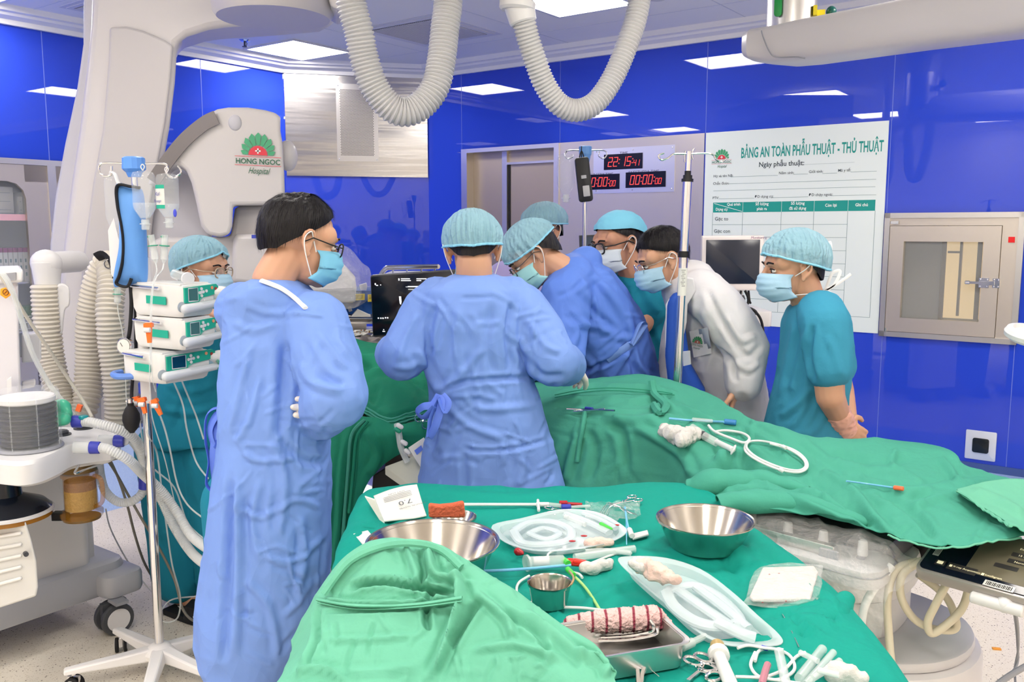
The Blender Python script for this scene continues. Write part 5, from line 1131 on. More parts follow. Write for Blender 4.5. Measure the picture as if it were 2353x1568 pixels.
mb = MB(); mb.rbox(ce, (.077, L, .037), (x_, z, -y_), .016, .008); mb.build('body', M('handset_black', S(30, 32, 36), .45), t)
mb = MB(); mb.rbox(ce - z * L * .26 + x_ * .006 - y_ * .0185, (.036, .058, .002), (x_, z, -y_), .003, .0005); mb.rbox(ce + z * L * .06 - y_ * .0185, (.028, .018, .002), (x_, z, -y_), .002, .0005); mb.split('sticker', M('sticker', S(200, 202, 204), .5), t)
mb = MB(); mb.cyl(a, a + UP * .06, .003, n=6); mb.tube(spline([a - x_ * .015 - z * .01, a + UP * .035, a + x_ * .015 - z * .01], 5), .003, 6); mb.build('loop', m_black, t)
# pole standing in front of the white coat
t = thing('drip_stand', P(1568, 700, 3.28) * V(1, 1, 0), 'bare steel drip pole with black collars in front of the white coat', 'drip stand')
D = 3.28; c = P(1583, 348, D); b0 = P(1556, 880, D); sl = (c - b0); base = b0 - sl / sl[2] * b0[2]
def pa(f): return b0 + sl * f
mb = MB(); mb.cyl(base, pa(.9), .0165, n=16); mb.cyl(pa(.9), pa(1.0), .011, n=14); mb.build('pole', m_chrome, t)
mb = MB(); mb.cyl(pa(.872), pa(.885), .022, n=14); mb.cyl(pa(.885), pa(.9), .017, n=14); mb.cyl(pa(.9), pa(.918), .012, n=14); mb.cyl(pa(.55), pa(.577), .021, n=14); mb.build('collar', m_black, t)
mb = MB(); hx = nz(V(1, 0, 0)); c = pa(.99)
mb.tube(spline([c - hx * .09 + UP * .002, c - hx * .11 - UP * .006, c - hx * .1 - UP * .022, c - hx * .075 - UP * .015, c - hx * .055 - UP * .001, c - hx * .02, c, c + hx * .08, c + hx * .1 - UP * .02, c + hx * .12 - UP * .028, c + hx * .14 - UP * .015], 6), .0035, 8)
mb.tube(spline([c - V(.012, 0, -.01), c - V(.016, 0, .01), c - V(.014, 0, .03)], 4), .003, 6); mb.tube(spline([c + V(.02, 0, .02), c + V(.012, 0, .0), c + V(.016, 0, -.02)], 4), .003, 6); mb.build('hook_bar', m_chrome, t)
mb = MB(); za, zb = pa(.505), pa(.385); nl = 9
mb.grid(np.array([[q + V(.0172 * math.cos(a), .0172 * math.sin(a), 0) for a in np.linspace(math.pi * 1.1, math.pi * 1.9, nl)] for q in (zb, za)])); st = mb.build('sticker', m_card, t)
mb = MB()
for k in range(9):
    q = pa(.495 - .0085 * k); mb.add([q + V(-.009 + (k % 3) * .002, -.0178, 0), q + V(.007 - (k % 2) * .004, -.0178, 0), q + V(.007 - (k % 2) * .004, -.0178, .0015), q + V(-.009 + (k % 3) * .002, -.0178, .0015)], [(0, 1, 2, 3)])
mb.build('print', m_ink, st, smooth=False)
for k in range(4):
    a = k * math.pi / 2 + .6; mb = MB(); mb.capsule(V(base[0], base[1], .06), V(base[0] + .22 * math.cos(a), base[1] + .22 * math.sin(a), .045), .018, .014); lg = mb.build('base_leg', m_arm, t); castor(lg, V(base[0] + .22 * math.cos(a), base[1] + .22 * math.sin(a), .025), .025, .03, V(-math.sin(a), math.cos(a), 0), m_blackm, m_chrome)
# ================================================================== people
m_skin = M('skin', S(206, 158, 130), .5, sss=.12, var=.05, vscale=14)
m_skin2 = M('skin_warm', S(194, 144, 118), .5, sss=.12, var=.05, vscale=14)
m_hair = M('black_hair', S(24, 22, 26), .5, spec=.3, bump=.8, bscale=60, aniso=(1, 1, .15))
m_gown = M('blue_gown', S(120, 154, 226), .6, bump=.55, bscale=7, bdist=.03, spec=.25)
m_gown2 = M('deep_blue_gown', S(94, 132, 222), .6, bump=.55, bscale=7, bdist=.03, spec=.25)
def facets(m, sc=7, st=.5, dist=.03):
    nt = m.node_tree; b = nt.nodes['Principled BSDF']; tc = nt.nodes.new('ShaderNodeTexCoord'); nz1 = nt.nodes.new('ShaderNodeTexNoise'); nz1.inputs['Scale'].default_value = 3
    mp = nt.nodes.new('ShaderNodeMapping'); mp.inputs['Scale'].default_value = (1, 1, .62); nt.links.new(tc.outputs['Object'], mp.inputs[0]); nt.links.new(mp.outputs[0], nz1.inputs['Vector'])
    ad = nt.nodes.new('ShaderNodeVectorMath'); ad.operation = 'MULTIPLY_ADD'; ad.inputs[1].default_value = (.22, .22, .22); nt.links.new(nz1.outputs['Color'], ad.inputs[0]); nt.links.new(mp.outputs[0], ad.inputs[2]); last = None
    for k in (1, 2.3):
        vo = nt.nodes.new('ShaderNodeTexVoronoi'); vo.inputs['Scale'].default_value = sc * k; nt.links.new(ad.outputs[0], vo.inputs['Vector'])
        bp = nt.nodes.new('ShaderNodeBump'); bp.inputs['Strength'].default_value = st / k ** .5; bp.inputs['Distance'].default_value = dist / k; nt.links.new(vo.outputs['Distance'], bp.inputs['Height'])
        if last: nt.links.new(last, bp.inputs['Normal'])
        last = bp.outputs[0]
    nt.links.new(last, b.inputs['Normal'])
facets(m_gown); facets(m_gown2)
m_tie = M('gown_tie_blue', S(92, 124, 224), .6)
m_teal = M('teal_scrubs', S(28, 124, 150), .8, spec=.2, bump=.3, bscale=26, bdist=.01)
m_teal2 = M('light_teal_scrubs', S(60, 144, 176), .8, spec=.2, bump=.3, bscale=26, bdist=.01)
m_coat = M('white_coat', S(216, 216, 222), .7, bump=.3, bscale=22, bdist=.01)
m_royal = M('royal_blue_scrubs', S(28, 76, 176), .7, bump=.3, bscale=26)
m_lilac = M('lilac_gown', S(170, 160, 214), .7)
m_cap = M('bouffant_cap', S(160, 208, 228), .7, alpha=.70, wave=(22, .6, 6), bump=.6, bscale=70)
m_capb = M('cap_band', S(140, 205, 232), .7)
m_scap = M('scrub_cap', S(120, 196, 226), .7, bump=.3, bscale=30)
m_mask = M('face_mask', S(168, 206, 232), .7, bump=.2, bscale=30)
m_maskb = M('face_mask_blue', S(120, 190, 224), .7)
m_string = M('mask_string', S(238, 240, 242), .7)
m_glove = M('latex_glove', S(236, 226, 218), .4, spec=.6)
m_gl = M('spectacle_lens', (.9, .95, 1), .03, alpha=.2, spec=1)
m_eye = M('eye_white', S(232, 226, 222), .2); m_iris = M('iris', S(28, 18, 14), .1)
m_gownfold = None
def gx(x, d): return P(x, 1000, d)[0]
def project(v):
    q = v - EYE; z = q[:, 1] * math.cos(PITCH) - q[:, 2] * math.sin(PITCH); y = q[:, 1] * math.sin(PITCH) + q[:, 2] * math.cos(PITCH)
    return np.stack([1176.5 + F * q[:, 0] / z, 784 - F * y / z], 1)
def folds(v, f, L):
    """pressed folds: each entry (picture polyline, width px, height m)"""
    n = vnormals(v, f); d = EYE - v; d /= np.linalg.norm(d, axis=1, keepdims=True); face = np.clip((n * d).sum(1) * 3, 0, 1); p = project(v); off = np.zeros(len(v))
    for pts, w_, amp in L:
        pts = spline(pts, 4) if len(pts) > 2 else np.asarray(pts, float); best = np.full(len(v), 1e9); tt = np.zeros(len(v)); K = len(pts) - 1
        for i in range(K):
            a, e = pts[i], pts[i + 1] - pts[i]; t = np.clip(((p - a) @ e) / max(e @ e, 1e-9), 0, 1); q = np.linalg.norm(p - a - t[:, None] * e, axis=1); m = q < best
            best = np.where(m, q, best); tt = np.where(m, (i + t) / K, tt)
        x = best / w_; off += amp * (np.exp(-x * x) - .4 * np.exp(-((x - 1.8) ** 2) * 1.5)) * np.clip(np.minimum(tt, 1 - tt) * 6, 0, 1) * face
    return v + n * off[:, None]
def crumple(v, f, A=.006, fr=(5, 5, 3), s=0, A2=.0025, f2=16):
    n = vnormals(v, f); q = v * np.array(fr); w_ = noise(v * 2.3, s + 9) * .6
    o_ = A * ridge(q + w_[:, None], s) + A * .6 * ridge(q[:, [1, 2, 0]] * 1.7 + w_[:, None], s + 1) + A2 * ridge(v * f2, s + 2)
    return v + n * o_[:, None]
def rcrease(n, x0, x1, y0, y1, sd):
    g = random.Random(sd); o = []
    for _ in range(n):
        x, y, a, L = g.uniform(x0, x1), g.uniform(y0, y1), g.choice((1.57, 1.2, 1.9, .5, 2.6, .1)) + g.uniform(-.3, .3), g.uniform(30, 110)
        q = [(x, y), (x + L * .5 * math.cos(a) + g.uniform(-8, 8), y + L * .5 * math.sin(a)), (x + L * math.cos(a), y + L * math.sin(a))]; o.append((q, g.uniform(3.5, 6.5), g.choice((1, 1, -1)) * g.uniform(.0022, .0048)))
    return o
SURF = [None]
def on(x, y, lift=.004):
    v = SURF[0]; p = project(v); k = np.where(np.hypot(p[:, 0] - x, p[:, 1] - y) < 9)[0]
    if not len(k): k = np.argsort(np.hypot(p[:, 0] - x, p[:, 1] - y))[:4]
    return P(x, y, v[k][:, 1].min() - lift)
def ons(pts, lift=.004): return [on(x, y, lift) for x, y in pts]
def cloth(name, mb, voxel, mat, par, A=.006, fr=(5, 5, 3), s=0, L=(), sm=3, A2=.0025):
    v, f = fuse(mb, voxel, sm); v = crumple(v, f, A, fr, s, A2)
    if L: v = folds(v, f, L)
    SURF[0] = v
    return link_mesh(name, v, f, mat, par)
def pring(xl, xr, y, d, dh, n=36, e=.85):
    c = P((xl + xr) / 2, y, d); hw = (xr - xl) / 2 / F * np.linalg.norm(V(c[1], c[2] - 1.6))
    return [c + V(hw * np.sign(math.cos(a)) * abs(math.cos(a)) ** e, dh * np.sign(math.sin(a)) * abs(math.sin(a)) ** e, 0) for a in np.linspace(0, 2 * math.pi, n, False)]
class Head:
    def __init__(s, c, yaw, pitch=0, roll=0, k=1.0):
        a, b, r = math.radians(yaw), math.radians(pitch), math.radians(roll); s.c = np.asarray(c, float); s.k = k
        f0 = V(math.cos(a), math.sin(a), 0); l0 = V(-math.sin(a), math.cos(a), 0); s.x = f0 * math.cos(b) - UP * math.sin(b); u = f0 * math.sin(b) + UP * math.cos(b)
        s.y = l0 * math.cos(r) + u * math.sin(r); s.z = np.cross(s.x, s.y)
    def __call__(s, x, y, z): return s.c + (s.x * x + s.y * y + s.z * z) * s.k
    def ax(s): return (s.x, s.y, s.z)
    def build(s, mb):
        H = s; k = s.k
        def el(c, r): mb.sphere(H(*c), tuple(q * k for q in r), H.ax(), 20, 14)
        def cp(a, b, r0, r1): mb.capsule(H(*a), H(*b), r0 * k, r1 * k, 12)
        el((-.012, 0, .035), (.098, .077, .082)); el((.028, 0, -.015), (.064, .064, .09)); el((.04, 0, -.075), (.048, .05, .038)); el((.072, 0, -.096), (.022, .024, .018))
        el((.084, 0, .026), (.014, .052, .012)); cp((.092, 0, .014), (.113, 0, -.026), .0085, .013); el((.09, 0, -.062), (.014, .026, .014))
        for y in (1, -1):
            el((.052, y * .042, -.022), (.028, .021, .024)); el((.104, y * .012, -.03), (.010, .008, .008)); el((.05, y * .052, .03), (.03, .02, .03))
            cp((.082, y * .018, .013), (.076, y * .047, .011), .005, .005)
            # ear: bowl, rim and lobe
            el((-.008, y * .078, -.006), (.014, .007, .026)); e = spline([H(.006, y * .082, .008), H(0, y * .088, .024), H(-.014, y * .092, .030), H(-.028, y * .093, .018), H(-.028, y * .092, -.004), H(-.016, y * .086, -.024), H(-.002, y * .08, -.036)], 4)
            mb.tube(e, .0052 * k, 8); el((-.004, y * .079, -.034), (.009, .006, .011))
        return s
    def eyes(s, par, brow=True):
        for y in (1, -1):
            mb = MB(); mb.sphere(s(.0815, y * .032, .001), tuple(q * s.k for q in (.009, .0145, .0075)), s.ax(), 12, 8); e = mb.build('eye', m_eye, par)
            mb = MB(); mb.sphere(s(.0885, y * .031, .001), tuple(q * s.k for q in (.003, .006, .0062)), s.ax(), 10, 6); mb.build('iris', m_iris, e)
            mb = MB(); mb.tube(spline([s(.097, y * .014, .026), s(.098, y * .03, .032), s(.088, y * .052, .028)], 5), [.003 * s.k] * 11, 7, flat=1.0); mb.build('eyebrow', m_hair, par)
            mb = MB(); mb.tube(spline([s(.088, y * .018, .006), s(.0915, y * .031, .0105), s(.083, y * .047, .005)], 5), .0018 * s.k, 6); mb.build('eyelashes', m_hair, e)
    def dome(s, name, par, mat, c, r, lim, amp=0, freq=26, nz_=.0, s_=0, bald=None, n=110, m=26, tuck=0):
        G = np.zeros((m, n, 3)); th = np.linspace(0, 2 * math.pi, n, False)
        lm = np.interp(np.degrees(np.abs((th + math.pi) % (2 * math.pi) - math.pi)), [0, 45, 90, 135, 180], lim)
        for i in range(m):
            t = i / (m - 1); ph = np.radians(lm * max(t, .01)); ov = np.maximum(ph - math.pi / 2, 0); sp_ = np.where(ov > 0, 1 - .16 * ov ** 2, np.sin(ph)); cz = np.where(ov > 0, -ov * .95, np.cos(ph))
            rr = 1 + amp * np.sin(freq * th + 3 * np.sin(2 * th)) * np.clip(t * 1.6 - .15, 0, 1) + amp * .7 * np.sin(freq * .43 * th + 8 * t) * t - tuck * np.clip(t - .8, 0, 1) * 5
            L = np.stack([c[0] + r[0] * rr * sp_ * np.cos(th), c[1] + r[1] * rr * sp_ * np.sin(th), c[2] + r[2] * rr * cz], 1)
            if nz_: L += (noise(L * 55, s_) * nz_ + noise(L * 22, s_ + 1) * nz_)[:, None] * (L - np.array(c)) / .1
            if bald is not None: L += (np.exp(-np.sum((L - np.array(bald[:3])) ** 2, 1) / bald[3] ** 2) * bald[4] * (1 + .9 * noise(L * 90, 5)))[:, None] * -(L - np.array(c)) / .1
            G[i] = s.c + (L @ np.array([s.x, s.y, s.z])) * s.k
        mb = MB(); mb.loft(list(G), caps=False); top = mb
        o_ = mb.build(name, mat, par); return o_, G
    def hair(s, par, lim=(54, 64, 96, 140, 150), bald=None, blades=1400, r=(.108, .086, .097)):
        o_, G = s.dome('hair', par, m_hair, (-.013, 0, .034), r, lim, nz_=.0025, bald=bald, tuck=.06)
        if blades:
            mb = MB(); m, n = G.shape[:2]; rg = random.Random(5); c0 = s(-.013, 0, .034)
            for _ in range(blades):
                i = rg.randint(3, m - 2); j = rg.randrange(n); p = G[i, j]; nn = nz(p - c0)
                if bald is not None and np.linalg.norm(np.array([(p - s.c) @ s.x, (p - s.c) @ s.y, (p - s.c) @ s.z]) / s.k - np.array(bald[:3])) < bald[3] * 1.0: continue
                d = nz(G[i + 1, j] - p); L = rg.uniform(.014, .03) * s.k; sd = np.cross(nn, d) * .0007; q = p + d * L + nn * rg.uniform(.001, .007) + sd * rg.uniform(-4, 4)
                mb.add([p - sd + nn * .0004, p + sd + nn * .0004, q], [(0, 1, 2)])
            mb.build('hair_strands', m_hair, o_)
        return o_
    def cap(s, par, lim=(76, 86, 104, 122, 130), r=(.126, .104, .106), c=(-.016, 0, .036), freq=30, amp=.022, tie=False):
        o_, G = s.dome('cap', par, m_cap, c, r, lim, amp, freq, .0015, 2, tuck=.05)
        mb = MB(); mb.tube(G[-1], .0042 * s.k, 6, True); mb.build('elastic_band', m_capb, o_); return o_
    def mask(s, par, mat=None, ties=False, wk=1):
        mat = mat or m_mask; na, nt_ = 25, 21; G = np.zeros((nt_, na, 3))
        for i in range(nt_):
            t = i / (nt_ - 1)
            for j in range(na):
                a = (j / (na - 1) * 2 - 1); an = math.radians(a * 82); w_ = (.075 - .012 * abs(t - .45)) * wk
                z = -.004 - .106 * t - (.012 * a * a if t < .5 else -.014 * a * a * (t * 2 - 1)); x = .018 + (.106 + .010 * math.sin(math.pi * min(t * 1.3, 1))) * math.cos(an) ** .9
                x -= .042 * max(0, t - .72) / .28 * (1 - abs(a) * .5); x -= .012 * max(0, .12 - t) / .12
                x += .0022 * math.sin(t * 4.2 * 2 * math.pi) * (1 - a * a); y = w_ * math.sin(an)
                G[i, j] = s(x, y, z)
        o_ = sheet('mask', G[::-1], mat, par, .0015)
        for y in (1, -1):
            mb = MB(); e0, e1 = s(.022, y * .071, -.022), s(.024, y * .066, -.088)
            if not ties:
                mb.tube(spline([e0, s(0, y * .085, .012), s(-.014, y * .098, .026), s(-.028, y * .098, .006), s(-.016, y * .09, -.03), e1], 5), .0016 * s.k, 6)
            else:
                mb.tube(spline([e0, s(-.01, y * .09, .0), s(-.05, y * .085, .03), s(-.11, y * .03, .05)], 5), .0022 * s.k, 6, flat=.5); mb.tube(spline([e1, s(-.03, y * .076, -.088), s(-.09, y * .05, -.092), s(-.118, y * .01, -.092)], 5), .0028 * s.k, 6, flat=.5)
            mb.build('mask_string', m_string, o_)
        return o_
    def glasses(s, par, mat, w_=.0022, r=(.024, .019), sq=.8, x=.112):
        mb = MB(); R_ = []
        for y in (1, -1):
            q = np.array([s(x - abs(y * .033 + r[0] * np.sign(math.cos(a)) * abs(math.cos(a)) ** sq) * .16, y * .033 + r[0] * np.sign(math.cos(a)) * abs(math.cos(a)) ** sq, .0 + r[1] * np.sign(math.sin(a)) * abs(math.sin(a)) ** sq) for a in np.linspace(0, 2 * math.pi, 28, False)]); R_.append(q)
            mb.tube(q, w_ * s.k, 7, True); mb.tube([s(x - .011, y * .058, .006), s(.06, y * .078, .006), s(0, y * .088, .012), s(-.028, y * .09, -.006)], w_ * .8 * s.k, 6)
        mb.tube(spline([s(x - .001, .0095, .004), s(x + .004, 0, .008), s(x - .001, -.0095, .004)], 4), w_ * s.k, 6)
        o_ = mb.build('glasses', mat, par)
        for q in R_: mb = MB(); mb.add(q, [tuple(range(28))]); mb.build('lens', m_gl, o_, smooth=False)
        return o_
def hand(mb, w_, d, pn, k=1.0, curl=35, spread=6, thumb=1, r=1.0):
    """palm + five jointed fingers; d finger direction, pn palm-out normal, thumb side +-1"""
    d = nz(d); pn = nz(pn - d * np.dot(pn, d)); sd = np.cross(d, pn) * thumb
    c = w_ + d * .045 * k; mb.sphere(c, (.046 * k, .038 * k, .0145 * k * r), (d, sd, pn), 14, 10); mb.capsule(w_ - d * .01, w_ + d * .03 * k, .024 * k * r, .026 * k * r)
    for i, (o_, L, q) in enumerate(((.027, .070, .0088), (.009, .080, .0092), (-.010, .074, .0086), (-.027, .058, .0076))):
        b = w_ + d * (.083 - .004 * abs(i - 1)) * k + sd * o_ * k; a = math.radians(curl * .5); sp = math.radians((1.5 - i) * spread)
        dd = nz(d * math.cos(sp) + sd * math.sin(sp)); p = b; pts = [w_ + d * .05 * k + sd * o_ * .9 * k, p]
        for s_ in (.45, .32, .23): v_ = dd * math.cos(a) + pn * math.sin(a); p = p + v_ * L * s_ * k; pts.append(p); a += math.radians(curl)
        mb.chain(pts, [q * k * r * t for t in (1.1, 1.12, 1.03, .95, .82)], 10)
    b = w_ + d * .018 * k + sd * .026 * k; t1 = nz(d * .62 + sd * .7 + pn * .35); t2 = nz(d * .85 + sd * .25 + pn * .45); t3 = nz(d * .9 - sd * .05 + pn * .5)
    mb.chain([b, b + t1 * .036 * k, b + t1 * .036 * k + t2 * .03 * k, b + t1 * .036 * k + t2 * .03 * k + t3 * .024 * k], [.0145 * k * r, .0115 * k * r, .0102 * k * r, .0085 * k * r], 10)
def person(lb, base): return thing('person', base, lb, 'person')
def shoe(par, p, d, mat, sandal=False, parts=None):
    d = nz(d); s_ = np.cross(UP, d); mb = MB()
    if sandal:
        pl = [(-.12, .036), (-.06, .04), (.04, .046), (.12, .042), (.15, .02)]; out = [p + d * a + s_ * b for a, b in pl] + [p + d * a - s_ * b for a, b in pl[::-1]]
        mb.loft([[q + UP * h for q in out] for h in (.002, .026)]); mb.tube([p + s_ * .048 + UP * .02 + d * .05, p + s_ * .04 + UP * .07 + d * .05, p + UP * .085 + d * .045, p - s_ * .04 + UP * .07 + d * .05, p - s_ * .048 + UP * .02 + d * .05], .03, 8, flat=.2, xdir=d)
    else: mb.sphere(p + UP * .035 + d * .02, (.135, .046, .04), (d, s_, UP)); mb.sphere(p + UP * .06 - d * .05, (.06, .042, .05), (d, s_, UP)); mb.box(p + UP * .008 + d * .02, (.26, .08, .016), (d, s_, UP))
    return mb.build('sandal' if sandal else 'shoe', mat, par)
m_shoe = M('dark_shoe', S(30, 32, 38), .6); m_gshoe = M('green_clog', S(20, 110, 96), .5)
def legs(body, hipz, x, y, w_=.085, foot=None, r=(.085, .06, .042)):
    for s_ in (-1, 1):
        h = V(x + s_ * w_, y, hipz); k = V(x + s_ * w_ * 1.05, y - .01, hipz * .53); a = V(x + s_ * w_ * 1.05, y + .02, .08); body.chain([h, k, a], r); body.capsule(a - UP * .03, a + nz(foot if foot is not None else V(0, 1, 0)) * .14 - UP * .04, .036, .03)
def trousers(par, hipz, x, y, mat, w_=.085, hem=.09, r=(.105, .09, .08), name='trousers', A=.006):
    mb = MB(); mb.sphere(V(x, y, hipz), (w_ + .05, .12, .12))
    for s_ in (-1, 1): mb.chain([V(x + s_ * w_, y, hipz), V(x + s_ * w_ * 1.05, y - .01, hipz * .55), V(x + s_ * w_ * 1.05, y + .01, hem + r[2] * .5)], r)
    return cloth(name, mb, .011, mat, par, A, (6, 6, 2), 4)

# ---- 1: man with arms crossed, foreground
pr = person('black haired man in a blue gown with arms crossed, seen from behind in the foreground', P(615, 1530, 2.52) * V(1, 1, 0))
H = Head(P(690, 556, 2.5), 35, 14, 0, 1.02); body = MB(); H.build(body)
body.chain([H(-.03, 0, -.05), H(-.055, 0, -.12), P(640, 690, 2.53)], [.056, .056, .058]); bx = P(620, 800, 2.52)
body.chain([P(636, 720, 2.53), bx, P(622, 980, 2.52), P(620, 1080, 2.52)], [.07, .1, .1, .1])
rs, re, rw = P(728, 745, 2.42), P(768, 915, 2.33), P(705, 950, 2.52); ls, le, lw = P(560, 715, 2.62), P(690, 905, 2.74), P(768, 930, 2.47)
body.chain([rs, re, rw], [.06, .048, .034]); body.chain([ls, le, lw], [.06, .048, .032]); legs(body, P(620, 1080, 2.52)[2], gx(600, 2.52), 2.53, .05, None, (.07, .055, .04))
hd = P(646, 930, 2.26) - lw; hand(body, lw, hd, V(-.6, .8, 0), .95, 14, 4, 1, .85)
v_, f_ = fuse(body, .0046, 2); link_mesh('body', v_, f_, m_skin, pr)
H.eyes(pr); H.hair(pr, (52, 62, 96, 134, 142), (-.05, -.02, .118, .03, .014), 2600, (.112, .09, .101)); H.mask(pr, m_maskb); H.glasses(pr, m_black)
g = MB(); rings = [pring(*q) for q in ((596, 676, 640, 2.47, .09), (562, 700, 654, 2.48, .13), (530, 718, 676, 2.50, .15), (522, 735, 720, 2.51, .15), (520, 745, 800, 2.51, .16), (515, 745, 900, 2.5, .165), (512, 748, 1000, 2.5, .165), (503, 752, 1100, 2.5, .17), (492, 752, 1200, 2.5, .18), (478, 749, 1300, 2.5, .19), (470, 738, 1380, 2.5, .20), (472, 712, 1450, 2.5, .20), (486, 678, 1512, 2.5, .19), (500, 668, 1545, 2.5, .18))]
g.loft(rings); g.chain([P(690, 720, 2.46), rs, P(752, 830, 2.38), re + V(0, .01, 0)], [.075, .092, .092, .085]); g.chain([re, P(742, 945, 2.42), rw], [.085, .075, .06]); g.chain([ls, P(600, 830, 2.72), le], [.08, .08, .07])
FL = [([(655, 780), (650, 900), (640, 1010)], 12, -.014), ([(690, 830), (720, 880), (790, 900)], 10, .010), ([(700, 780), (740, 860), (795, 885)], 8, -.008), ([(575, 800), (545, 920), (525, 1000)], 8, .008), ([(600, 860), (575, 960), (540, 1020)], 7, .007), ([(620, 1010), (655, 1100), (640, 1240)], 10, .009), ([(560, 1040), (600, 1060), (690, 1050)], 7, .007), ([(640, 1010), (700, 1060), (745, 1060)], 9, -.009), ([(540, 1160), (600, 1190), (680, 1150), (740, 1170)], 7, .006), ([(690, 1180), (700, 1280), (680, 1400)], 9, .008), ([(600, 1280), (680, 1290), (745, 1230)], 6, .006), ([(560, 1330), (620, 1400), (640, 1520)], 9, .008), ([(530, 1080), (528, 1250), (520, 1400), (512, 1530)], 9, -.014), ([(545, 1100), (550, 1300), (540, 1520)], 9, .012), ([(535, 740), (580, 760), (640, 740)], 8, .005), ([(650, 1420), (690, 1380), (720, 1330)], 7, .006), ([(690, 990), (740, 1000), (750, 980)], 7, -.008), ([(560, 700), (620, 720), (700, 715)], 8, .005), ([(730, 760), (770, 820), (800, 850)], 7, .006), ([(600, 1100), (580, 1200), (600, 1300)], 8, .006)]
go = cloth('gown', g, .0062, m_gown, pr, .0045, (5, 5, 3), 1, FL + rcrease(70, 500, 780, 680, 1500, 3), 4)
mb = MB(); mb.tube(spline(ons([(600, 645), (620, 652), (648, 664), (676, 684), (702, 708)], -.002), 6), .008, 8, flat=.6); mb.build('collar_binding', m_string, go)
mb = MB(); q = [pring(592, 676, y, 2.52, .078 + dd)  for y, dd in ((628, 0), (650, .03))]; mb.loft(q, caps=False); mb.build('undershirt', m_teal2, pr)
mb = MB()
for pts_ in ([(518, 938, 2.44), (490, 940, 2.43), (474, 960, 2.43), (472, 1010, 2.43), (480, 1060, 2.43), (474, 1110, 2.43), (488, 1130, 2.43)], [(514, 942, 2.44), (500, 990, 2.42), (492, 1050, 2.42), (498, 1110, 2.43)], [(516, 945, 2.43), (496, 956, 2.42), (482, 990, 2.42), (494, 1030, 2.42), (506, 1010, 2.42), (512, 960, 2.43)], [(520, 950, 2.42), (515, 1040, 2.42), (508, 1140, 2.42), (520, 1260, 2.40), (528, 1380, 2.38), (524, 1470, 2.38)]):
    mb.tube(spline(p3(pts_), 6), .014, 8, flat=.16)
mb.build('gown_ties', m_tie, go)
mb = MB(); hand(mb, lw, hd, V(-.6, .8, 0), .97, 14, 4, 1, 1.08); v_, f_ = fuse(mb, .0035, 2); v_ = crumple(v_, f_, .001, (40, 40, 40), 2, .0006, 90); link_mesh('glove', v_, f_, m_glove, pr)
trousers(pr, .8, gx(594, 2.55), 2.54, m_teal, .07, .09, (.1, .085, .08))
for s_ in (-1, 1): shoe(pr, V(gx(594, 2.55) + s_ * .08, 2.56, 0), V(.5, .8, 0), m_gshoe)

# ---- 2: woman behind the pumps
pr = person('woman in teal scrubs and blue hair net with clear glasses standing behind the syringe pumps', P(440, 1420, 3.55) * V(1, 1, 0))
H = Head(P(466, 622, 3.5), -18, 4, 0, .96); body = MB(); H.build(body); nx_, ny_ = P(440, 700, 3.55), 3.55
body.chain([H(-.03, 0, -.05), H(-.05, 0, -.12), P(440, 730, 3.56)], [.048, .05, .06]); body.chain([P(440, 730, 3.56), P(440, 860, 3.56), P(440, 1000, 3.56)], [.08, .085, .09])
s1, e1_, w1 = P(420, 728, 3.42), P(402, 820, 3.34), P(470, 722, 3.24); s2, e2_, w2 = P(462, 728, 3.70), P(500, 850, 3.7), P(560, 840, 3.5)
body.chain([s1, e1_, w1], [.046, .038, .026]); body.chain([s2, e2_, w2], [.046, .038, .026]); hand(body, w1, V(1, .2, -.1), V(0, -.3, -1), .9, 25, 4, -1); hand(body, w2, V(1, -.2, 0), V(0, 0, -1), .9, 25, 4, 1)
legs(body, P(440, 1020, 3.56)[2], gx(438, 3.56), 3.56, .08, V(.9, -.4, 0)); v_, f_ = fuse(body, .0048, 2); link_mesh('body', v_, f_, m_skin, pr)
H.eyes(pr); H.dome('hair', pr, m_hair, (-.013, 0, .034), (.106, .084, .096), (58, 68, 97, 138, 148), nz_=.002); H.cap(pr, (62, 78, 100, 124, 132), (.128, .106, .108)); H.mask(pr); H.glasses(pr, M('clear_frame', S(180, 160, 140), .2), .0026, (.025, .02), .8)
g = MB(); g.loft([pring(*q) for q in ((424, 470, 706, 3.56, .07), (405, 490, 722, 3.56, .11), (392, 505, 750, 3.56, .13), (388, 510, 840, 3.56, .14), (366, 530, 920, 3.56, .15), (354, 545, 980, 3.56, .16), (352, 548, 1012, 3.56, .16))]); g.chain([s1, (s1 + e1_) / 2 + V(0, 0, -.01)], [.075, .075]); g.chain([s2, e2_], [.07, .07])
cloth('scrub_top', g, .009, m_teal, pr, .007, (6, 6, 3), 3, [([(380, 880), (440, 900), (500, 880)], 8, .007), ([(370, 940), (440, 950), (510, 930)], 8, .008), ([(400, 990), (430, 900), (450, 830)], 8, -.007)])
trousers(pr, P(440, 1040, 3.56)[2], gx(442, 3.56), 3.57, m_teal, .085, .085, (.15, .115, .105))
for s_, yy in ((-1, 0), (1, .03)): shoe(pr, V(gx(424, 3.52) + (.12 if s_ > 0 else 0), 3.48 + yy, 0), V(.86, -.5, 0), m_blackm, True)

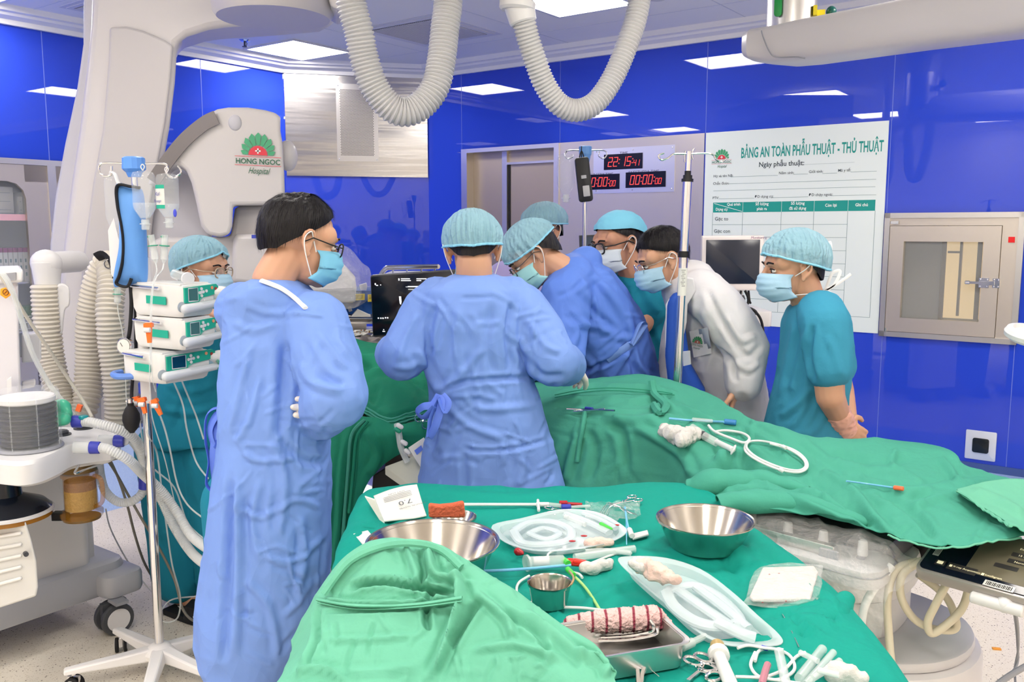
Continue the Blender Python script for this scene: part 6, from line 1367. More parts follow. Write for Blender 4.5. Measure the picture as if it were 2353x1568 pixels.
# ---- 3: gowned doctor seen from behind at the table
pr = person('doctor in a blue gown and hair net with his back to us at the table', P(1115, 1500, 2.88) * V(1, 1, 0))
D = 2.88; H = Head(P(1087, 578, D + .02), 92, 22, -3, .97); body = MB(); H.build(body)
body.chain([H(-.03, 0, -.05), P(1090, 645, D - .01), P(1092, 700, D)], [.058, .06, .075]); body.chain([P(1090, 720, D), P(1100, 850, D), P(1110, 1010, D), P(1115, 1080, D)], [.12, .12, .12, .13])
ls, le, lw = P(985, 715, D), P(925, 818, D - .06), P(902, 806, 3.16); rs, re, rw = P(1195, 712, D), P(1272, 830, D - .06), P(1318, 846, 3.02)
body.chain([ls, le, lw], [.055, .045, .032]); body.chain([rs, re, rw], [.055, .045, .032]); hand(body, rw, V(.25, 1, -.35), V(-.5, .1, -1), .92, 40, 3, -1, .85); hand(body, lw, V(.3, 1, -.1), V(.2, 0, -1), .92, 40, 3, 1, .85)
legs(body, .88, gx(1115, D), D); v_, f_ = fuse(body, .0048, 2); link_mesh('body', v_, f_, m_skin, pr)
H.dome('hair', pr, m_hair, (-.013, 0, .034), (.102, .082, .092), (58, 68, 97, 138, 148), nz_=.002); H.cap(pr, (72, 84, 100, 116, 124), (.118, .104, .108), (-.02, 0, .030)); H.mask(pr, None, False, .86)
g = MB(); g.loft([pring(*q) for q in ((1040, 1136, 634, D, .075), (1010, 1170, 646, D, .10), (975, 1203, 664, D, .125), (960, 1213, 690, D, .135), (960, 1212, 740, D, .145), (972, 1210, 800, D, .145), (985, 1216, 860, D, .14), (987, 1238, 905, D, .14), (988, 1250, 950, D, .145), (982, 1264, 1000, D, .15), (974, 1278, 1055, D, .16), (966, 1294, 1115, D, .17), (960, 1306, 1250, D, .18), (960, 1310, 1480, D, .19))])
g.chain([P(1005, 690, D), ls, P(950, 775, D - .03), le], [.075, .083, .08, .075]); g.chain([le, P(912, 815, 2.98), lw], [.075, .07, .05]); g.chain([P(1175, 690, D), rs, P(1235, 770, D - .03), re], [.075, .088, .086, .082]); g.chain([re, P(1300, 842, 2.92), rw - V(.012, .03, 0)], [.08, .068, .045])
FL = [([(1012, 905), (1060, 880), (1140, 872), (1220, 868)], 6, -.010), ([(1012, 905), (985, 860), (960, 800)], 9, .012), ([(1015, 908), (1005, 960), (990, 1040)], 8, -.010), ([(1020, 900), (1070, 850), (1110, 800)], 8, .007), ([(1060, 1030), (1160, 1035), (1260, 1010)], 5, -.008), ([(1180, 690), (1168, 760), (1176, 850)], 8, -.013), ([(1190, 770), (1215, 830), (1225, 880)], 8, .010), ([(1210, 730), (1250, 790), (1290, 810)], 7, .007), ([(1195, 800), (1240, 860), (1300, 862)], 7, -.008), ([(1000, 700), (985, 760), (990, 820)], 8, -.010), ([(960, 720), (930, 780), (912, 840)], 7, .008), ([(900, 840), (940, 846), (968, 830)], 7, .007), ([(1055, 700), (1052, 800), (1060, 870)], 9, .006), ([(1130, 700), (1120, 790), (1135, 860)], 9, -.006), ([(1065, 1040), (1068, 1115), (1066, 1180)], 8, -.008), ([(1060, 900), (1110, 940), (1240, 930)], 8, .006), ([(1010, 920), (1080, 980), (1160, 1010)], 8, .007), ([(1180, 1010), (1200, 1080), (1190, 1120)], 9, .007)]
go = cloth('gown', g, .0068, m_gown, pr, .0045, (5, 5, 3), 6, FL + rcrease(70, 920, 1290, 660, 1110, 5), 4)
mb = MB(); mb.tube(spline(p3([(1010, 908, 2.70), (995, 930, 2.68), (972, 935, 2.68), (958, 948, 2.69), (974, 960, 2.68), (1000, 935, 2.67)]), 6), .013, 8, flat=.2); mb.tube(spline(p3([(1014, 908, 2.69), (1012, 940, 2.67), (1000, 980, 2.66), (985, 1004, 2.665), (990, 960, 2.67), (1008, 920, 2.68)]), 6), .012, 8, flat=.2); mb.tube(spline(p3([(1016, 908, 2.69), (1030, 926, 2.68), (1020, 945, 2.67), (1008, 915, 2.67)]), 5), .011, 8, flat=.25); mb.build('gown_ties', m_tie, go)
for q_ in ((rw, V(.25, 1, -.35), V(-.5, .1, -1), -1), (lw, V(.3, 1, -.1), V(.2, 0, -1), 1)):
    mb = MB(); hand(mb, q_[0], q_[1], q_[2], .94, 40, 3, q_[3], 1.08); mb.capsule(q_[0] - nz(q_[1]) * .04, q_[0], .04, .034); v_, f_ = fuse(mb, .004, 2); link_mesh('glove', v_, f_, m_glove, pr)
trousers(pr, .86, gx(1115, D), D, m_teal)
for s_ in (-1, 1): shoe(pr, V(gx(1115, D) + s_ * .1, D + .04, 0), V(0, 1, 0), m_shoe)

# ---- 4: gowned surgeon bending over the table
pr = person('surgeon in a blue gown bending left over the operating table with a mask and glasses', P(1470, 1300, 3.72) * V(1, 1, 0))
H = Head(P(1226, 588, 3.52), 188, 40, 6, 1.0); body = MB(); H.build(body); body.chain([H(-.03, 0, -.05), H(-.05, 0, -.11), P(1330, 640, 3.6)], [.055, .057, .07])
body.chain([P(1340, 660, 3.62), P(1390, 760, 3.66), P(1440, 880, 3.7), P(1450, 960, 3.72)], [.12, .13, .13, .14]); rs, re, rw = P(1300, 690, 3.46), P(1296, 800, 3.38), P(1200, 850, 3.36); ls, le, lw = P(1330, 680, 3.8), P(1290, 800, 3.82), P(1190, 850, 3.6)
body.chain([rs, re, rw], [.055, .045, .032]); body.chain([ls, le, lw], [.055, .045, .032]); hand(body, rw, V(-1, -.2, -.1), V(0, 0, -1), .95, 40, 3, 1); hand(body, lw, V(-1, -.3, -.1), V(0, 0, -1), .95, 40, 3, -1); legs(body, .9, gx(1455, 3.72), 3.74)
v_, f_ = fuse(body, .0048, 2); link_mesh('body', v_, f_, m_skin, pr)
H.eyes(pr); H.dome('hair', pr, m_hair, (-.013, 0, .034), (.106, .085, .096), (58, 68, 97, 138, 148), nz_=.002); H.cap(pr, (82, 92, 96, 92, 90), (.124, .104, .108), (-.012, 0, .036)); H.mask(pr, M('face_mask_green', S(150, 204, 210), .7)); H.glasses(pr, m_dgrey, .002)
g = MB(); g.chain([P(1318, 640, 3.58), P(1345, 690, 3.62), P(1375, 750, 3.65), P(1405, 820, 3.68), P(1425, 890, 3.7), P(1440, 1000, 3.72), P(1450, 1150, 3.74)], [.10, .165, .185, .18, .175, .17, .17]); g.chain([P(1318, 640, 3.55), rs, re], [.09, .1, .085]); g.chain([re, rw], [.085, .055]); g.chain([P(1330, 650, 3.7), ls, le], [.09, .1, .08]); g.chain([le, lw], [.08, .055]); g.capsule(P(1300, 622, 3.56), P(1350, 600, 3.62), .045, .06)
FL = [([(1452, 790), (1400, 830), (1330, 855)], 6, -.012), ([(1452, 790), (1430, 830), (1400, 880)], 7, .012), ([(1452, 790), (1470, 840), (1510, 880)], 7, .012), ([(1452, 790), (1440, 720), (1380, 640)], 9, .010), ([(1452, 790), (1400, 760), (1320, 740)], 9, .009), ([(1310, 660), (1370, 720), (1430, 780)], 8, -.008), ([(1452, 795), (1455, 840), (1460, 885)], 6, -.010), ([(1340, 600), (1400, 680), (1440, 740)], 8, .007), ([(1300, 720), (1340, 760), (1330, 810)], 8, -.010), ([(1320, 800), (1360, 840), (1350, 880)], 8, .009)]
go = cloth('gown', g, .0075, m_gown2, pr, .006, (6, 5, 4), 8, FL + rcrease(30, 1280, 1500, 600, 880, 7), 3)
mb = MB(); mb.tube(spline(p3([(1395, 828, 3.49), (1425, 808, 3.48), (1448, 792, 3.49), (1470, 770, 3.52), (1480, 745, 3.58)]), 6), .016, 8, flat=.25); mb.tube(spline(p3([(1450, 792, 3.48), (1478, 752, 3.52), (1482, 745, 3.53), (1470, 745, 3.5), (1450, 790, 3.48)]), 5), .012, 8, flat=.25); mb.build('waist_tie', m_gown, go)
trousers(pr, .88, gx(1455, 3.74), 3.76, m_teal)
for s_ in (-1, 1): shoe(pr, V(gx(1455, 3.72) + s_ * .1, 3.74, 0), V(-1, -.3, 0), m_shoe)

# ---- 5: person mostly hidden behind the surgeon
pr = person('person in a lilac gown and hair net mostly hidden behind the bending surgeon', P(1235, 1250, 4.5) * V(1, 1, 0))
D = 4.5; H = Head(P(1247, 530, D), 222, 14, 0, 1.04); body = MB(); H.build(body); body.chain([H(-.03, 0, -.05), P(1250, 600, D + .03), P(1240, 720, D), P(1238, 900, D)], [.055, .06, .12, .13])
for a, b in ((1160, 1150), (1310, 1320)): body.chain([P(a, 640, D), P(b, 750, D - .02), P(1200 if a < 1200 else 1290, 800, D - .25)], [.055, .045, .032]); hand(body, P(1200 if a < 1200 else 1290, 800, D - .25), V(.1, -1, -.1), V(0, 0, -1), .9, 35)
legs(body, .88, gx(1238, D), D, foot=V(0, -1, 0)); v_, f_ = fuse(body, .005, 2); link_mesh('body', v_, f_, m_skin2, pr); H.eyes(pr)
H.dome('hair', pr, m_hair, (-.013, 0, .034), (.104, .084, .094), (58, 68, 97, 138, 148), nz_=.002); H.cap(pr, (64, 76, 92, 104, 110), (.126, .110, .104), (-.016, 0, .032)); H.mask(pr); H.glasses(pr, m_dgrey, .002)
g = MB(); g.loft([pring(*q) for q in ((1205, 1290, 604, D, .08), (1165, 1320, 628, D, .12), (1150, 1330, 660, D, .14), (1150, 1330, 800, D, .15), (1140, 1340, 1100, D, .17), (1130, 1350, 1300, D, .19))])
for a, b in ((1160, 1150), (1310, 1320)): g.chain([P(a, 640, D), P(b, 750, D - .02), P(1200 if a < 1200 else 1290, 800, D - .22)], [.085, .075, .055])
cloth('gown', g, .011, m_lilac, pr, .007, (6, 6, 4), 10)
for s_ in (-1, 1): shoe(pr, V(gx(1238, D) + s_ * .1, D - .04, 0), V(0, -1, 0), m_shoe)

# ---- 6: man with black spectacles and scrub cap
pr = person('man in teal scrubs with a pale blue cloth cap and black spectacles', P(1470, 1280, 4.2) * V(1, 1, 0))
D = 4.08; H = Head(P(1419, 562, D), 206, 10, 3, 1.12); body = MB(); H.build(body); body.chain([H(-.03, 0, -.05), H(-.045, 0, -.12), P(1452, 680, D + .1), P(1468, 800, D + .12), P(1475, 950, D + .12)], [.058, .06, .1, .13, .14])
rs, re, rw = P(1496, 680, D), P(1478, 745, D - .12), P(1400, 800, D - .22); ls, le, lw = P(1420, 670, D + .25), P(1385, 760, D + .2), P(1330, 800, D)
body.chain([rs, re, rw], [.055, .045, .03]); body.chain([ls, le, lw], [.055, .045, .03]); hand(body, rw, V(-1, -.2, -.1), V(0, 0, -1), .95, 30); hand(body, lw, V(-1, -.2, -.1), V(0, 0, -1), .95, 30, 6, -1); legs(body, .9, gx(1475, D + .12), D + .14, foot=V(-1, -.4, 0))
v_, f_ = fuse(body, .0048, 2); link_mesh('body', v_, f_, m_skin2, pr); H.eyes(pr)
H.dome('hair', pr, m_hair, (-.013, 0, .034), (.104, .084, .095), (58, 68, 97, 138, 148), nz_=.002)
o_, G = H.dome('scrub_cap', pr, m_scap, (-.018, 0, .040), (.116, .096, .098), (66, 72, 78, 98, 108), .008, 12, .002, 3, tuck=.03); mb = MB(); mb.loft([G[-1] + (G[-1] - G[-1].mean(0)) * .02, G[-4] + (G[-4] - G[-1].mean(0)) * .035, G[-6] + (G[-6] - G[-1].mean(0)) * .025], caps=False); mb.build('cap_band', m_scap, o_)
H.mask(pr, M('face_mask_white', S(206, 218, 230), .7)); H.glasses(pr, m_black, .0034, (.027, .021), .65)
g = MB(); g.loft([pring(*q) for q in ((1416, 1480, 622, D + .1, .08), (1396, 1508, 640, D + .1, .13), (1388, 1530, 665, D + .1, .15), (1390, 1548, 720, D + .1, .16), (1400, 1552, 800, D + .12, .16), (1405, 1560, 950, D + .12, .18), (1405, 1570, 1020, D + .12, .18))]); g.chain([P(1490, 660, D + .02), rs, rs * .55 + re * .45], [.085, .09, .085]); g.chain([ls, ls * .5 + le * .5], [.085, .08])
cloth('scrub_top', g, .009, m_teal, pr, .006, (6, 6, 4), 12, [([(1420, 640), (1440, 680), (1430, 720)], 6, -.010), ([(1480, 660), (1500, 700), (1520, 720)], 8, .008), ([(1500, 740), (1520, 800), (1530, 860)], 8, .009), ([(1450, 640), (1460, 700), (1500, 760)], 7, .007)])
mb = MB(); mb.add([P(1405, 622, D - .02), P(1436, 620, D - .05), P(1432, 662, D - .05)], [(0, 1, 2)]); trousers(pr, .88, gx(1478, D + .12), D + .15, m_teal)
for s_ in (-1, 1): shoe(pr, V(gx(1478, D) + s_ * .1, D + .12, 0), V(-1, -.4, 0), m_shoe)

# ---- 7: man in the white coat leaning forward
pr = person('young man in a white coat with an emblem leaning forward beside the steel pole', P(1690, 1200, 3.62) * V(1, 1, 0))
D = 3.55; H = Head(P(1522, 598, D), 190, 20, 2, 1.0); body = MB(); H.build(body); body.chain([H(-.03, 0, -.05), H(-.05, 0, -.12), P(1590, 680, D + .04), P(1640, 780, D + .06), P(1680, 920, D + .08), P(1690, 980, D + .08)], [.054, .056, .1, .13, .13, .14])
rs, re, rw = P(1650, 705, D - .14), P(1716, 800, D - .18), P(1688, 892, D - .18); ls, le, lw = P(1590, 690, D + .22), P(1560, 790, D + .25), P(1540, 880, D + .15)
body.chain([rs, re, rw], [.055, .045, .03]); body.chain([ls, le, lw], [.055, .045, .03]); hand(body, rw, V(-.12, 0, -1), V(-1, .3, 0), .95, 22, 3, -1); hand(body, lw, V(-.2, 0, -1), V(-1, .3, 0), .95, 22); legs(body, .88, gx(1695, D + .08), D + .1, .03, foot=V(-1, 0, 0))
v_, f_ = fuse(body, .0046, 2); link_mesh('body', v_, f_, m_skin, pr); H.eyes(pr); H.hair(pr, (62, 70, 92, 118, 132), None, 2200, (.108, .086, .102)); H.mask(pr, m_mask); H.glasses(pr, m_chrome, .0016, (.023, .018), .8)
g = MB(); g.chain([P(1588, 665, D + .04), P(1625, 730, D + .05), P(1655, 820, D + .06), P(1680, 920, D + .08), P(1690, 1050, D + .1)], [.12, .16, .165, .15, .165]); g.chain([P(1610, 670, D - .06), rs, re], [.09, .095, .085]); g.chain([re, P(1708, 880, D - .18)], [.082, .07]); g.chain([P(1590, 670, D + .14), ls, le, lw + UP * .02], [.08, .09, .075, .06])
FL = [([(1620, 660), (1660, 740), (1700, 800)], 8, -.010), ([(1670, 720), (1700, 780), (1740, 770)], 8, .008), ([(1690, 790), (1720, 820), (1750, 790)], 7, -.009), ([(1690, 830), (1720, 850), (1745, 830)], 7, .008), ([(1640, 800), (1680, 830), (1690, 880)], 7, -.012), ([(1610, 700), (1640, 780), (1620, 860)], 9, .007), ([(1640, 900), (1670, 960), (1680, 1020)], 9, .008), ([(1700, 900), (1720, 950), (1725, 1010)], 9, -.008), ([(1600, 690), (1590, 760), (1600, 830)], 7, .006)]
go = cloth('coat', g, .0085, m_coat, pr, .005, (5, 5, 4), 14, FL, 3)
def lay(name, px, d, mat, par, T=.012, bv=.004): return slab(px, d, T, name, mat, par, bv)
lay('scrub_front', [(1532, 690), (1560, 668), (1572, 740), (1586, 840), (1620, 900), (1630, 960), (1540, 960), (1528, 820)], 3.40, m_royal, pr, .12, .03)
lay('lapel', [(1572, 636), (1594, 640), (1600, 668), (1580, 700), (1578, 740), (1572, 770), (1568, 700)], 3.385, m_coat, go, .02, .006)
lay('coat_edge', [(1530, 700), (1540, 684), (1548, 740), (1546, 820), (1540, 900), (1532, 880), (1528, 780)], 3.42, m_coat, go, .03, .008)
q = on(1602, 789, .012); emblem(go, q, nz(V(1, 0, -.22)), nz(V(.2, 0, 1)), .026, M('emblem_thread', S(40, 130, 80), .6), M('emblem_thread_red', S(150, 70, 60), .6), M('emblem_thread_dark', S(20, 90, 60), .6), .001)
mb = MB(); mb.grid(np.array([ons([(1584 + 7 * i + 2 * k, 762 - 1.6 * i + 12 * k) for i in range(7)], .003) for k in range(6)])); mb.build('pocket', m_coat, go)
t = thing('badge_card', P(1578, 830, 3.36), 'clear badge card hanging in front of the white coat beside the pole', 'badge'); slab([(1568, 808), (1586, 806), (1588, 838), (1570, 842)], 3.36, .004, 'card', m_clear, t, .001)
trousers(pr, .86, gx(1698, D + .1), D + .1, m_royal, .03)
for s_ in (-1, 1): shoe(pr, V(gx(1698, D) + s_ * .1, D + .1, 0), V(-1, 0, 0), m_shoe)

# ---- 8: man in teal on the right
pr = person('man in light teal scrubs and hair net standing at right with hands behind his back', P(1860, 1350, 3.25) * V(1, 1, 0))
D = 3.22; H = Head(P(1822, 617, D), 184, 6, 0, 1.03); body = MB(); H.build(body); body.chain([H(-.03, 0, -.05), H(-.05, 0, -.13), P(1872, 740, D), P(1872, 860, D), P(1850, 1010, D), P(1850, 1060, D)], [.06, .062, .07, .08, .09, .1])
rs, re, rw = P(1896, 745, D - .15), P(1908, 912, D - .20), P(1936, 974, D - .09); ls, le, lw = P(1890, 745, D + .16), P(1932, 900, D + .16), P(1950, 975, D + .06)
body.chain([rs, P(1902, 840, D - .19), re, rw], [.058, .054, .05, .036]); body.chain([ls, le, lw], [.06, .05, .034]); hand(body, rw, V(.62, .15, -.45), V(-.5, .6, .3), .98, 35, 3, 1); hand(body, lw, V(.3, -.4, -.6), V(.6, .3, 0), .95, 35, 3, -1); legs(body, .86, gx(1850, D), D, .03, foot=V(-1, 0, 0))
v_, f_ = fuse(body, .0046, 2); link_mesh('body', v_, f_, m_skin, pr); H.eyes(pr); H.dome('hair', pr, m_hair, (-.013, 0, .034), (.102, .082, .094), (58, 68, 97, 138, 148), nz_=.002); H.cap(pr, (72, 80, 98, 116, 122), (.126, .106, .108), (-.012, 0, .034)); H.mask(pr, m_mask, True)
mb = MB(); b0 = H(-.118, -.01, -.092)
for pts_ in ([(0, 0, 0), (.02, 0, .06), (.05, 0, .07), (.03, 0, .02), (0, 0, 0)], [(0, 0, 0), (.05, 0, .03), (.09, 0, .06)], [(0, 0, 0), (.03, 0, -.02), (.05, -.02, -.07), (.075, -.02, -.11)], [(0, 0, 0), (.05, 0, -.03), (.06, 0, -.06), (.03, 0, -.04)]): mb.tube(spline([b0 + V(*q) for q in pts_], 5), .006, 6, flat=.2)
b1 = H(-.12, -.03, .05)
for pts_ in ([(0, 0, 0), (.03, 0, .03), (.03, 0, -.02), (0, 0, 0)], [(0, 0, 0), (.02, 0, -.04), (.03, 0, -.05)]): mb.tube(spline([b1 + V(*q) for q in pts_], 5), .005, 6, flat=.2)
mb.build('mask_bow', m_string, pr)
mb = MB(); mb.loft([pring(*q) for q in ((1826, 1892, 672, D + .02, .072), (1822, 1898, 696, D + .02, .085), (1818, 1904, 708, D + .02, .1))], caps=False); mb.build('undershirt', M('undershirt_beige', S(206, 196, 184), .8), pr)
g = MB(); g.loft([pring(*q) for q in ((1836, 1904, 694, D, .09), (1818, 1930, 712, D, .14), (1806, 1945, 745, D, .145), (1802, 1950, 800, D, .145), (1792, 1946, 860, D, .145), (1778, 1938, 920, D, .145), (1766, 1930, 975, D, .145), (1760, 1928, 1040, D, .145), (1762, 1932, 1100, D, .145))]); g.chain([P(1886, 722, D - .1), rs, P(1906, 845, D - .19)], [.08, .086, .076]); g.chain([P(1886, 722, D + .1), ls, ls * .4 + le * .6], [.085, .09, .085])
FL = [([(1868, 745), (1858, 820), (1872, 880)], 7, -.012), ([(1830, 740), (1810, 830), (1790, 920)], 9, .007), ([(1860, 890), (1830, 930), (1790, 960)], 8, .009), ([(1880, 900), (1850, 960), (1820, 1000)], 8, -.009), ([(1900, 930), (1880, 980), (1850, 1005)], 8, .008), ([(1900, 770), (1920, 820), (1935, 870)], 8, .006), ([(1850, 760), (1830, 850), (1815, 900)], 8, .006)]
cloth('scrub_top', g, .0085, m_teal2, pr, .005, (6, 6, 4), 16, FL, 3)
mb = MB(); mb.chain([P(1926, 956, D - .13), P(1938, 982, D - .08)], [.046, .042]); v_, f_ = fuse(mb, .004, 2); v_ = crumple(v_, f_, .004, (20, 20, 60), 3, .002, 60); link_mesh('glove_roll', v_, f_, M('glove_pink', S(222, 168, 150), .5), pr)
trousers(pr, .86, gx(1850, D), D, m_teal2, .03)
for s_ in (-1, 1): shoe(pr, V(gx(1850, D) + s_ * .1, D, 0), V(-1, 0, 0), m_shoe)
# ================================================================== tables, patient and drapes
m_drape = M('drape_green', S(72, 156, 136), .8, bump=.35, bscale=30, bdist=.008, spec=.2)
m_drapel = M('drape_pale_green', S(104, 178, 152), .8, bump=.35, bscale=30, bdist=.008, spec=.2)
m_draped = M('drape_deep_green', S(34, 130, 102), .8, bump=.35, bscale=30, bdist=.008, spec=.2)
m_cover = M('table_cover_teal', S(16, 146, 132), .75, bump=.35, bscale=26, bdist=.008, spec=.2)
def pt(q): return PZ(q[0], q[1], q[2]) if len(q) == 3 else P(q[0], q[1], q[3])
def drape(name, lb, C, mat, A=.006, fr=(5, 5, 5), s=0, L=(), nu=16, nv=16, cat='drape', A2=.002, thick=.003, X=()):
    C = [[q if isinstance(q, np.ndarray) else pt(q) for q in r] for r in C]; G = catgrid(C, nu, nv); a, b = G.shape[:2]; v = G.reshape(-1, 3)
    f = [(i * b + j, i * b + j + 1, (i + 1) * b + j + 1, (i + 1) * b + j) for i in range(a - 1) for j in range(b - 1)]
    if (vnormals(v, f).mean(0) * (EYE - v.mean(0))).sum() < 0: G = G[:, ::-1]; v = G.reshape(-1, 3)
    v = crumple(v, f, A, fr, s, A2); v = folds(v, f, [(a_, b_, c_ * 1.35) for a_, b_, c_ in L] + list(X)) if L else v; SURF[0] = v
    return sheet(name, v.reshape(G.shape), mat, None, thick, lb, cat)
def hem(par, pts, mat, r=.004, lift=.0015, name='hem', ja=0):
    mb = MB(); q = ons(pts, lift); q = spline(q, 6)
    if ja: q = q + (noise(q * 120, 3) * ja)[:, None] * V(.3, .3, 1)
    mb.tube(q, r, 6, flat=.6); return mb.build(name, mat, par)
# operating table: top, column, foot
TA, TB = V(-.60, 3.88, 0), V(1.20, 2.38, 0); TX = nz(TB - TA); TY = np.cross(UP, TX)
tb_ = thing('operating_table', V(.95, 2.5, 0), 'white pedestal operating table under the green drapes', 'operating table')
mb = MB(); mb.rbox((TA + TB) / 2 + UP * .81, (np.linalg.norm(TB - TA), .32, .05), (TX, TY, UP), .05, .01); mb.build('table_top', m_dgrey, tb_)
pc_ = PZ(2060, 1440, .52) + TY * .22 * 0; pc_ = V(.86, 2.44, 0)
mb = MB(); mb.rbox(pc_ + UP * .25, (.9, .56, .5), (TX, TY, UP), .27, .02, 10); mb.build('pedestal', M('pedestal_white', S(226, 222, 224), .35), tb_)
mb = MB(); mb.rbox(pc_ + UP * .515, (.86, .53, .03), (TX, TY, UP), .26, .01, 10); mb.build('pedestal_lid', M('pedestal_grey', S(212, 210, 214), .35), tb_)
mb = MB(); mb.rbox(pc_ + UP * .58 + TX * .0, (.52, .42, .11), (TX, TY, UP), .18, .02, 8); mb.rbox(pc_ + UP * .68, (.56, .46, .09), (TX, TY, UP), .2, .02, 8); mb.build('lift_column', m_offw, tb_)
mb = MB(); mb.rbox(pc_ + UP * .76, (.5, .4, .07), (TX, TY, UP), .06, .01); mb.build('top_mount', m_dgrey, tb_)
# plastic wrapped side panel on the near rail
sp = thing('wrapped_side_panel', PZ(1880, 1260, .74), 'white table side panel with steel rail wrapped in clear plastic, right of the bowl', 'panel')
sx0, sx1 = PZ(1672, 1206, .785), PZ(2044, 1306, .785); sxd = nz((sx1 - sx0) * V(1, 1, 0)); syd = np.cross(UP, sxd); sL = np.linalg.norm(sx1 - sx0); sc_ = (sx0 + sx1) / 2
mb = MB(); mb.rbox(sc_ - UP * .02, (sL, .17, .05), (sxd, syd, UP), .05, .012, 6); mb.build('panel', M('panel_grey', S(196, 196, 200), .3), sp)
mb = MB(); mb.rbox(sc_ - UP * .012, (sL + .004, .174, .004), (sxd, syd, UP), .052, .001, 6); mb.build('panel_groove', m_grey, sp)
mb = MB(); mb.rbox(sc_ + UP * .018 - sxd * .06 - syd * .035, (sL - .12, .022, .03), (sxd, syd, UP), .004, .003); mb.build('rail', m_steelm, sp)
mb = MB(); mb.rbox(sc_ + sxd * (sL / 2 - .13) - syd * .05 - UP * .005, (.05, .012, .06), (sxd, syd, UP), .005, .002); mb.build('rail_clamp', m_grey, sp)
mb = MB()
for f_ in (-.36, -.12, .1, .33): mb.cyl(sc_ + sxd * sL * f_ + syd * .02 + UP * .005, sc_ + sxd * sL * f_ + syd * .02 + UP * (.045 if f_ > -.3 else .055), .014, .011, 14, bev=.003)
mb.split('stud', m_white, sp)
mb = MB(); mb.cyl(sc_ + sxd * (sL / 2 - .07) + UP * .004, sc_ + sxd * (sL / 2 - .07) + UP * .008, .012, n=16); mb.build('bolt', m_grey, sp)
C = []
for f_, h_ in ((-.54, .01), (-.3, .055), (-.05, .05), (.2, .052), (.42, .05), (.52, .035), (.6, -.03)):
    C.append([sc_ + sxd * sL * f_ + syd * a + UP * z for a, z in ((.07, -.01), (.045, h_ * .8), (0, h_ + .012), (-.07, h_ * .8), (-.115, -.02), (-.125, -.07), (-.13, -.12))])
G = catgrid(C, 14, 10); v = G.reshape(-1, 3); a, b = G.shape[:2]; f = [(i * b + j, i * b + j + 1, (i + 1) * b + j + 1, (i + 1) * b + j) for i in range(a - 1) for j in range(b - 1)]
v = crumple(v, f, .009, (9, 9, 9), 21, .004, 26); o_ = link_mesh('plastic_wrap', v, f, m_poly, sp)
mb = MB(); mb.rbox(PZ(2120, 1250, .72), (.16, .1, .05), (sxd, syd, UP), .01, .004); mb.build('end_block', m_black, sp)
# control screen hanging at the table end
A, B_, C_ = P(2098, 1306, 2.00), P(2420, 1396, 1.78), P(2132, 1200, 2.14); ux = nz(B_ - A); uy = C_ - A; uy = nz(uy - ux * (uy @ ux)); un = np.cross(ux, uy); W_, H_ = np.linalg.norm(B_ - A), .20; cc = A + ux * W_ / 2 + uy * H_ / 2
cs = thing('control_screen', cc, 'dark touch screen in a silver frame below the drapes at the right edge', 'screen')
mb = MB(); mb.rbox(cc - un * .015, (W_, H_, .03), (ux, uy, un), .02, .004); mb.build('frame', M('screen_frame', S(176, 170, 166), .3, .5), cs)
mb = MB(); mb.rbox(cc + un * .001, (W_ - .016, H_ - .016, .003), (ux, uy, un), .014, .001); mb.build('glass', M('screen_navy', S(16, 20, 36), .1), cs)
def cs_(a, b, o=.003): return A + ux * a + uy * b + un * o
def csq(mb, a0, b0, a1, b1, o=.003): mb.add([cs_(a0, b0, o), cs_(a1, b0, o), cs_(a1, b1, o), cs_(a0, b1, o)], [(0, 1, 2, 3)])
mb = MB(); csq(mb, .10, .034, W_ - .01, .19); mb.build('display', M('screen_olive', S(112, 106, 90), .25), cs, smooth=False)
mb = MB(); csq(mb, .036, .03, .058, .05, .0032); csq(mb, .064, .026, .128, .05, .0033); csq(mb, .15, .075, .2, .09, .0033); csq(mb, .17, .1, .215, .115, .0033); csq(mb, .17, .125, .215, .14, .0033); mb.split('button', M('screen_btn', S(60, 58, 58), .3), cs, False)
mb = MB(); mb.text('X-ray Acquisition', cs_(.076, .036, .0036), ux, uy, .0085); mb.text('Intelligram', cs_(.146, .036, .0036), ux, uy, .0085); mb.text('Exposure', cs_(.18, .152, .0036), ux, uy, .009); mb.text('15 fps', cs_(.184, .128, .0038), ux, uy, .009); mb.text('Normal', cs_(.184, .103, .0038), ux, uy, .009); csq(mb, .068, .035, .074, .043, .0036); csq(mb, .138, .035, .144, .043, .0036); csq(mb, .04, .035, .053, .046, .0036); mb.build('screen_text', M('screen_text', S(250, 240, 200), .5, emit=S(240, 230, 190), estr=.5), cs, smooth=False)
mb = MB(); csq(mb, .02, .06, .034, .12, .0032); csq(mb, .152, .006, .215, .025, .0032); lbl = mb.split('sticker', m_card, cs, False)[0]
mb = MB()
for k in range(17): csq(mb, .157 + k * .0032, .009, .1585 + k * .0032 + (k % 3) * .0004, .022, .0036)
for k in range(4): csq(mb, .022 + k * .003, .064, .0232 + k * .003, .11 - (k % 2) * .02, .0036)
mb.build('print', m_black, lbl, smooth=False)
mb = MB(); mb.cyl(cs_(.13, -.006, -.03), cs_(.24, -.006, -.03), .014, n=18, bev=.003); mb.capsule(cs_(.2, .0, -.03), cs_(.2, .1, -.08), .02); mb.build('hinge', m_white, cs)
m_cab = M('cable_cream', S(214, 206, 184), .45)
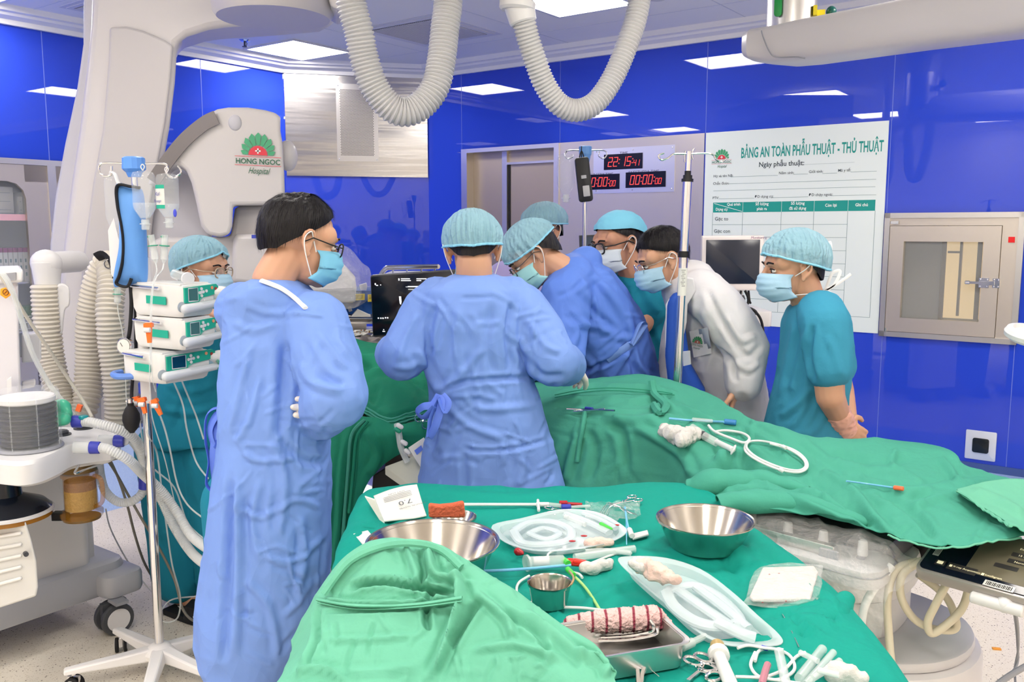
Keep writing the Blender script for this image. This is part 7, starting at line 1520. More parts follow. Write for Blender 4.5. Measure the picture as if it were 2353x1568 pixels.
for l_, lb in (([(2110, 1290, 2.06), (2060, 1310, 2.06), (2040, 1370, 2.06), (2042, 1450, 2.05), (2052, 1540, 2.0), (2080, 1600, 1.98)], 'thick cream cable running down in front of the table pedestal, left one'), ([(2120, 1288, 2.05), (2075, 1320, 2.05), (2070, 1370, 2.05), (2098, 1420, 2.06), (2140, 1444, 2.06), (2190, 1448, 2.06), (2196, 1424, 2.06), (2172, 1370, 2.08), (2110, 1320, 2.08)], 'thick cream cable looped in front of the table pedestal'), ([(2176, 1340, 2.0), (2150, 1390, 2.02), (2132, 1430, 2.03), (2140, 1456, 2.03), (2170, 1440, 2.03), (2210, 1400, 2.03), (2226, 1352, 2.0)], 'thick cream cable looped under the touch screen')):
    tubeobj('cable', lb, 'cable', p3(l_), .0095, m_cab, n=12)
tubeobj('wrapped_tube', 'white tube hanging from the plastic wrapped panel', 'tube', p3([(2050, 1300, 2.06), (2010, 1350, 2.05), (1985, 1400, 2.05), (1978, 1460, 2.04)]), .010, m_string, n=12)
for l_, lb in (([(2322, 1380, 1.9), (2332, 1420, 2.1), (2338, 1480, 2.2), (2336, 1530, 2.2), (2300, 1568, 2.1), (2270, 1600, 2.0)], 'thin grey cable hanging at the right edge, left one'), ([(2326, 1380, 1.9), (2338, 1430, 2.1), (2340, 1490, 2.2), (2332, 1540, 2.2), (2336, 1600, 2.1)], 'thin grey cable hanging at the right edge, right one'), ([(2260, 1600, 2.05), (2310, 1560, 2.1), (2360, 1530, 2.15)], 'thick grey cable crossing the bottom right corner')):
    tubeobj('cable', lb, 'cable', p3(l_), .003 if 'thin' in lb else .008, m_grey)
t = PZ(2290, 1493, 0); mb = MB(); mb.box(t + UP * .003, (.03, .014, .005), (nz(V(1, -.2, 0)), nz(V(.2, 1, 0)), UP)); tag(mb.build('paper_scrap', M('litter_orange', S(236, 160, 60), .5), None, smooth=False), 'tiny orange scrap on the speckled floor at the right edge', 'scrap')
# patient, supine under the drapes
pr = person('patient lying under the green drapes with one arm on the arm board', TA * .5 + TB * .5 + UP * .84)
def on_t(f, z, s=0): return TA + (TB - TA) * f + TY * s + UP * z
body = MB(); hh = Head(on_t(.08, .95), math.degrees(math.atan2(TX[1], TX[0])), -80); hh.build(body)
body.chain([on_t(.13, .93), on_t(.2, .93)], [.055, .09]); body.chain([on_t(.22, .9), on_t(.3, .9), on_t(.42, .89), on_t(.48, .885)], [.07, .075, .07, .07])
for s_ in (-1, 1): body.chain([on_t(.22, .9, s_ * .1), on_t(.32, .89, s_ * .08), on_t(.46, .885, s_ * .07)], [.055, .06, .06]); body.chain([on_t(.5, .88, s_ * .075), on_t(.73, .86, s_ * .075), on_t(.90, .855, s_ * .075)], [.055, .042, .03]); body.capsule(on_t(.91, .855, s_ * .08), on_t(.92, .87, s_ * .085), .03, .022)
e0, e1_, w_ = on_t(.22, .92, -.16), P(800, 990, 3.28), P(775, 985, 3.10); body.chain([e0, P(850, 968, 3.2), P(800, 976, 3.12), P(752, 986, 3.06)], [.05, .04, .034, .028]); hand(body, P(752, 986, 3.06), V(-1, -.25, -.1), V(0, 0, -1), .95, 20)
e0 = on_t(.22, .92, .16); body.chain([e0, on_t(.36, .89, .2), on_t(.5, .89, .17)], [.05, .04, .03]); hand(body, on_t(.5, .89, .17), TX, V(0, 0, -1), .9, 15)
v_, f_ = fuse(body, .006, 2); link_mesh('body', v_, f_, M('skin_iodine', S(206, 140, 84), .45), pr)
t = thing('cannula', P(770, 968, 3.0), 'green and white cannula on the patient arm beside the blue gown', 'cannula'); mb = MB(); mb.capsule(P(765, 967, 3.03), P(800, 966, 3.04), .006, .008); mb.build('body', m_card, t); mb = MB(); mb.capsule(P(790, 962, 3.03), P(800, 964, 3.03), .006); mb.build('port', m_clampg, t)
t = thing('arm_board', P(930, 1080, 3.05), 'pale board under the drapes beside the gowned back', 'board'); slab([(884, 1072), (938, 1052), (975, 1040), (975, 1125), (935, 1108)], [2.92, 2.94, 2.96, 2.85, 2.86], .03, 'board', M('board_cream', S(206, 206, 190), .5), t, .003, V(0, 0, -1))
mb = MB(); q = P(925, 1130, 3.02); mb.rbox(V(q[0], q[1] + .05, .35), (.16, .1, .66), None, .01, .004); mb.build('support', m_black, t); slab([(858, 1092), (886, 1076), (936, 1112), (980, 1130), (980, 1180), (850, 1180)], 3.02, .4, 'under_frame', m_black, t, .004)

# ---- drapes over the patient
FR = lambda l, y, z: l
far = [(1225, 885, .99), (1330, 880, 1.0), (1408, 868, 1.02), (1500, 871, 1.035), (1620, 906, 1.01), (1725, 962, .99), (1835, 1000, .97), (1950, 1012, .95), (2065, 1020, .94), (2168, 1036, .93), (2212, 1082, .90), (2300, 1112, .84)]
mid = [(1235, 915, .99), (1330, 905, 1.0), (1415, 915, 1.01), (1510, 925, 1.0), (1625, 975, .97), (1735, 1020, .95), (1840, 1050, .94), (1960, 1070, .93), (2080, 1080, .93), (2196, 1095, .92), (2250, 1112, .90), (2380, 1130, .84)]
cr = [(1240, 945, .97), (1320, 950, .97), (1420, 965, .97), (1520, 985, .97), (1630, 1040, .93), (1740, 1080, .92), (1850, 1100, .91), (1965, 1122, .91), (2090, 1146, .91), (2226, 1160, .90), (2310, 1160, .88), (2400, 1170, .84)]
h1 = [(1250, 1030, 0, 2.98), (1310, 1040, 0, 2.92), (1430, 1050, 0, 2.82), (1540, 1070, 0, 2.70), (1620, 1100, 0, 2.50), (1720, 1140, 0, 2.32), (1850, 1152, 0, 2.22), (1960, 1178, 0, 2.15), (2085, 1208, 0, 2.05), (2220, 1225, 0, 2.00), (2330, 1215, 0, 2.02), (2400, 1210, 0, 2.1)]
h2 = [(1255, 1150, 0, 2.96), (1300, 1160, 0, 2.88), (1435, 1165, 0, 2.78), (1545, 1160, 0, 2.66), (1612, 1140, 0, 2.46), (1690, 1160, 0, 2.28), (1840, 1180, 0, 2.18), (1950, 1206, 0, 2.12), (2070, 1243, 0, 2.00), (2200, 1261, 0, 1.92), (2330, 1240, 0, 1.94), (2400, 1235, 0, 2.05)]
back = [pt(q) + V(.03, .06, -.22) for q in far]
FL = [([(1270, 905), (1330, 890), (1410, 885), (1500, 892), (1560, 905)], 5, .009), ([(1270, 935), (1360, 925), (1470, 930), (1540, 900)], 7, -.012), ([(1490, 880), (1530, 920), (1610, 960), (1700, 990)], 8, .012), ([(1520, 900), (1590, 960), (1660, 975)], 7, -.010), ([(1380, 960), (1460, 965), (1540, 960), (1640, 1000)], 9, .010), ([(1330, 990), (1310, 1060), (1300, 1110)], 9, .014), ([(1400, 975), (1430, 1000), (1440, 1090)], 10, -.012), ([(1440, 970), (1560, 1040), (1590, 1100)], 10, .010), ([(1350, 985), (1370, 1040), (1350, 1110)], 9, -.010),
      ([(1640, 1060), (1700, 1050), (1750, 1075)], 10, .022), ([(1620, 1090), (1680, 1080), (1760, 1100), (1850, 1130)], 9, -.016), ([(1650, 1130), (1760, 1130), (1900, 1180), (2040, 1235)], 9, .014), ([(1700, 1110), (1800, 1120), (1920, 1150)], 8, .010), ([(1880, 1080), (1960, 1130), (2010, 1190), (2060, 1240)], 10, .012), ([(1850, 1100), (1950, 1160), (2000, 1220)], 8, -.010), ([(1970, 1100), (2090, 1130), (2200, 1110), (2280, 1108)], 9, .010), ([(2060, 1030), (2050, 1060), (2060, 1080)], 7, .006), ([(1880, 1040), (1990, 1060), (2100, 1055)], 8, -.006), ([(1840, 1010), (1900, 1050), (1990, 1080)], 8, .006), ([(2010, 1120), (2100, 1180), (2150, 1240)], 9, -.010), ([(2160, 1050), (2185, 1080), (2205, 1110)], 7, .008), ([(1700, 980), (1760, 1010), (1820, 1060)], 9, .006), ([(2090, 1170), (2180, 1130), (2260, 1120)], 9, .008)]
dr1 = drape('patient_drape', 'large green surgical drape covering the patient from the gowned doctor to the right edge', [back, far, mid, cr, h1, h2], m_drape, .006, (5, 5, 5), 3, FL, 18, 18, X=rcrease(90, 1250, 2330, 880, 1250, 4))
DR1 = SURF[0]
for l_ in ([(1275, 908), (1340, 896), (1410, 892), (1500, 898), (1545, 905)], [(1275, 914), (1340, 902), (1410, 898), (1500, 904), (1550, 908)]): hem(dr1, l_, m_draped, .0022, .002, 'stitching')
hem(dr1, [(1498, 876), (1505, 905), (1530, 930), (1516, 950), (1500, 930)], m_drape, .014, .006, 'tie_loop'); hem(dr1, [(1345, 945), (1338, 985), (1330, 1030), (1326, 1062)], m_drape, .008, .004, 'tie_tail')
def roll(par, pts, rad, mat, s):
    q = spline([pt(x) for x in pts], 14); r = np.interp(np.linspace(0, 1, len(q)), np.linspace(0, 1, len(rad)), rad); G = []
    for i in range(len(q)):
        t_ = nz(q[min(i + 1, len(q) - 1)] - q[max(i - 1, 0)]); x_ = nz(np.cross(UP, t_)); z_ = np.cross(t_, x_)
        G.append([q[i] + (x_ * math.cos(a) * 1.25 + z_ * math.sin(a)) * r[i] - UP * r[i] * .35 for a in np.radians(np.linspace(-55, 235, 30))])
    G = np.array(G)[:, ::-1]; a, b = G.shape[:2]; v = G.reshape(-1, 3); f = [(i * b + j, i * b + j + 1, (i + 1) * b + j + 1, (i + 1) * b + j) for i in range(a - 1) for j in range(b - 1)]
    v = crumple(v, f, .006, (9, 9, 9), s, .002); return sheet('fold', v.reshape(G.shape), mat, par, .003)
roll(dr1, [(1586, 1114, 0, 2.45), (1650, 1098, 0, 2.42), (1740, 1098, 0, 2.40), (1860, 1122, 0, 2.32)], [.034, .042, .034, .01], m_drape, 3)
roll(dr1, [(1650, 1152, 0, 2.27), (1710, 1142, 0, 2.27), (1850, 1150, 0, 2.22), (2000, 1200, 0, 2.11)], [.026, .034, .03, .012], m_drape, 5)
# end flap with a frayed hem
fl = drape('drape_sheet', 'paler green drape sheet with a frayed hem at the right end of the table', [[(2198, 1126, 0, 2.22), (2255, 1110, 0, 2.27), (2320, 1104, 0, 2.3), (2400, 1110, 0, 2.3)], [(2212, 1140, 0, 2.17), (2265, 1135, 0, 2.2), (2330, 1140, 0, 2.2), (2410, 1150, 0, 2.2)], [(2262, 1172, 0, 2.09), (2290, 1170, 0, 2.1), (2345, 1175, 0, 2.1), (2420, 1180, 0, 2.12)], [(2300, 1196, 0, 2.02), (2320, 1198, 0, 2.02), (2350, 1206, 0, 2.02), (2420, 1215, 0, 2.02)], [(2320, 1212, 0, 1.93), (2335, 1214, 0, 1.92), (2352, 1226, 0, 1.9), (2420, 1240, 0, 1.9)]], m_drapel, .004, (6, 6, 6), 5, [([(2230, 1125), (2300, 1150), (2353, 1180)], 8, .008)], 10, 10)
hem(fl, [(2200, 1128), (2235, 1150), (2262, 1172), (2295, 1192), (2322, 1212)], m_drapel, .005, .004, 'frayed_hem', .004); SURF[0] = DR1; hem(dr1, [(2040, 1232), (2075, 1243), (2130, 1254), (2200, 1260), (2280, 1245), (2345, 1238)], m_drapel, .004, .004, 'frayed_hem', .004)
# head side: folded drape and hanging drape
C = [[(738, 775, 0, 3.72), (800, 778, 0, 3.72), (880, 792, 0, 3.66), (950, 800, 0, 3.6), (1030, 820, 0, 3.5), (1100, 850, 0, 3.4)], [(740, 810, 0, 3.5), (805, 815, 0, 3.5), (880, 820, 0, 3.46), (950, 850, 0, 3.42), (1030, 860, 0, 3.4), (1100, 890, 0, 3.3)], [(742, 870, 0, 3.3), (810, 880, 0, 3.28), (880, 860, 0, 3.26), (960, 890, 0, 3.22), (1030, 900, 0, 3.2), (1100, 920, 0, 3.15)], [(744, 920, 0, 3.14), (815, 925, 0, 3.12), (880, 930, 0, 3.10), (965, 930, 0, 3.08), (1030, 940, 0, 3.06), (1100, 950, 0, 3.04)], [(748, 945, 0, 3.06), (820, 948, 0, 3.02), (890, 980, 0, 2.99), (975, 962, 0, 3.02), (1030, 960, 0, 3.03), (1100, 970, 0, 3.02)]]
FL = [([(760, 800), (830, 830), (900, 820)], 7, .010), ([(800, 850), (870, 815), (930, 810)], 6, .012), ([(790, 900), (850, 860), (930, 818)], 6, .010), ([(905, 825), (950, 870), (985, 900)], 6, -.010), ([(930, 820), (960, 850), (990, 880)], 6, .010), ([(780, 830), (850, 845), (900, 835)], 6, -.008), ([(795, 905), (840, 935), (890, 960), (980, 935)], 5, -.008)]
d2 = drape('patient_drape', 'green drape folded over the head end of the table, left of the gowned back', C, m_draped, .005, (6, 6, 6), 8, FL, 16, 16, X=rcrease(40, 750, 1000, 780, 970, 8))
for dy in (0, 8, 15): hem(d2, [(778, 905 + dy), (830, 930 + dy), (890, 962 + dy * .9), (940, 950 + dy), (985, 938 + dy)], m_drape, .004, .004, 'hem', .003)
C = [[(752, 992, 0, 3.0), (805, 960, 0, 2.99), (860, 962, 0, 2.975), (905, 975, 0, 2.97), (950, 968, 0, 2.98), (1010, 960, 0, 3.0)], [(754, 1080, 0, 2.96), (800, 1040, 0, 2.95), (856, 1000, 0, 2.93), (900, 998, 0, 2.93), (945, 990, 0, 2.95), (1005, 985, 0, 2.97)], [(758, 1190, 0, 2.95), (796, 1160, 0, 2.94), (845, 1070, 0, 2.92), (890, 1040, 0, 2.93), (935, 1015, 0, 2.95), (1000, 1005, 0, 2.97)], [(762, 1310, 0, 2.95), (790, 1290, 0, 2.94), (835, 1130, 0, 2.93), (876, 1078, 0, 2.94), (925, 1040, 0, 2.96), (995, 1020, 0, 2.98)]]
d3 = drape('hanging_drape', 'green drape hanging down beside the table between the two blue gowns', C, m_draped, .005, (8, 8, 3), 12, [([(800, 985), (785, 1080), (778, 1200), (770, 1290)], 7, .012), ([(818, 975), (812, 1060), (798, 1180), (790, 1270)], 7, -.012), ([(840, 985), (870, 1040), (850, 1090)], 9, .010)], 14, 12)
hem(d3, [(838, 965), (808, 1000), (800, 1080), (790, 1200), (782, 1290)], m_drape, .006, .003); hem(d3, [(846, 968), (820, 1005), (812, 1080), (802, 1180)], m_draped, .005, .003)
# clamp and drain line hanging from the drape
t = thing('towel_clamp', P(965, 975, 2.9), 'steel ring handled clamp on the drape beside the gown ties', 'clamp'); mb = MB()
for x, y in ((962, 962), (978, 978)): mb.tube(circle(P(x, y, 2.93), V(1, 0, 0), UP, .013, 16), .003, 6, True)
mb.tube([P(970, 968, 2.93), P(1000, 940, 2.95)], .004, 6); mb.tube([P(984, 970, 2.93), P(1004, 945, 2.95)], .004, 6); mb.build('clamp', m_chrome, t)
t = thing('drain_line', P(920, 1020, 2.88), 'clear drain line with white connectors hanging under the folded drape', 'tube'); mb = MB(); mb.tube(spline(p3([(912, 975, 2.93), (917, 1000, 2.91), (922, 1030, 2.9), (936, 1062, 2.9)]), 5), .011, 10); mb.build('line', m_clear, t)
for x, y, mt in ((918, 978, m_white), (913, 987, m_clampg), (928, 1016, m_white), (936, 1036, m_white)): mb = MB(); mb.capsule(P(x - 3, y, 2.885), P(x + 4, y + 4, 2.885), .008); mb.build('connector', mt, t)
t = thing('paper_tag', P(958, 1040, 2.9), 'white tag with a dark hole tilted against the blue gown at the table', 'tag'); slab([(938, 1030), (974, 1006), (986, 1030), (984, 1080), (966, 1074)], 2.87, .004, 'tag', m_card, t, .001); slab([(952, 1036), (968, 1024), (972, 1034), (958, 1046)], 2.866, .002, 'window', m_tie, t, 0)

# ---- instrument table and its cover
it = thing('instrument_table', V(.1, 1.85, 0), 'instrument trolley table hidden under the teal cover in the foreground', 'table')
mb = MB(); mb.rbox(V(.12, 1.84, .835), (.86, 1.08, .03), None, .03, .005); mb.build('table_top', m_steelm, it)
for a in (-.4, .4):
    for b_ in (-.5, .5): mb = MB(); mb.cyl(V(.12 + a, 1.84 + b_, .06), V(.12 + a, 1.84 + b_, .82), .014); lg = mb.build('leg', m_chrome, it); castor(lg, V(.12 + a, 1.84 + b_, .04), .04, .03, V(1, 0, 0), m_dgrey, m_chrome)
TZ = .868
def row(l, z=TZ): return [(x, y, z) for x, y in l]
R0 = row([(842, 1134), (905, 1122), (975, 1114), (1100, 1120), (1250, 1122), (1400, 1116), (1545, 1112), (1612, 1128), (1650, 1150)])
R1 = row([(822, 1178), (900, 1172), (1000, 1170), (1120, 1172), (1260, 1175), (1400, 1172), (1560, 1172), (1660, 1176), (1706, 1200)])
R2 = row([(800, 1240), (890, 1240), (1000, 1240), (1130, 1240), (1270, 1242), (1420, 1242), (1580, 1240), (1700, 1232), (1766, 1246)]); R2[7] = (1700, 1226, .885)
R3 = row([(778, 1320), (880, 1322), (1000, 1322), (1140, 1322), (1290, 1322), (1440, 1322), (1620, 1320), (1780, 1312), (1868, 1320)])
R4 = row([(748, 1420), (870, 1420), (1000, 1420), (1150, 1420), (1310, 1420), (1480, 1420), (1680, 1420), (1860, 1410), (1944, 1400)]); R4[7] = (1862, 1400, .885)
R5 = row([(708, 1560), (840, 1560), (1000, 1560), (1160, 1560), (1340, 1560), (1520, 1560), (1740, 1560), (1960, 1555), (2052, 1552)])
R6 = row([(650, 1740), (800, 1740), (980, 1740), (1160, 1740), (1360, 1740), (1570, 1740), (1800, 1740), (2040, 1740), (2150, 1740)])
rows = []
for k, r in enumerate((R0, R1, R2, R3, R4, R5, R6)):
    r = [pt(q) for q in r]; r = [r[0] + V(-.035, .0, -.30), r[0] + V(-.025, 0, -.06)] + r + [r[-1] + V(.03, -.01, -.05), r[-1] + V(.045, -.02, -.30)]; rows.append(r)
top_ = [[q + V(0, .03, -.30) for q in rows[0]], [q + V(0, .022, -.07) for q in rows[0]]]
FL = [([(1490, 1262), (1600, 1276), (1700, 1274), (1740, 1258)], 13, .012), ([(1000, 1125), (1150, 1140), (1300, 1135)], 6, .004), ([(1100, 1340), (1200, 1370), (1320, 1440)], 9, .007), ([(1330, 1400), (1420, 1350), (1480, 1340)], 8, .006), ([(1480, 1240), (1600, 1245), (1720, 1290), (1800, 1330)], 12, .010), ([(1420, 1260), (1540, 1290), (1640, 1330)], 9, .006), ([(1840, 1350), (1900, 1370), (1930, 1400)], 8, .010), ([(1830, 1400), (1880, 1400), (1925, 1420)], 8, -.012), ([(1780, 1430), (1850, 1440), (1900, 1470)], 7, .008), ([(1760, 1410), (1820, 1420), (1850, 1465)], 6, -.008), ([(880, 1180), (870, 1240), (830, 1290)], 8, .005), ([(1600, 1500), (1720, 1470), (1800, 1480)], 8, .005), ([(1430, 1530), (1600, 1500), (1680, 1480)], 6, -.006), ([(1640, 1270), (1680, 1300), (1700, 1350)], 8, -.008)]
cv = drape('table_cover', 'teal cloth cover over the instrument table in the foreground', top_ + rows, m_cover, .0045, (5, 5, 5), 14, FL, 16, 12, 'cloth', .001, X=[(a_, b_ * 2.2, c_ * .9) for a_, b_, c_ in rcrease(70, 830, 2050, 1130, 1560, 9)])
COV = SURF[0]
roll(cv, [(1826, 1462, .868), (1856, 1430, .872), (1900, 1400, .872), (1944, 1372, .865)], [.022, .036, .034, .016], m_cover, 7)
roll(cv, [(1770, 1400, .866), (1830, 1404, .868), (1890, 1392, .866)], [.012, .02, .014], m_cover, 9)
# ---- crumpled pale drape in the foreground
ca = [(672, 1476, 0, 1.50), (735, 1368, 0, 1.52), (790, 1292, 0, 1.54), (860, 1254, 0, 1.55), (930, 1241, 0, 1.55), (1005, 1252, 0, 1.54), (1075, 1304, 0, 1.50), (1180, 1364, 0, 1.44), (1290, 1440, 0, 1.38), (1372, 1488, 0, 1.34), (1410, 1540, 0, 1.30)]
cb = [(676, 1500, 0, 1.46), (745, 1400, 0, 1.46), (810, 1345, 0, 1.47), (870, 1315, 0, 1.48), (935, 1300, 0, 1.48), (1005, 1305, 0, 1.47), (1080, 1345, 0, 1.44), (1180, 1400, 0, 1.39), (1285, 1470, 0, 1.34), (1365, 1512, 0, 1.31), (1412, 1560, 0, 1.28)]
cc_ = [(666, 1526, 0, 1.42), (740, 1440, 0, 1.42), (810, 1410, 0, 1.42), (880, 1400, 0, 1.42), (950, 1398, 0, 1.42), (1020, 1400, 0, 1.42), (1100, 1425, 0, 1.39), (1190, 1455, 0, 1.35), (1290, 1510, 0, 1.31), (1375, 1545, 0, 1.28), (1420, 1585, 0, 1.26)]
cd_ = [(640, 1570, 0, 1.36), (725, 1510, 0, 1.36), (810, 1490, 0, 1.36), (890, 1490, 0, 1.36), (970, 1490, 0, 1.36), (1050, 1495, 0, 1.35), (1120, 1510, 0, 1.33), (1210, 1535, 0, 1.30), (1310, 1570, 0, 1.27), (1390, 1600, 0, 1.25), (1430, 1630, 0, 1.24)]
ce = [(560, 1680, 0, 1.28), (700, 1640, 0, 1.27), (810, 1640, 0, 1.27), (900, 1640, 0, 1.27), (990, 1640, 0, 1.27), (1070, 1640, 0, 1.27), (1140, 1650, 0, 1.26), (1230, 1660, 0, 1.25), (1330, 1680, 0, 1.23), (1410, 1690, 0, 1.22), (1450, 1700, 0, 1.21)]
bk = [pt(q) + V(0, .05, -.09) for q in ca]
FL = [([(735, 1378), (830, 1390), (950, 1386), (1065, 1372)], 6, .010), ([(800, 1352), (880, 1340), (960, 1352), (1045, 1362)], 7, -.022), ([(745, 1405), (820, 1404), (960, 1398), (1060, 1385)], 5, -.006), ([(930, 1255), (950, 1300), (960, 1340)], 7, .010), ([(985, 1262), (1000, 1320), (1060, 1330)], 8, .014), ([(960, 1260), (975, 1310), (965, 1345)], 6, -.012), ([(1000, 1350), (980, 1400), (985, 1450)], 8, -.012), ([(1045, 1310), (1060, 1390), (1030, 1470), (990, 1560)], 10, .016), ([(1100, 1380), (1060, 1440), (1030, 1490)], 10, -.014), ([(1090, 1360), (1160, 1420), (1180, 1470)], 9, .010), ([(1150, 1400), (1230, 1450), (1260, 1500)], 8, -.008), ([(1200, 1400), (1290, 1470), (1350, 1530)], 9, .008), ([(1320, 1500), (1380, 1520), (1395, 1560)], 9, .010), ([(1080, 1500), (1180, 1480), (1300, 1520)], 8, .006), ([(750, 1470), (850, 1470), (960, 1460)], 6, .004), ([(740, 1540), (850, 1545), (960, 1530)], 7, .005), ([(730, 1400), (728, 1470), (700, 1530)], 6, -.010), ([(680, 1545), (740, 1540), (800, 1568)], 8, .010), ([(850, 1265), (790, 1320), (760, 1365)], 6, .008)]
fg = drape('crumpled_drape', 'pale green crumpled drape heaped over the near edge of the instrument table', [bk, ca, cb, cc_, cd_, ce], m_drapel, .006, (7, 7, 7), 31, FL, 20, 18, X=rcrease(60, 680, 1390, 1260, 1568, 6))
hem(fg, [(742, 1366), (800, 1292), (870, 1258), (940, 1248), (1010, 1262), (1060, 1304)], m_drapel, .007, .004); hem(fg, [(730, 1378), (820, 1392), (950, 1390), (1062, 1374)], m_drapel, .005, .004); hem(fg, [(730, 1385), (820, 1400), (950, 1396), (1062, 1382)], m_drapel, .0025, .003, 'stitching')
# ================================================================== things lying on the instrument table
m_white_tr = M('blister_plastic', (.72, .82, .86), .2, alpha=.46, spec=.7)
m_gauze = M('gauze', S(208, 205, 203), .9, bump=.5, bscale=90); m_gauzep = M('gauze_pink', S(232, 200, 190), .9, bump=.5, bscale=90)
m_lblue = M('light_blue_rod', S(120, 190, 232), .35); m_wtube = M('white_tube', S(224, 226, 226), .3); m_grn = M('bright_green', S(70, 200, 70), .35); m_blood = M('blood_red', S(170, 30, 40), .3)
def basin(lb, x, y, z, r, h, cat='bowl', wx=1.0, inner=.72):
    c = PZ(x, y, z); b = c - UP * h; t = thing('steel_bowl', b, lb, cat, None); mb = MB()
    pr = [(r * .02, 0), (r * inner * .85, .0), (r * inner, h * .08), (r * (inner + 1) / 2, h * .5), (r * .975, h * .93), (r, h), (r * 1.03, h + .001), (r * 1.035, h - .002), (r * 1.03, h - .004), (r, h - .004), (r * .968, h * .93), (r * (inner + 1) / 2 - .003, h * .5), (r * inner - .004, h * .1), (r * inner * .8, h * .05), (r * .02, h * .05)]
    mb.lathe(pr, b, UP, 56); mb.build('bowl', m_bowl, t); return t, b
basin('largest round steel bowl behind the crumpled pale drape', 994, 1243, .952, .136, .085)
basin('wide steel bowl beside the plastic wrapped panel at the far right of the table', 1620, 1192, .945, .107, .07)
t, b_ = basin('small round steel cup with tubes around it', 1263, 1338, .922, .042, .048, inner=.8)
basin('small steel bowl with brown gauze behind the largest bowl', 1044, 1188, .90, .053, .035)
def mesh_f(name, mb, vx, mat, par, A=.003, fq=60, s=0, sm=2):
    v, f = fuse(mb, vx, sm); v = crumple(v, f, A, (fq, fq, fq), s, A * .5, fq * 2.2); return link_mesh(name, v, f, mat, par)
def flatthing(name, lb, cat, pts, z, h, mat, bv=.002, part='body'):
    t = thing(name, PZ(*np.mean(pts, 0), z), lb, cat); q = np.array([PZ(x, y, z) for x, y in pts]); mb = MB(); mb.loft([q, q + UP * h]); o = mb.build(part, mat, t)
    bm = bmesh.new(); bm.from_mesh(o.data); bmesh.ops.recalc_face_normals(bm, faces=bm.faces); bm.to_mesh(o.data); bm.free()
    if bv: bev(o, bv, 2)
    return t
q0 = PZ(985, 1175, .905); t = thing('brown_gauze', q0, 'reddish brown soaked gauze standing in the small bowl behind the largest bowl', 'gauze'); slab([(984, 1160), (1010, 1163), (1040, 1160), (1066, 1154), (1070, 1192), (985, 1192)], 1.95, .02, 'pad', M('gauze_brown', S(196, 96, 66), .85, bump=.6, bscale=120), t, .006)
# glove packet
gp = thing('glove_packet', PZ(915, 1165, .90), 'white opened surgical glove packet with printing at the far left corner of the table', 'packet')
gq = [PZ(858, 1140, .905), PZ(958, 1114, .93), PZ(980, 1180, .885), PZ(880, 1203, .875)]; gu = nz(gq[1] - gq[0]); gv = nz(gq[0] - gq[3]); mb = MB()
C = [[gq[0] + (gq[1] - gq[0]) * a + ((gq[3] + (gq[2] - gq[3]) * a) - (gq[0] + (gq[1] - gq[0]) * a)) * b + UP * (.006 * math.sin(3 * a + 2 * b)) for a in (0, .35, .7, 1)] for b in (0, .33, .66, 1)]
G = catgrid(C, 5, 5); sheet('sleeve', G[:, ::-1], m_card, gp, .004); slab([(838, 1142), (862, 1150), (884, 1204), (872, 1196)], 2.08, .01, 'flap', m_card, gp, .001)
# writing on the packet reads upside down from here
def gpt(a, b): return gq[0] + (gq[1] - gq[0]) * a + (gq[3] - gq[0]) * b + (gq[2] - gq[1] - gq[3] + gq[0]) * a * b
ru, rv = -gu, -gv; gn = nz(np.cross(ru, rv)); gn = gn if gn[2] > 0 else -gn
mb = MB()
for s_, a, b, sz in (('7.0', .62, .50, .03), ('SURGICAL GLOVES', .75, .72, .008), ('SOFT CUFF', .5, .16, .009)): mb.text(s_, gpt(a, b) + gn * .007, ru, rv, sz, 1, 'CENTER')
for k in range(4): a0, a1, b = .18, .82, .26 + k * .05; mb.add([gpt(a0, b) + gn * .008, gpt(a1, b - .04) + gn * .008, gpt(a1, b - .028) + gn * .008, gpt(a0, b + .012) + gn * .008], [(0, 1, 2, 3)])
mb.build('printing', M('print_grey', S(80, 86, 92), .6), gp, smooth=False)
flatthing('paper_corner', 'white paper corner under the left side of the largest bowl', 'paper', [(812, 1230), (845, 1222), (880, 1262), (838, 1258)], .874, .003, m_card, 0)
# blister trays
def blister(name, lb, outline, d, dn, mat, lumps, h=.016, th=.004):
    """a shallow clear tray given by its rim in picture points and heights"""
    t = thing(name, np.mean([PZ(*q) for q in outline], 0), lb, 'tray'); q = spline([PZ(*p) for p in outline], 4, True); c = q.mean(0); mb = MB()
    mb.loft([q + (c - q) * .16 - UP * h, q + (c - q) * .1 - UP * .003, q + (c - q) * .06, q, q + UP * .0015, q + (c - q) * .07 + UP * .0015, q + (c - q) * .12 - UP * .001, q + (c - q) * .17 - UP * (h - .002)]); mb.build('rim', mat, t)
    for k, (pts, r) in enumerate(lumps): mb = MB(); mb.tube(spline([PZ(*p) for p in pts], 6), r, 10, flat=.6); mb.build('channel', mat, t)
    return t
bt_ = blister('blister_tray', 'round cornered clear plastic tray with coiled wells, left of the far bowl', [(1132, 1208, .895), (1200, 1192, .897), (1290, 1172, .9), (1370, 1178, .897), (1425, 1205, .893), (1440, 1225, .89), (1400, 1248, .887), (1320, 1264, .885), (1240, 1268, .884), (1180, 1256, .886), (1145, 1236, .89)], 0, 0, m_white_tr,
    [([(1180, 1222, .895), (1215, 1202, .896), (1270, 1200, .896), (1310, 1218, .894), (1305, 1242, .892), (1250, 1252, .89), (1200, 1248, .89), (1180, 1222, .895)], .012), ([(1215, 1226, .893), (1250, 1214, .893), (1285, 1226, .892), (1255, 1240, .892), (1215, 1226, .893)], .009), ([(1300, 1182, .902), (1350, 1200, .9), (1400, 1225, .896)], .012), ([(1340, 1180, .9), (1380, 1195, .898), (1415, 1215, .895)], .009)])
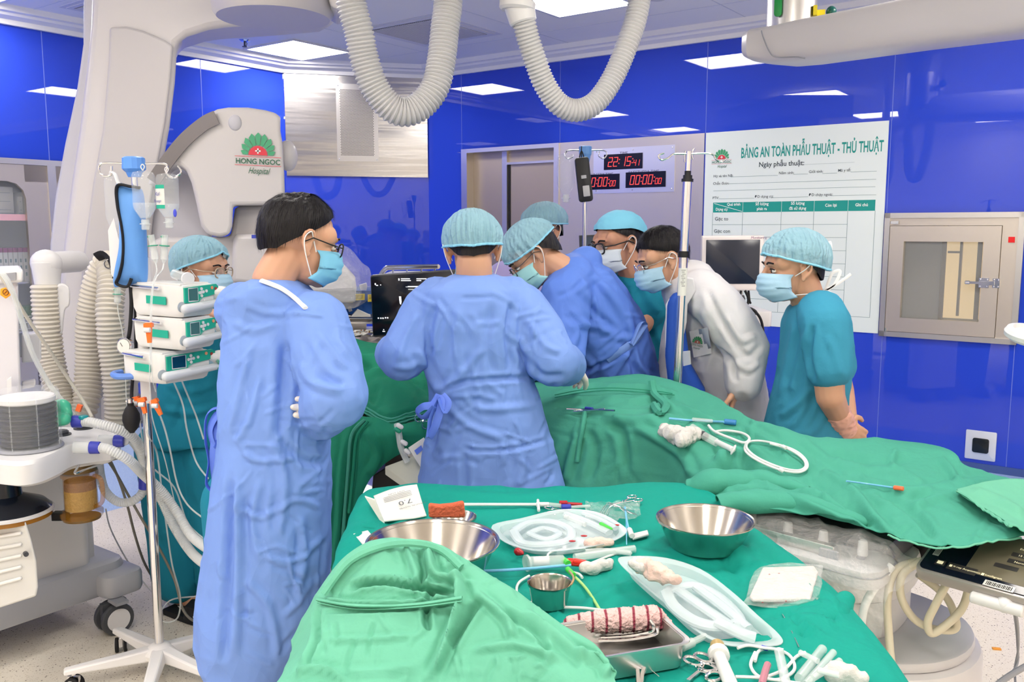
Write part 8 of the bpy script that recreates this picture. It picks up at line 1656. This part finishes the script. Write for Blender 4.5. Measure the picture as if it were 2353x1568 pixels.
for x, y, r_, mt in ((1342, 1232, .004, m_blood), (1315, 1244, .004, m_blood), (1418, 1207, .003, m_blood)): mb = MB(); mb.sphere(PZ(x, y, .897), (r_ * 2, r_, .002)); mb.build('blood_spot', mt, bt_)
mb = MB(); mb.capsule(PZ(1382, 1206, .904), PZ(1405, 1216, .902), .006, .003); tag(mb.build('green_cap', m_grn, None), 'green cap lying in the clear tray left of the far bowl', 'cap')
mb = MB(); mb.cyl(PZ(1300, 1188, .908), PZ(1345, 1206, .906), .006, n=12); mb.cyl(PZ(1299, 1188, .908), PZ(1308, 1191, .908), .0065, n=12); tag(mb.build('syringe', m_clear, None), 'clear syringe lying in the clear tray left of the far bowl', 'syringe')
bt2_ = blister('blister_tray', 'long pointed clear plastic tray with gauze on it, in the middle of the table', [(1420, 1290, .92), (1450, 1280, .925), (1530, 1284, .925), (1610, 1310, .92), (1680, 1360, .91), (1740, 1415, .90), (1790, 1460, .885), (1795, 1482, .88), (1740, 1488, .88), (1660, 1482, .882), (1590, 1445, .886), (1530, 1390, .895), (1470, 1340, .905)], 0, 0, m_white_tr,
    [([(1530, 1360, .912), (1590, 1345, .912), (1650, 1370, .905), (1700, 1425, .897), (1660, 1440, .894), (1600, 1430, .896), (1550, 1395, .902), (1530, 1360, .912)], .012), ([(1560, 1358, .912), (1620, 1400, .906), (1680, 1440, .896)], .012), ([(1600, 1350, .912), (1660, 1395, .905), (1720, 1445, .893)], .011), ([(1648, 1430, .90), (1700, 1455, .894), (1735, 1468, .888)], .014)], .018)
def wad(name, lb, pts, z, r, mat, A=.004, s=0, cat='gauze'):
    t = thing(name, PZ(*pts[0], z - r), lb, cat); mb = MB(); mb.chain([PZ(x, y, z) for x, y in pts], [r * k for k in np.interp(np.linspace(0, 1, len(pts)), [0, .4, 1], [.9, 1.1, .55])]); mesh_f('wad', mb, .0026, mat, t, A * .8, 32, s); return t
wad('gauze', 'pink stained gauze lying on the long clear tray', [(1475, 1302), (1500, 1312), (1530, 1322), (1552, 1332)], .937, .014, m_gauzep, .006, 2)
wad('gauze', 'white gauze lump at the far end of the long clear tray', [(1466, 1300), (1480, 1308)], .936, .016, m_gauze, .006, 3)
wad('gauze', 'pinkish gauze under the near rim of the coiled tray', [(1352, 1250), (1380, 1246), (1405, 1248)], .887, .011, m_gauzep, .004, 4)
wad('gauze', 'white gauze twist beside the red stopcock', [(1338, 1305), (1365, 1306), (1390, 1300), (1402, 1294)], .882, .010, m_gauze, .005, 5)
wad('gauze', 'blood stained gauze tuck under the coiled tray', [(1190, 1270), (1200, 1272)], .884, .008, m_blood, .003, 6)
wad('gauze', 'white gauze pile at the bottom right of the table', [(1915, 1545), (1945, 1552), (1980, 1560)], .886, .014, m_gauze, .006, 7)
wad('gauze', 'crumpled white gauze on the green patient drape', [(1530, 990), (1548, 1000), (1575, 1005), (1595, 1000), (1560, 1015)], .965, .02, m_gauze, .009, 8)
# rectangular tray with rolled gauze
rt = thing('instrument_tray', PZ(1430, 1500, .872), 'rectangular steel tray half under the crumpled pale drape', 'tray')
a, b, c = PZ(1268, 1440, .918), PZ(1515, 1402, .918), PZ(1566, 1462, .918); tx = nz(b - a); ty = nz(np.cross(UP, tx)); cc = PZ(1418, 1458, .918) - UP * .045
mb = MB(); tray(mb, cc, .205, .125, .045, (tx, ty, UP), .004, .95); mb.build('tray', m_steelm, rt)
gz = thing('rolled_gauze', cc + UP * .01, 'rolled red checked gauze lying in the rectangular steel tray', 'gauze')
mb = MB(); mb.chain([PZ(1312, 1436, .904), PZ(1350, 1432, .908), PZ(1400, 1428, .912), PZ(1450, 1424, .914), PZ(1500, 1420, .914)], [.014, .017, .019, .02, .02]); mb.chain([PZ(1500, 1420, .914), PZ(1530, 1440, .898), PZ(1545, 1452, .892)], [.02, .012, .008]); v, f = fuse(mb, .0026, 2)
v = crumple(v, f, .002, (160, 160, 160), 3, .0012, 300); m_check = M('gauze_red_check', S(228, 178, 178), .9, bump=.8, bscale=220)
nt = m_check.node_tree; tcn = nt.nodes.new('ShaderNodeTexCoord'); wv = nt.nodes.new('ShaderNodeTexWave'); wv.inputs['Scale'].default_value = 13; wv.inputs['Distortion'].default_value = 1.2; wv.bands_direction = 'X'; nt.links.new(tcn.outputs['Object'], wv.inputs['Vector'])
rmp = nt.nodes.new('ShaderNodeValToRGB'); rmp.color_ramp.elements[0].position = .86; rmp.color_ramp.elements[0].color = S(236, 200, 198) + (1,); rmp.color_ramp.elements[1].position = .97; rmp.color_ramp.elements[1].color = S(150, 60, 80) + (1,); nt.links.new(wv.outputs['Fac'], rmp.inputs[0]); nt.links.new(rmp.outputs[0], nt.nodes['Principled BSDF'].inputs['Base Color'])
link_mesh('roll', v, f, m_check, gz)
t = thing('forceps', PZ(1490, 1450, .9), 'steel forceps lying in the rectangular tray by the gauze', 'forceps'); mb = MB(); mb.tube(spline([PZ(1380, 1466, .888), PZ(1440, 1462, .89), PZ(1495, 1452, .9), PZ(1502, 1440, .912), PZ(1494, 1425, .922)], 5), .003, 8); mb.tube(spline([PZ(1375, 1472, .886), PZ(1440, 1470, .888), PZ(1505, 1458, .896), PZ(1510, 1442, .91)], 5), .003, 8); mb.build('blades', m_chrome, t)
# white pad wrapped in clear film
wp_ = thing('wrapped_pad', PZ(1795, 1345, .885), 'white square pad in clear film at the right of the table', 'pad'); q = np.array([PZ(x, y, .888) for x, y in ((1752, 1312), (1870, 1308), (1880, 1322), (1862, 1384), (1730, 1386), (1722, 1378))]); mb = MB(); mb.loft([q, q + UP * .008]); bev(mb.build('pad', m_gauze, wp_), .003)
q2 = q.mean(0) + (q - q.mean(0)) * 1.09; q2 = spline(q2, 4, True); mb = MB(); mb.loft([q2 - UP * .004 + (noise(q2 * 60) * .003)[:, None], q2 + UP * .006 + (noise(q2 * 60, 2) * .004)[:, None], q2 + (q2.mean(0) - q2) * .12 + UP * .011, q2 + (q2.mean(0) - q2) * .9 + UP * .0105]); mb.build('film', m_poly, wp_)
for x, y in ((1768, 1320), (1790, 1318), (1806, 1382), (1752, 1385)): mb = MB(); mb.sphere(PZ(x, y, .897), (.002, .0012, .0006)); mb.build('speck', m_blood, wp_)
# rods, lines and connectors
def rod(name, lb, cat, pts, z, r, mat, n=10, extra=()):
    t = thing(name, PZ(*pts[0], z if np.isscalar(z) else z[0]), lb, cat); zz = [z] * len(pts) if np.isscalar(z) else z; mb = MB(); q = [PZ(x, y, k) for (x, y), k in zip(pts, zz)]; mb.tube(spline(q, 8) if len(q) > 2 else q, r, n); mb.build('shaft', mat, t)
    for nm, x0, y0, x1, y1, z0, rr, mt in extra: mb = MB(); mb.cyl(PZ(x0, y0, z0), PZ(x1, y1, z0), rr, n=12, bev=rr * .2); mb.build(nm, mt, t)
    return t
rod('sheath', 'white sheath with blue and red clamps along the far edge of the table', 'sheath', [(1066, 1160), (1150, 1160), (1232, 1160)], .882, .0042, m_wtube, 10, (('hub', 1232, 1160, 1262, 1160, .882, .0065, m_wtube), ('flange', 1236, 1150, 1238, 1174, .884, .004, m_white), ('barrel', 1262, 1160, 1290, 1163, .882, .006, m_clear), ('blue_clamp', 1290, 1166, 1312, 1166, .884, .008, m_navy), ('red_clamp', 1285, 1156, 1304, 1156, .888, .006, m_blood), ('red_line', 1300, 1158, 1338, 1160, .882, .0045, m_blood), ('side_arm', 1312, 1166, 1356, 1163, .88, .004, m_clear)))
rod('dilator', 'light blue rod lying across the table toward the small cup', 'rod', [(1058, 1315), (1180, 1310), (1312, 1299)], .886, .0032, m_lblue)
rod('swab_stick', 'thin light blue stick with a white bud beside the far bowl', 'stick', [(1436, 1166), (1440, 1195), (1446, 1222)], [.905, .895, .888], .0025, m_lblue, 8, (('bud', 1446, 1218, 1452, 1232, .887, .007, m_white), ('needle', 1438, 1172, 1440, 1252, .89, .0012, m_lblue)))
flatthing('white_stick', 'small white plastic strip with red specks beside the thin blue stick', 'strip', [(1450, 1232), (1488, 1223), (1491, 1233), (1454, 1243)], .876, .006, m_white)
rod('clear_tube', 'clear wide tube lying beside the coiled tray', 'tube', [(1320, 1282), (1400, 1270), (1458, 1262)], .884, .009, m_clear, 12)
rod('clear_tube', 'clear slender tube lying parallel to the wide tube', 'tube', [(1345, 1268), (1400, 1266), (1450, 1272)], .886, .006, m_clear, 12)
rod('white_line', 'thin white line curving from the syringe to the tubes', 'line', [(1258, 1285), (1262, 1272), (1290, 1264), (1345, 1262)], .882, .0026, m_wtube, 8); rod('white_line', 'thin white line curving below the wide clear tube', 'line', [(1360, 1294), (1400, 1278), (1430, 1270), (1452, 1272)], .88, .0026, m_wtube, 8)
t = thing('cup_syringe', PZ(1250, 1292, .885), 'clear syringe with a red stopcock lying behind the small cup', 'syringe'); mb = MB(); mb.cyl(PZ(1214, 1294, .888), PZ(1296, 1290, .888), .0135, n=18, bev=.002); mb.cyl(PZ(1209, 1295, .888), PZ(1214, 1294, .888), .018, n=18); mb.build('barrel', m_clear, t); mb = MB(); mb.cyl(PZ(1226, 1293, .888), PZ(1262, 1292, .888), .0115, n=14); mb.build('plunger', m_wtube, t)
mb = MB(); mb.capsule(PZ(1308, 1292, .887), PZ(1330, 1294, .887), .0085); mb.capsule(PZ(1322, 1290, .892), PZ(1344, 1294, .888), .006); mb.build('stopcock', M('stopcock_red', S(235, 50, 40), .3), t); mb = MB(); mb.cyl(PZ(1296, 1288, .89), PZ(1306, 1296, .89), .007, n=10); mb.build('green_joint', m_grn, t)
rod('tube_line', 'white tubing curling round the small cup with green ends', 'line', [(1216, 1324), (1192, 1340), (1188, 1362), (1206, 1382), (1250, 1386), (1284, 1378)], .876, .0028, m_wtube, 8, (('green_end', 1276, 1378, 1300, 1373, .878, .005, m_grn),))
rod('tube_line', 'brownish tube bowed over the right side of the small cup', 'line', [(1308, 1312), (1318, 1330), (1306, 1352), (1284, 1372), (1270, 1388)], [.9, .926, .915, .895, .88], .0022, M('tube_brown', S(170, 140, 100), .3), 8)
rod('tube_line', 'pale green tube running from the small cup to the tray', 'line', [(1312, 1318), (1340, 1345), (1360, 1372), (1378, 1402)], .878, .003, M('tube_palegreen', S(170, 214, 130), .3), 8, (('green_end', 1304, 1308, 1318, 1322, .885, .006, m_grn),))
rod('tube_line', 'white line with a green connector in front of the small cup', 'line', [(1284, 1396), (1340, 1398), (1400, 1404), (1460, 1402)], .878, .003, m_wtube, 8, (('green_connector', 1234, 1394, 1266, 1393, .879, .0065, m_grn), ('white_ring', 1266, 1393, 1274, 1394, .879, .009, m_white), ('green_tail', 1274, 1394, 1285, 1396, .879, .007, m_grn)))
rod('white_line', 'short white hook of tubing right of the small cup', 'line', [(1316, 1316), (1330, 1320), (1338, 1328)], .878, .003, m_wtube, 8)
# far side clutter
t = thing('plastic_bag', PZ(1420, 1180, .885), 'crumpled clear plastic with guide wire behind the coiled tray', 'bag'); C = [[PZ(1345 + 42 * i, 1150 + 13 * j + (i % 2) * 4, .885 + .018 * ((i * 7 + j * 5) % 4) / 3) for i in range(4)] for j in range(4)]; G = catgrid(C, 8, 8); v = G.reshape(-1, 3); a_, b_ = G.shape[:2]; f = [(i * b_ + j, i * b_ + j + 1, (i + 1) * b_ + j + 1, (i + 1) * b_ + j) for i in range(a_ - 1) for j in range(b_ - 1)]; v = crumple(v, f, .005, (40, 40, 40), 3, .003, 90); link_mesh('film', v, f, m_poly, t)
mb = MB()
for k in range(5): mb.tube(spline([PZ(1372 + 6 * k, 1190 - k, .89), PZ(1400 + 3 * k, 1156 + 2 * k, .915), PZ(1440 + 6 * k, 1180 + k, .895)], 6), .0009, 5)
mb.build('guide_wire', m_chrome, t)
def scissors(name, lb, a, b, h1, h2, z, r=.002, R_=.011):
    t = thing(name, PZ(*a, z), lb, 'scissors'); mb = MB(); p, q = PZ(*a, z), PZ(*b, z); d = nz(q - p); s_ = np.cross(UP, d)
    for k in (1, -1):
        c = PZ(*(h1 if k > 0 else h2), z + .002); mb.tube([p + s_ * .0015 * k, q + s_ * .001 * k, c - nz(c - q) * R_], r, 7); mb.tube(circle(c, d, s_, R_ * 1.3, 20, ry=R_ * .9), r, 7, True)
    mb.cyl(q - UP * .003, q + UP * .005, .003, n=10); mb.build('blades', m_chrome, t)
scissors('scissors', 'steel scissors at the far edge pointing left of the far bowl', (1400, 1162), (1432, 1154), (1452, 1142), (1466, 1150), .884)
scissors('surgical_clamp', 'steel clamp with dark jaws under the blue clamp of the sheath', (1310, 1184), (1284, 1172), (1262, 1168), (1268, 1180), .878)
scissors('scissors', 'steel scissors with looped handles at the bottom of the table', (1672, 1552), (1634, 1530), (1592, 1520), (1616, 1512), .880, .003, .013)
scissors('surgical_clamp', 'second steel clamp crossing the looped scissors at the bottom', (1580, 1566), (1606, 1544), (1630, 1534), (1640, 1556), .876, .003, .012)
t = thing('needle_holder', PZ(1468, 1545, .88), 'steel instrument poking out below the rectangular tray', 'forceps'); mb = MB(); mb.tube([PZ(1464, 1528, .882), PZ(1466, 1552, .882), PZ(1468, 1600, .88)], .004, 8); mb.tube([PZ(1484, 1526, .882), PZ(1476, 1550, .882), PZ(1472, 1600, .88)], .004, 8); mb.build('blades', m_chrome, t)
rod('suture_wire', 'fine suture wires beside the instrument below the rectangular tray', 'wire', [(1474, 1526), (1495, 1540), (1515, 1556)], .876, .0008, m_chrome, 5)
rod('needle_wire', 'fine steel needle wire running from the wrapped pad', 'wire', [(1784, 1390), (1808, 1430), (1836, 1488)], [.88, .882, .88], .0012, m_chrome, 6)
rod('needle_wire', 'short fine wire beside the wrapped pad', 'wire', [(1806, 1394), (1822, 1420), (1834, 1450)], .878, .0008, m_chrome, 5)
t = thing('syringe', PZ(1660, 1530, .885), 'white syringe at the bottom edge beneath the long tray', 'syringe'); mb = MB(); mb.cyl(PZ(1652, 1508, .886), PZ(1690, 1600, .882), .0105, .012, 16, bev=.002); mb.cyl(PZ(1650, 1500, .886), PZ(1653, 1510, .886), .018, n=18, bev=.002); mb.build('barrel', m_wtube, t); mb = MB(); mb.cyl(PZ(1648, 1484, .886), PZ(1651, 1500, .886), .0125, n=16); mb.build('tan_tip', M('tip_tan', S(176, 152, 96), .3), t)
rod('connector_tube', 'clear tube joint between the tray and the long blister tray', 'tube', [(1560, 1490), (1600, 1472), (1620, 1462)], .882, .006, m_clear, 10, (('joint', 1566, 1488, 1592, 1476, .883, .0085, m_clear),))
for k, (l_, lb) in enumerate((([(1735, 1500), (1725, 1530), (1745, 1556), (1790, 1562), (1825, 1540), (1815, 1508), (1780, 1492), (1745, 1496), (1735, 1520)], 'coil of white tubing at the bottom right of the table'), ([(1750, 1560), (1800, 1540), (1830, 1510), (1850, 1500)], 'white tube crossing the coil at the bottom right'), ([(1690, 1556), (1740, 1558), (1800, 1566), (1860, 1575)], 'white tube with a pale green end at the bottom edge'), ([(1695, 1490), (1720, 1484), (1760, 1490), (1800, 1494)], 'white tube along the end of the long tray'))): rod('white_tubing', lb, 'tube', l_, .879 + .002 * k, .0028, m_wtube, 8)
for k, (x0, y0, x1, y1, r_) in enumerate(((1836, 1560, 1890, 1492, .008), (1850, 1574, 1915, 1500, .006), (1866, 1560, 1930, 1520, .006), (1838, 1500, 1880, 1520, .005), (1790, 1498, 1810, 1590, .008), (1880, 1540, 1928, 1552, .005))):
    rod('clear_tube', ('fattest clear tube in the bundle at the bottom right', 'clear tube lying across the fattest tube of the bundle', 'clear tube at the right side of the bottom bundle', 'short clear tube at the far side of the bottom bundle', 'clear flat tube standing through the white tubing coil', 'short clear tube at the near side of the bottom bundle')[k], 'tube', [(x0, y0), (x1, y1)], .884 + .003 * k, r_, m_clear, 12)
rod('pink_tube', 'pinkish tube with blood at the bottom edge by the coil', 'tube', [(1750, 1575), (1758, 1545), (1764, 1528)], .886, .006, M('tube_pink', S(196, 130, 146), .3, alpha=.85), 10); rod('blue_stub', 'tiny dark blue stub at the end of the long tray', 'stub', [(1750, 1488), (1764, 1492)], .882, .004, m_navy)
t = thing('yellow_clip', PZ(1685, 1262, .89), 'small yellow clip on the teal cover below the far bowl', 'clip'); mb = MB(); mb.box(PZ(1680, 1262, .889), (.012, .008, .007)); mb.box(PZ(1688, 1264, .889), (.010, .007, .006), frame(V(.3, .2, 1))); mb.cyl(PZ(1684, 1258, .893), PZ(1686, 1263, .893), .003, n=8); mb.build('clip', M('clip_yellow', S(244, 206, 40), .4), t, smooth=False)
# ------------------------------------------------------------------ on the patient drape (laid on its surface)
SURF[0] = DR1
def od(name, lb, cat, pts, r, mat, lift=.004, extra=(), n=10):
    t = thing(name, on(*pts[0], lift), lb, cat); mb = MB(); q = ons(pts, lift); mb.tube(spline(q, 6) if len(q) > 2 else q, r, n); mb.build('line', mat, t)
    for nm, x0, y0, x1, y1, l2, rr, mt in extra: mb = MB(); mb.cyl(on(x0, y0, l2), on(x1, y1, l2), rr, n=14, bev=rr * .2); mb.build(nm, mt, t)
    return t
od('catheter_coil', 'white catheter coil lying on the middle of the patient drape', 'catheter', [(1714, 1020), (1712, 1035), (1730, 1052), (1765, 1070), (1800, 1082), (1835, 1086), (1854, 1076), (1852, 1058), (1830, 1038), (1795, 1024), (1750, 1014), (1722, 1016), (1716, 1030), (1740, 1052), (1790, 1074), (1830, 1082), (1850, 1074), (1846, 1056), (1815, 1034), (1770, 1020)], .0035, m_wtube, .006, (('tie', 1790, 1078, 1800, 1084, .01, .006, m_white), ('tie', 1798, 1026, 1806, 1030, .01, .006, m_white)))
od('catheter', 'white catheter curling beside the drape syringe', 'catheter', [(1628, 978), (1642, 992), (1680, 1008), (1710, 1018), (1722, 1008), (1706, 996), (1670, 990), (1645, 992)], .0042, m_wtube, .007)
od('drape_syringe', 'large clear syringe with a white plunger on the patient drape', 'syringe', [(1618, 1002), (1648, 1018)], .013, m_clear, .014, (('plunger', 1646, 1016, 1684, 1034, .014, .009, m_wtube), ('thumb_disc', 1683, 1033, 1687, 1035, .016, .017, m_wtube), ('stopper', 1614, 999, 1622, 1004, .014, .0125, m_dgrey), ('box_tip', 1588, 982, 1614, 998, .012, .013, m_clear)))
od('catheter', 'blue tipped catheter with a clear sleeve along the upper patient drape', 'catheter', [(1538, 962), (1580, 966), (1620, 968), (1664, 970)], .0035, m_lblue, .006, (('blue_hub', 1664, 969, 1692, 972, .008, .009, M('hub_blue', S(50, 130, 200), .3, alpha=.8)), ('clear_sleeve', 1592, 964, 1636, 968, .006, .006, m_clear)))
od('guide_needle', 'blue needle with an orange end at the right of the patient drape', 'needle', [(1945, 1106), (1990, 1112), (2052, 1121)], .0022, m_lblue, .004, (('orange_end', 2054, 1121, 2076, 1124, .005, .006, M('end_orange', S(240, 110, 70), .4)),))
od('steel_instrument', 'steel instruments lying behind the gowned back on the patient drape', 'instrument', [(1302, 940), (1350, 942), (1412, 944)], .0035, m_chrome, .006, (('blue_cap', 1345, 938, 1362, 940, .008, .005, m_navy), ('second_shaft', 1318, 946, 1390, 940, .007, .0028, m_chrome)))
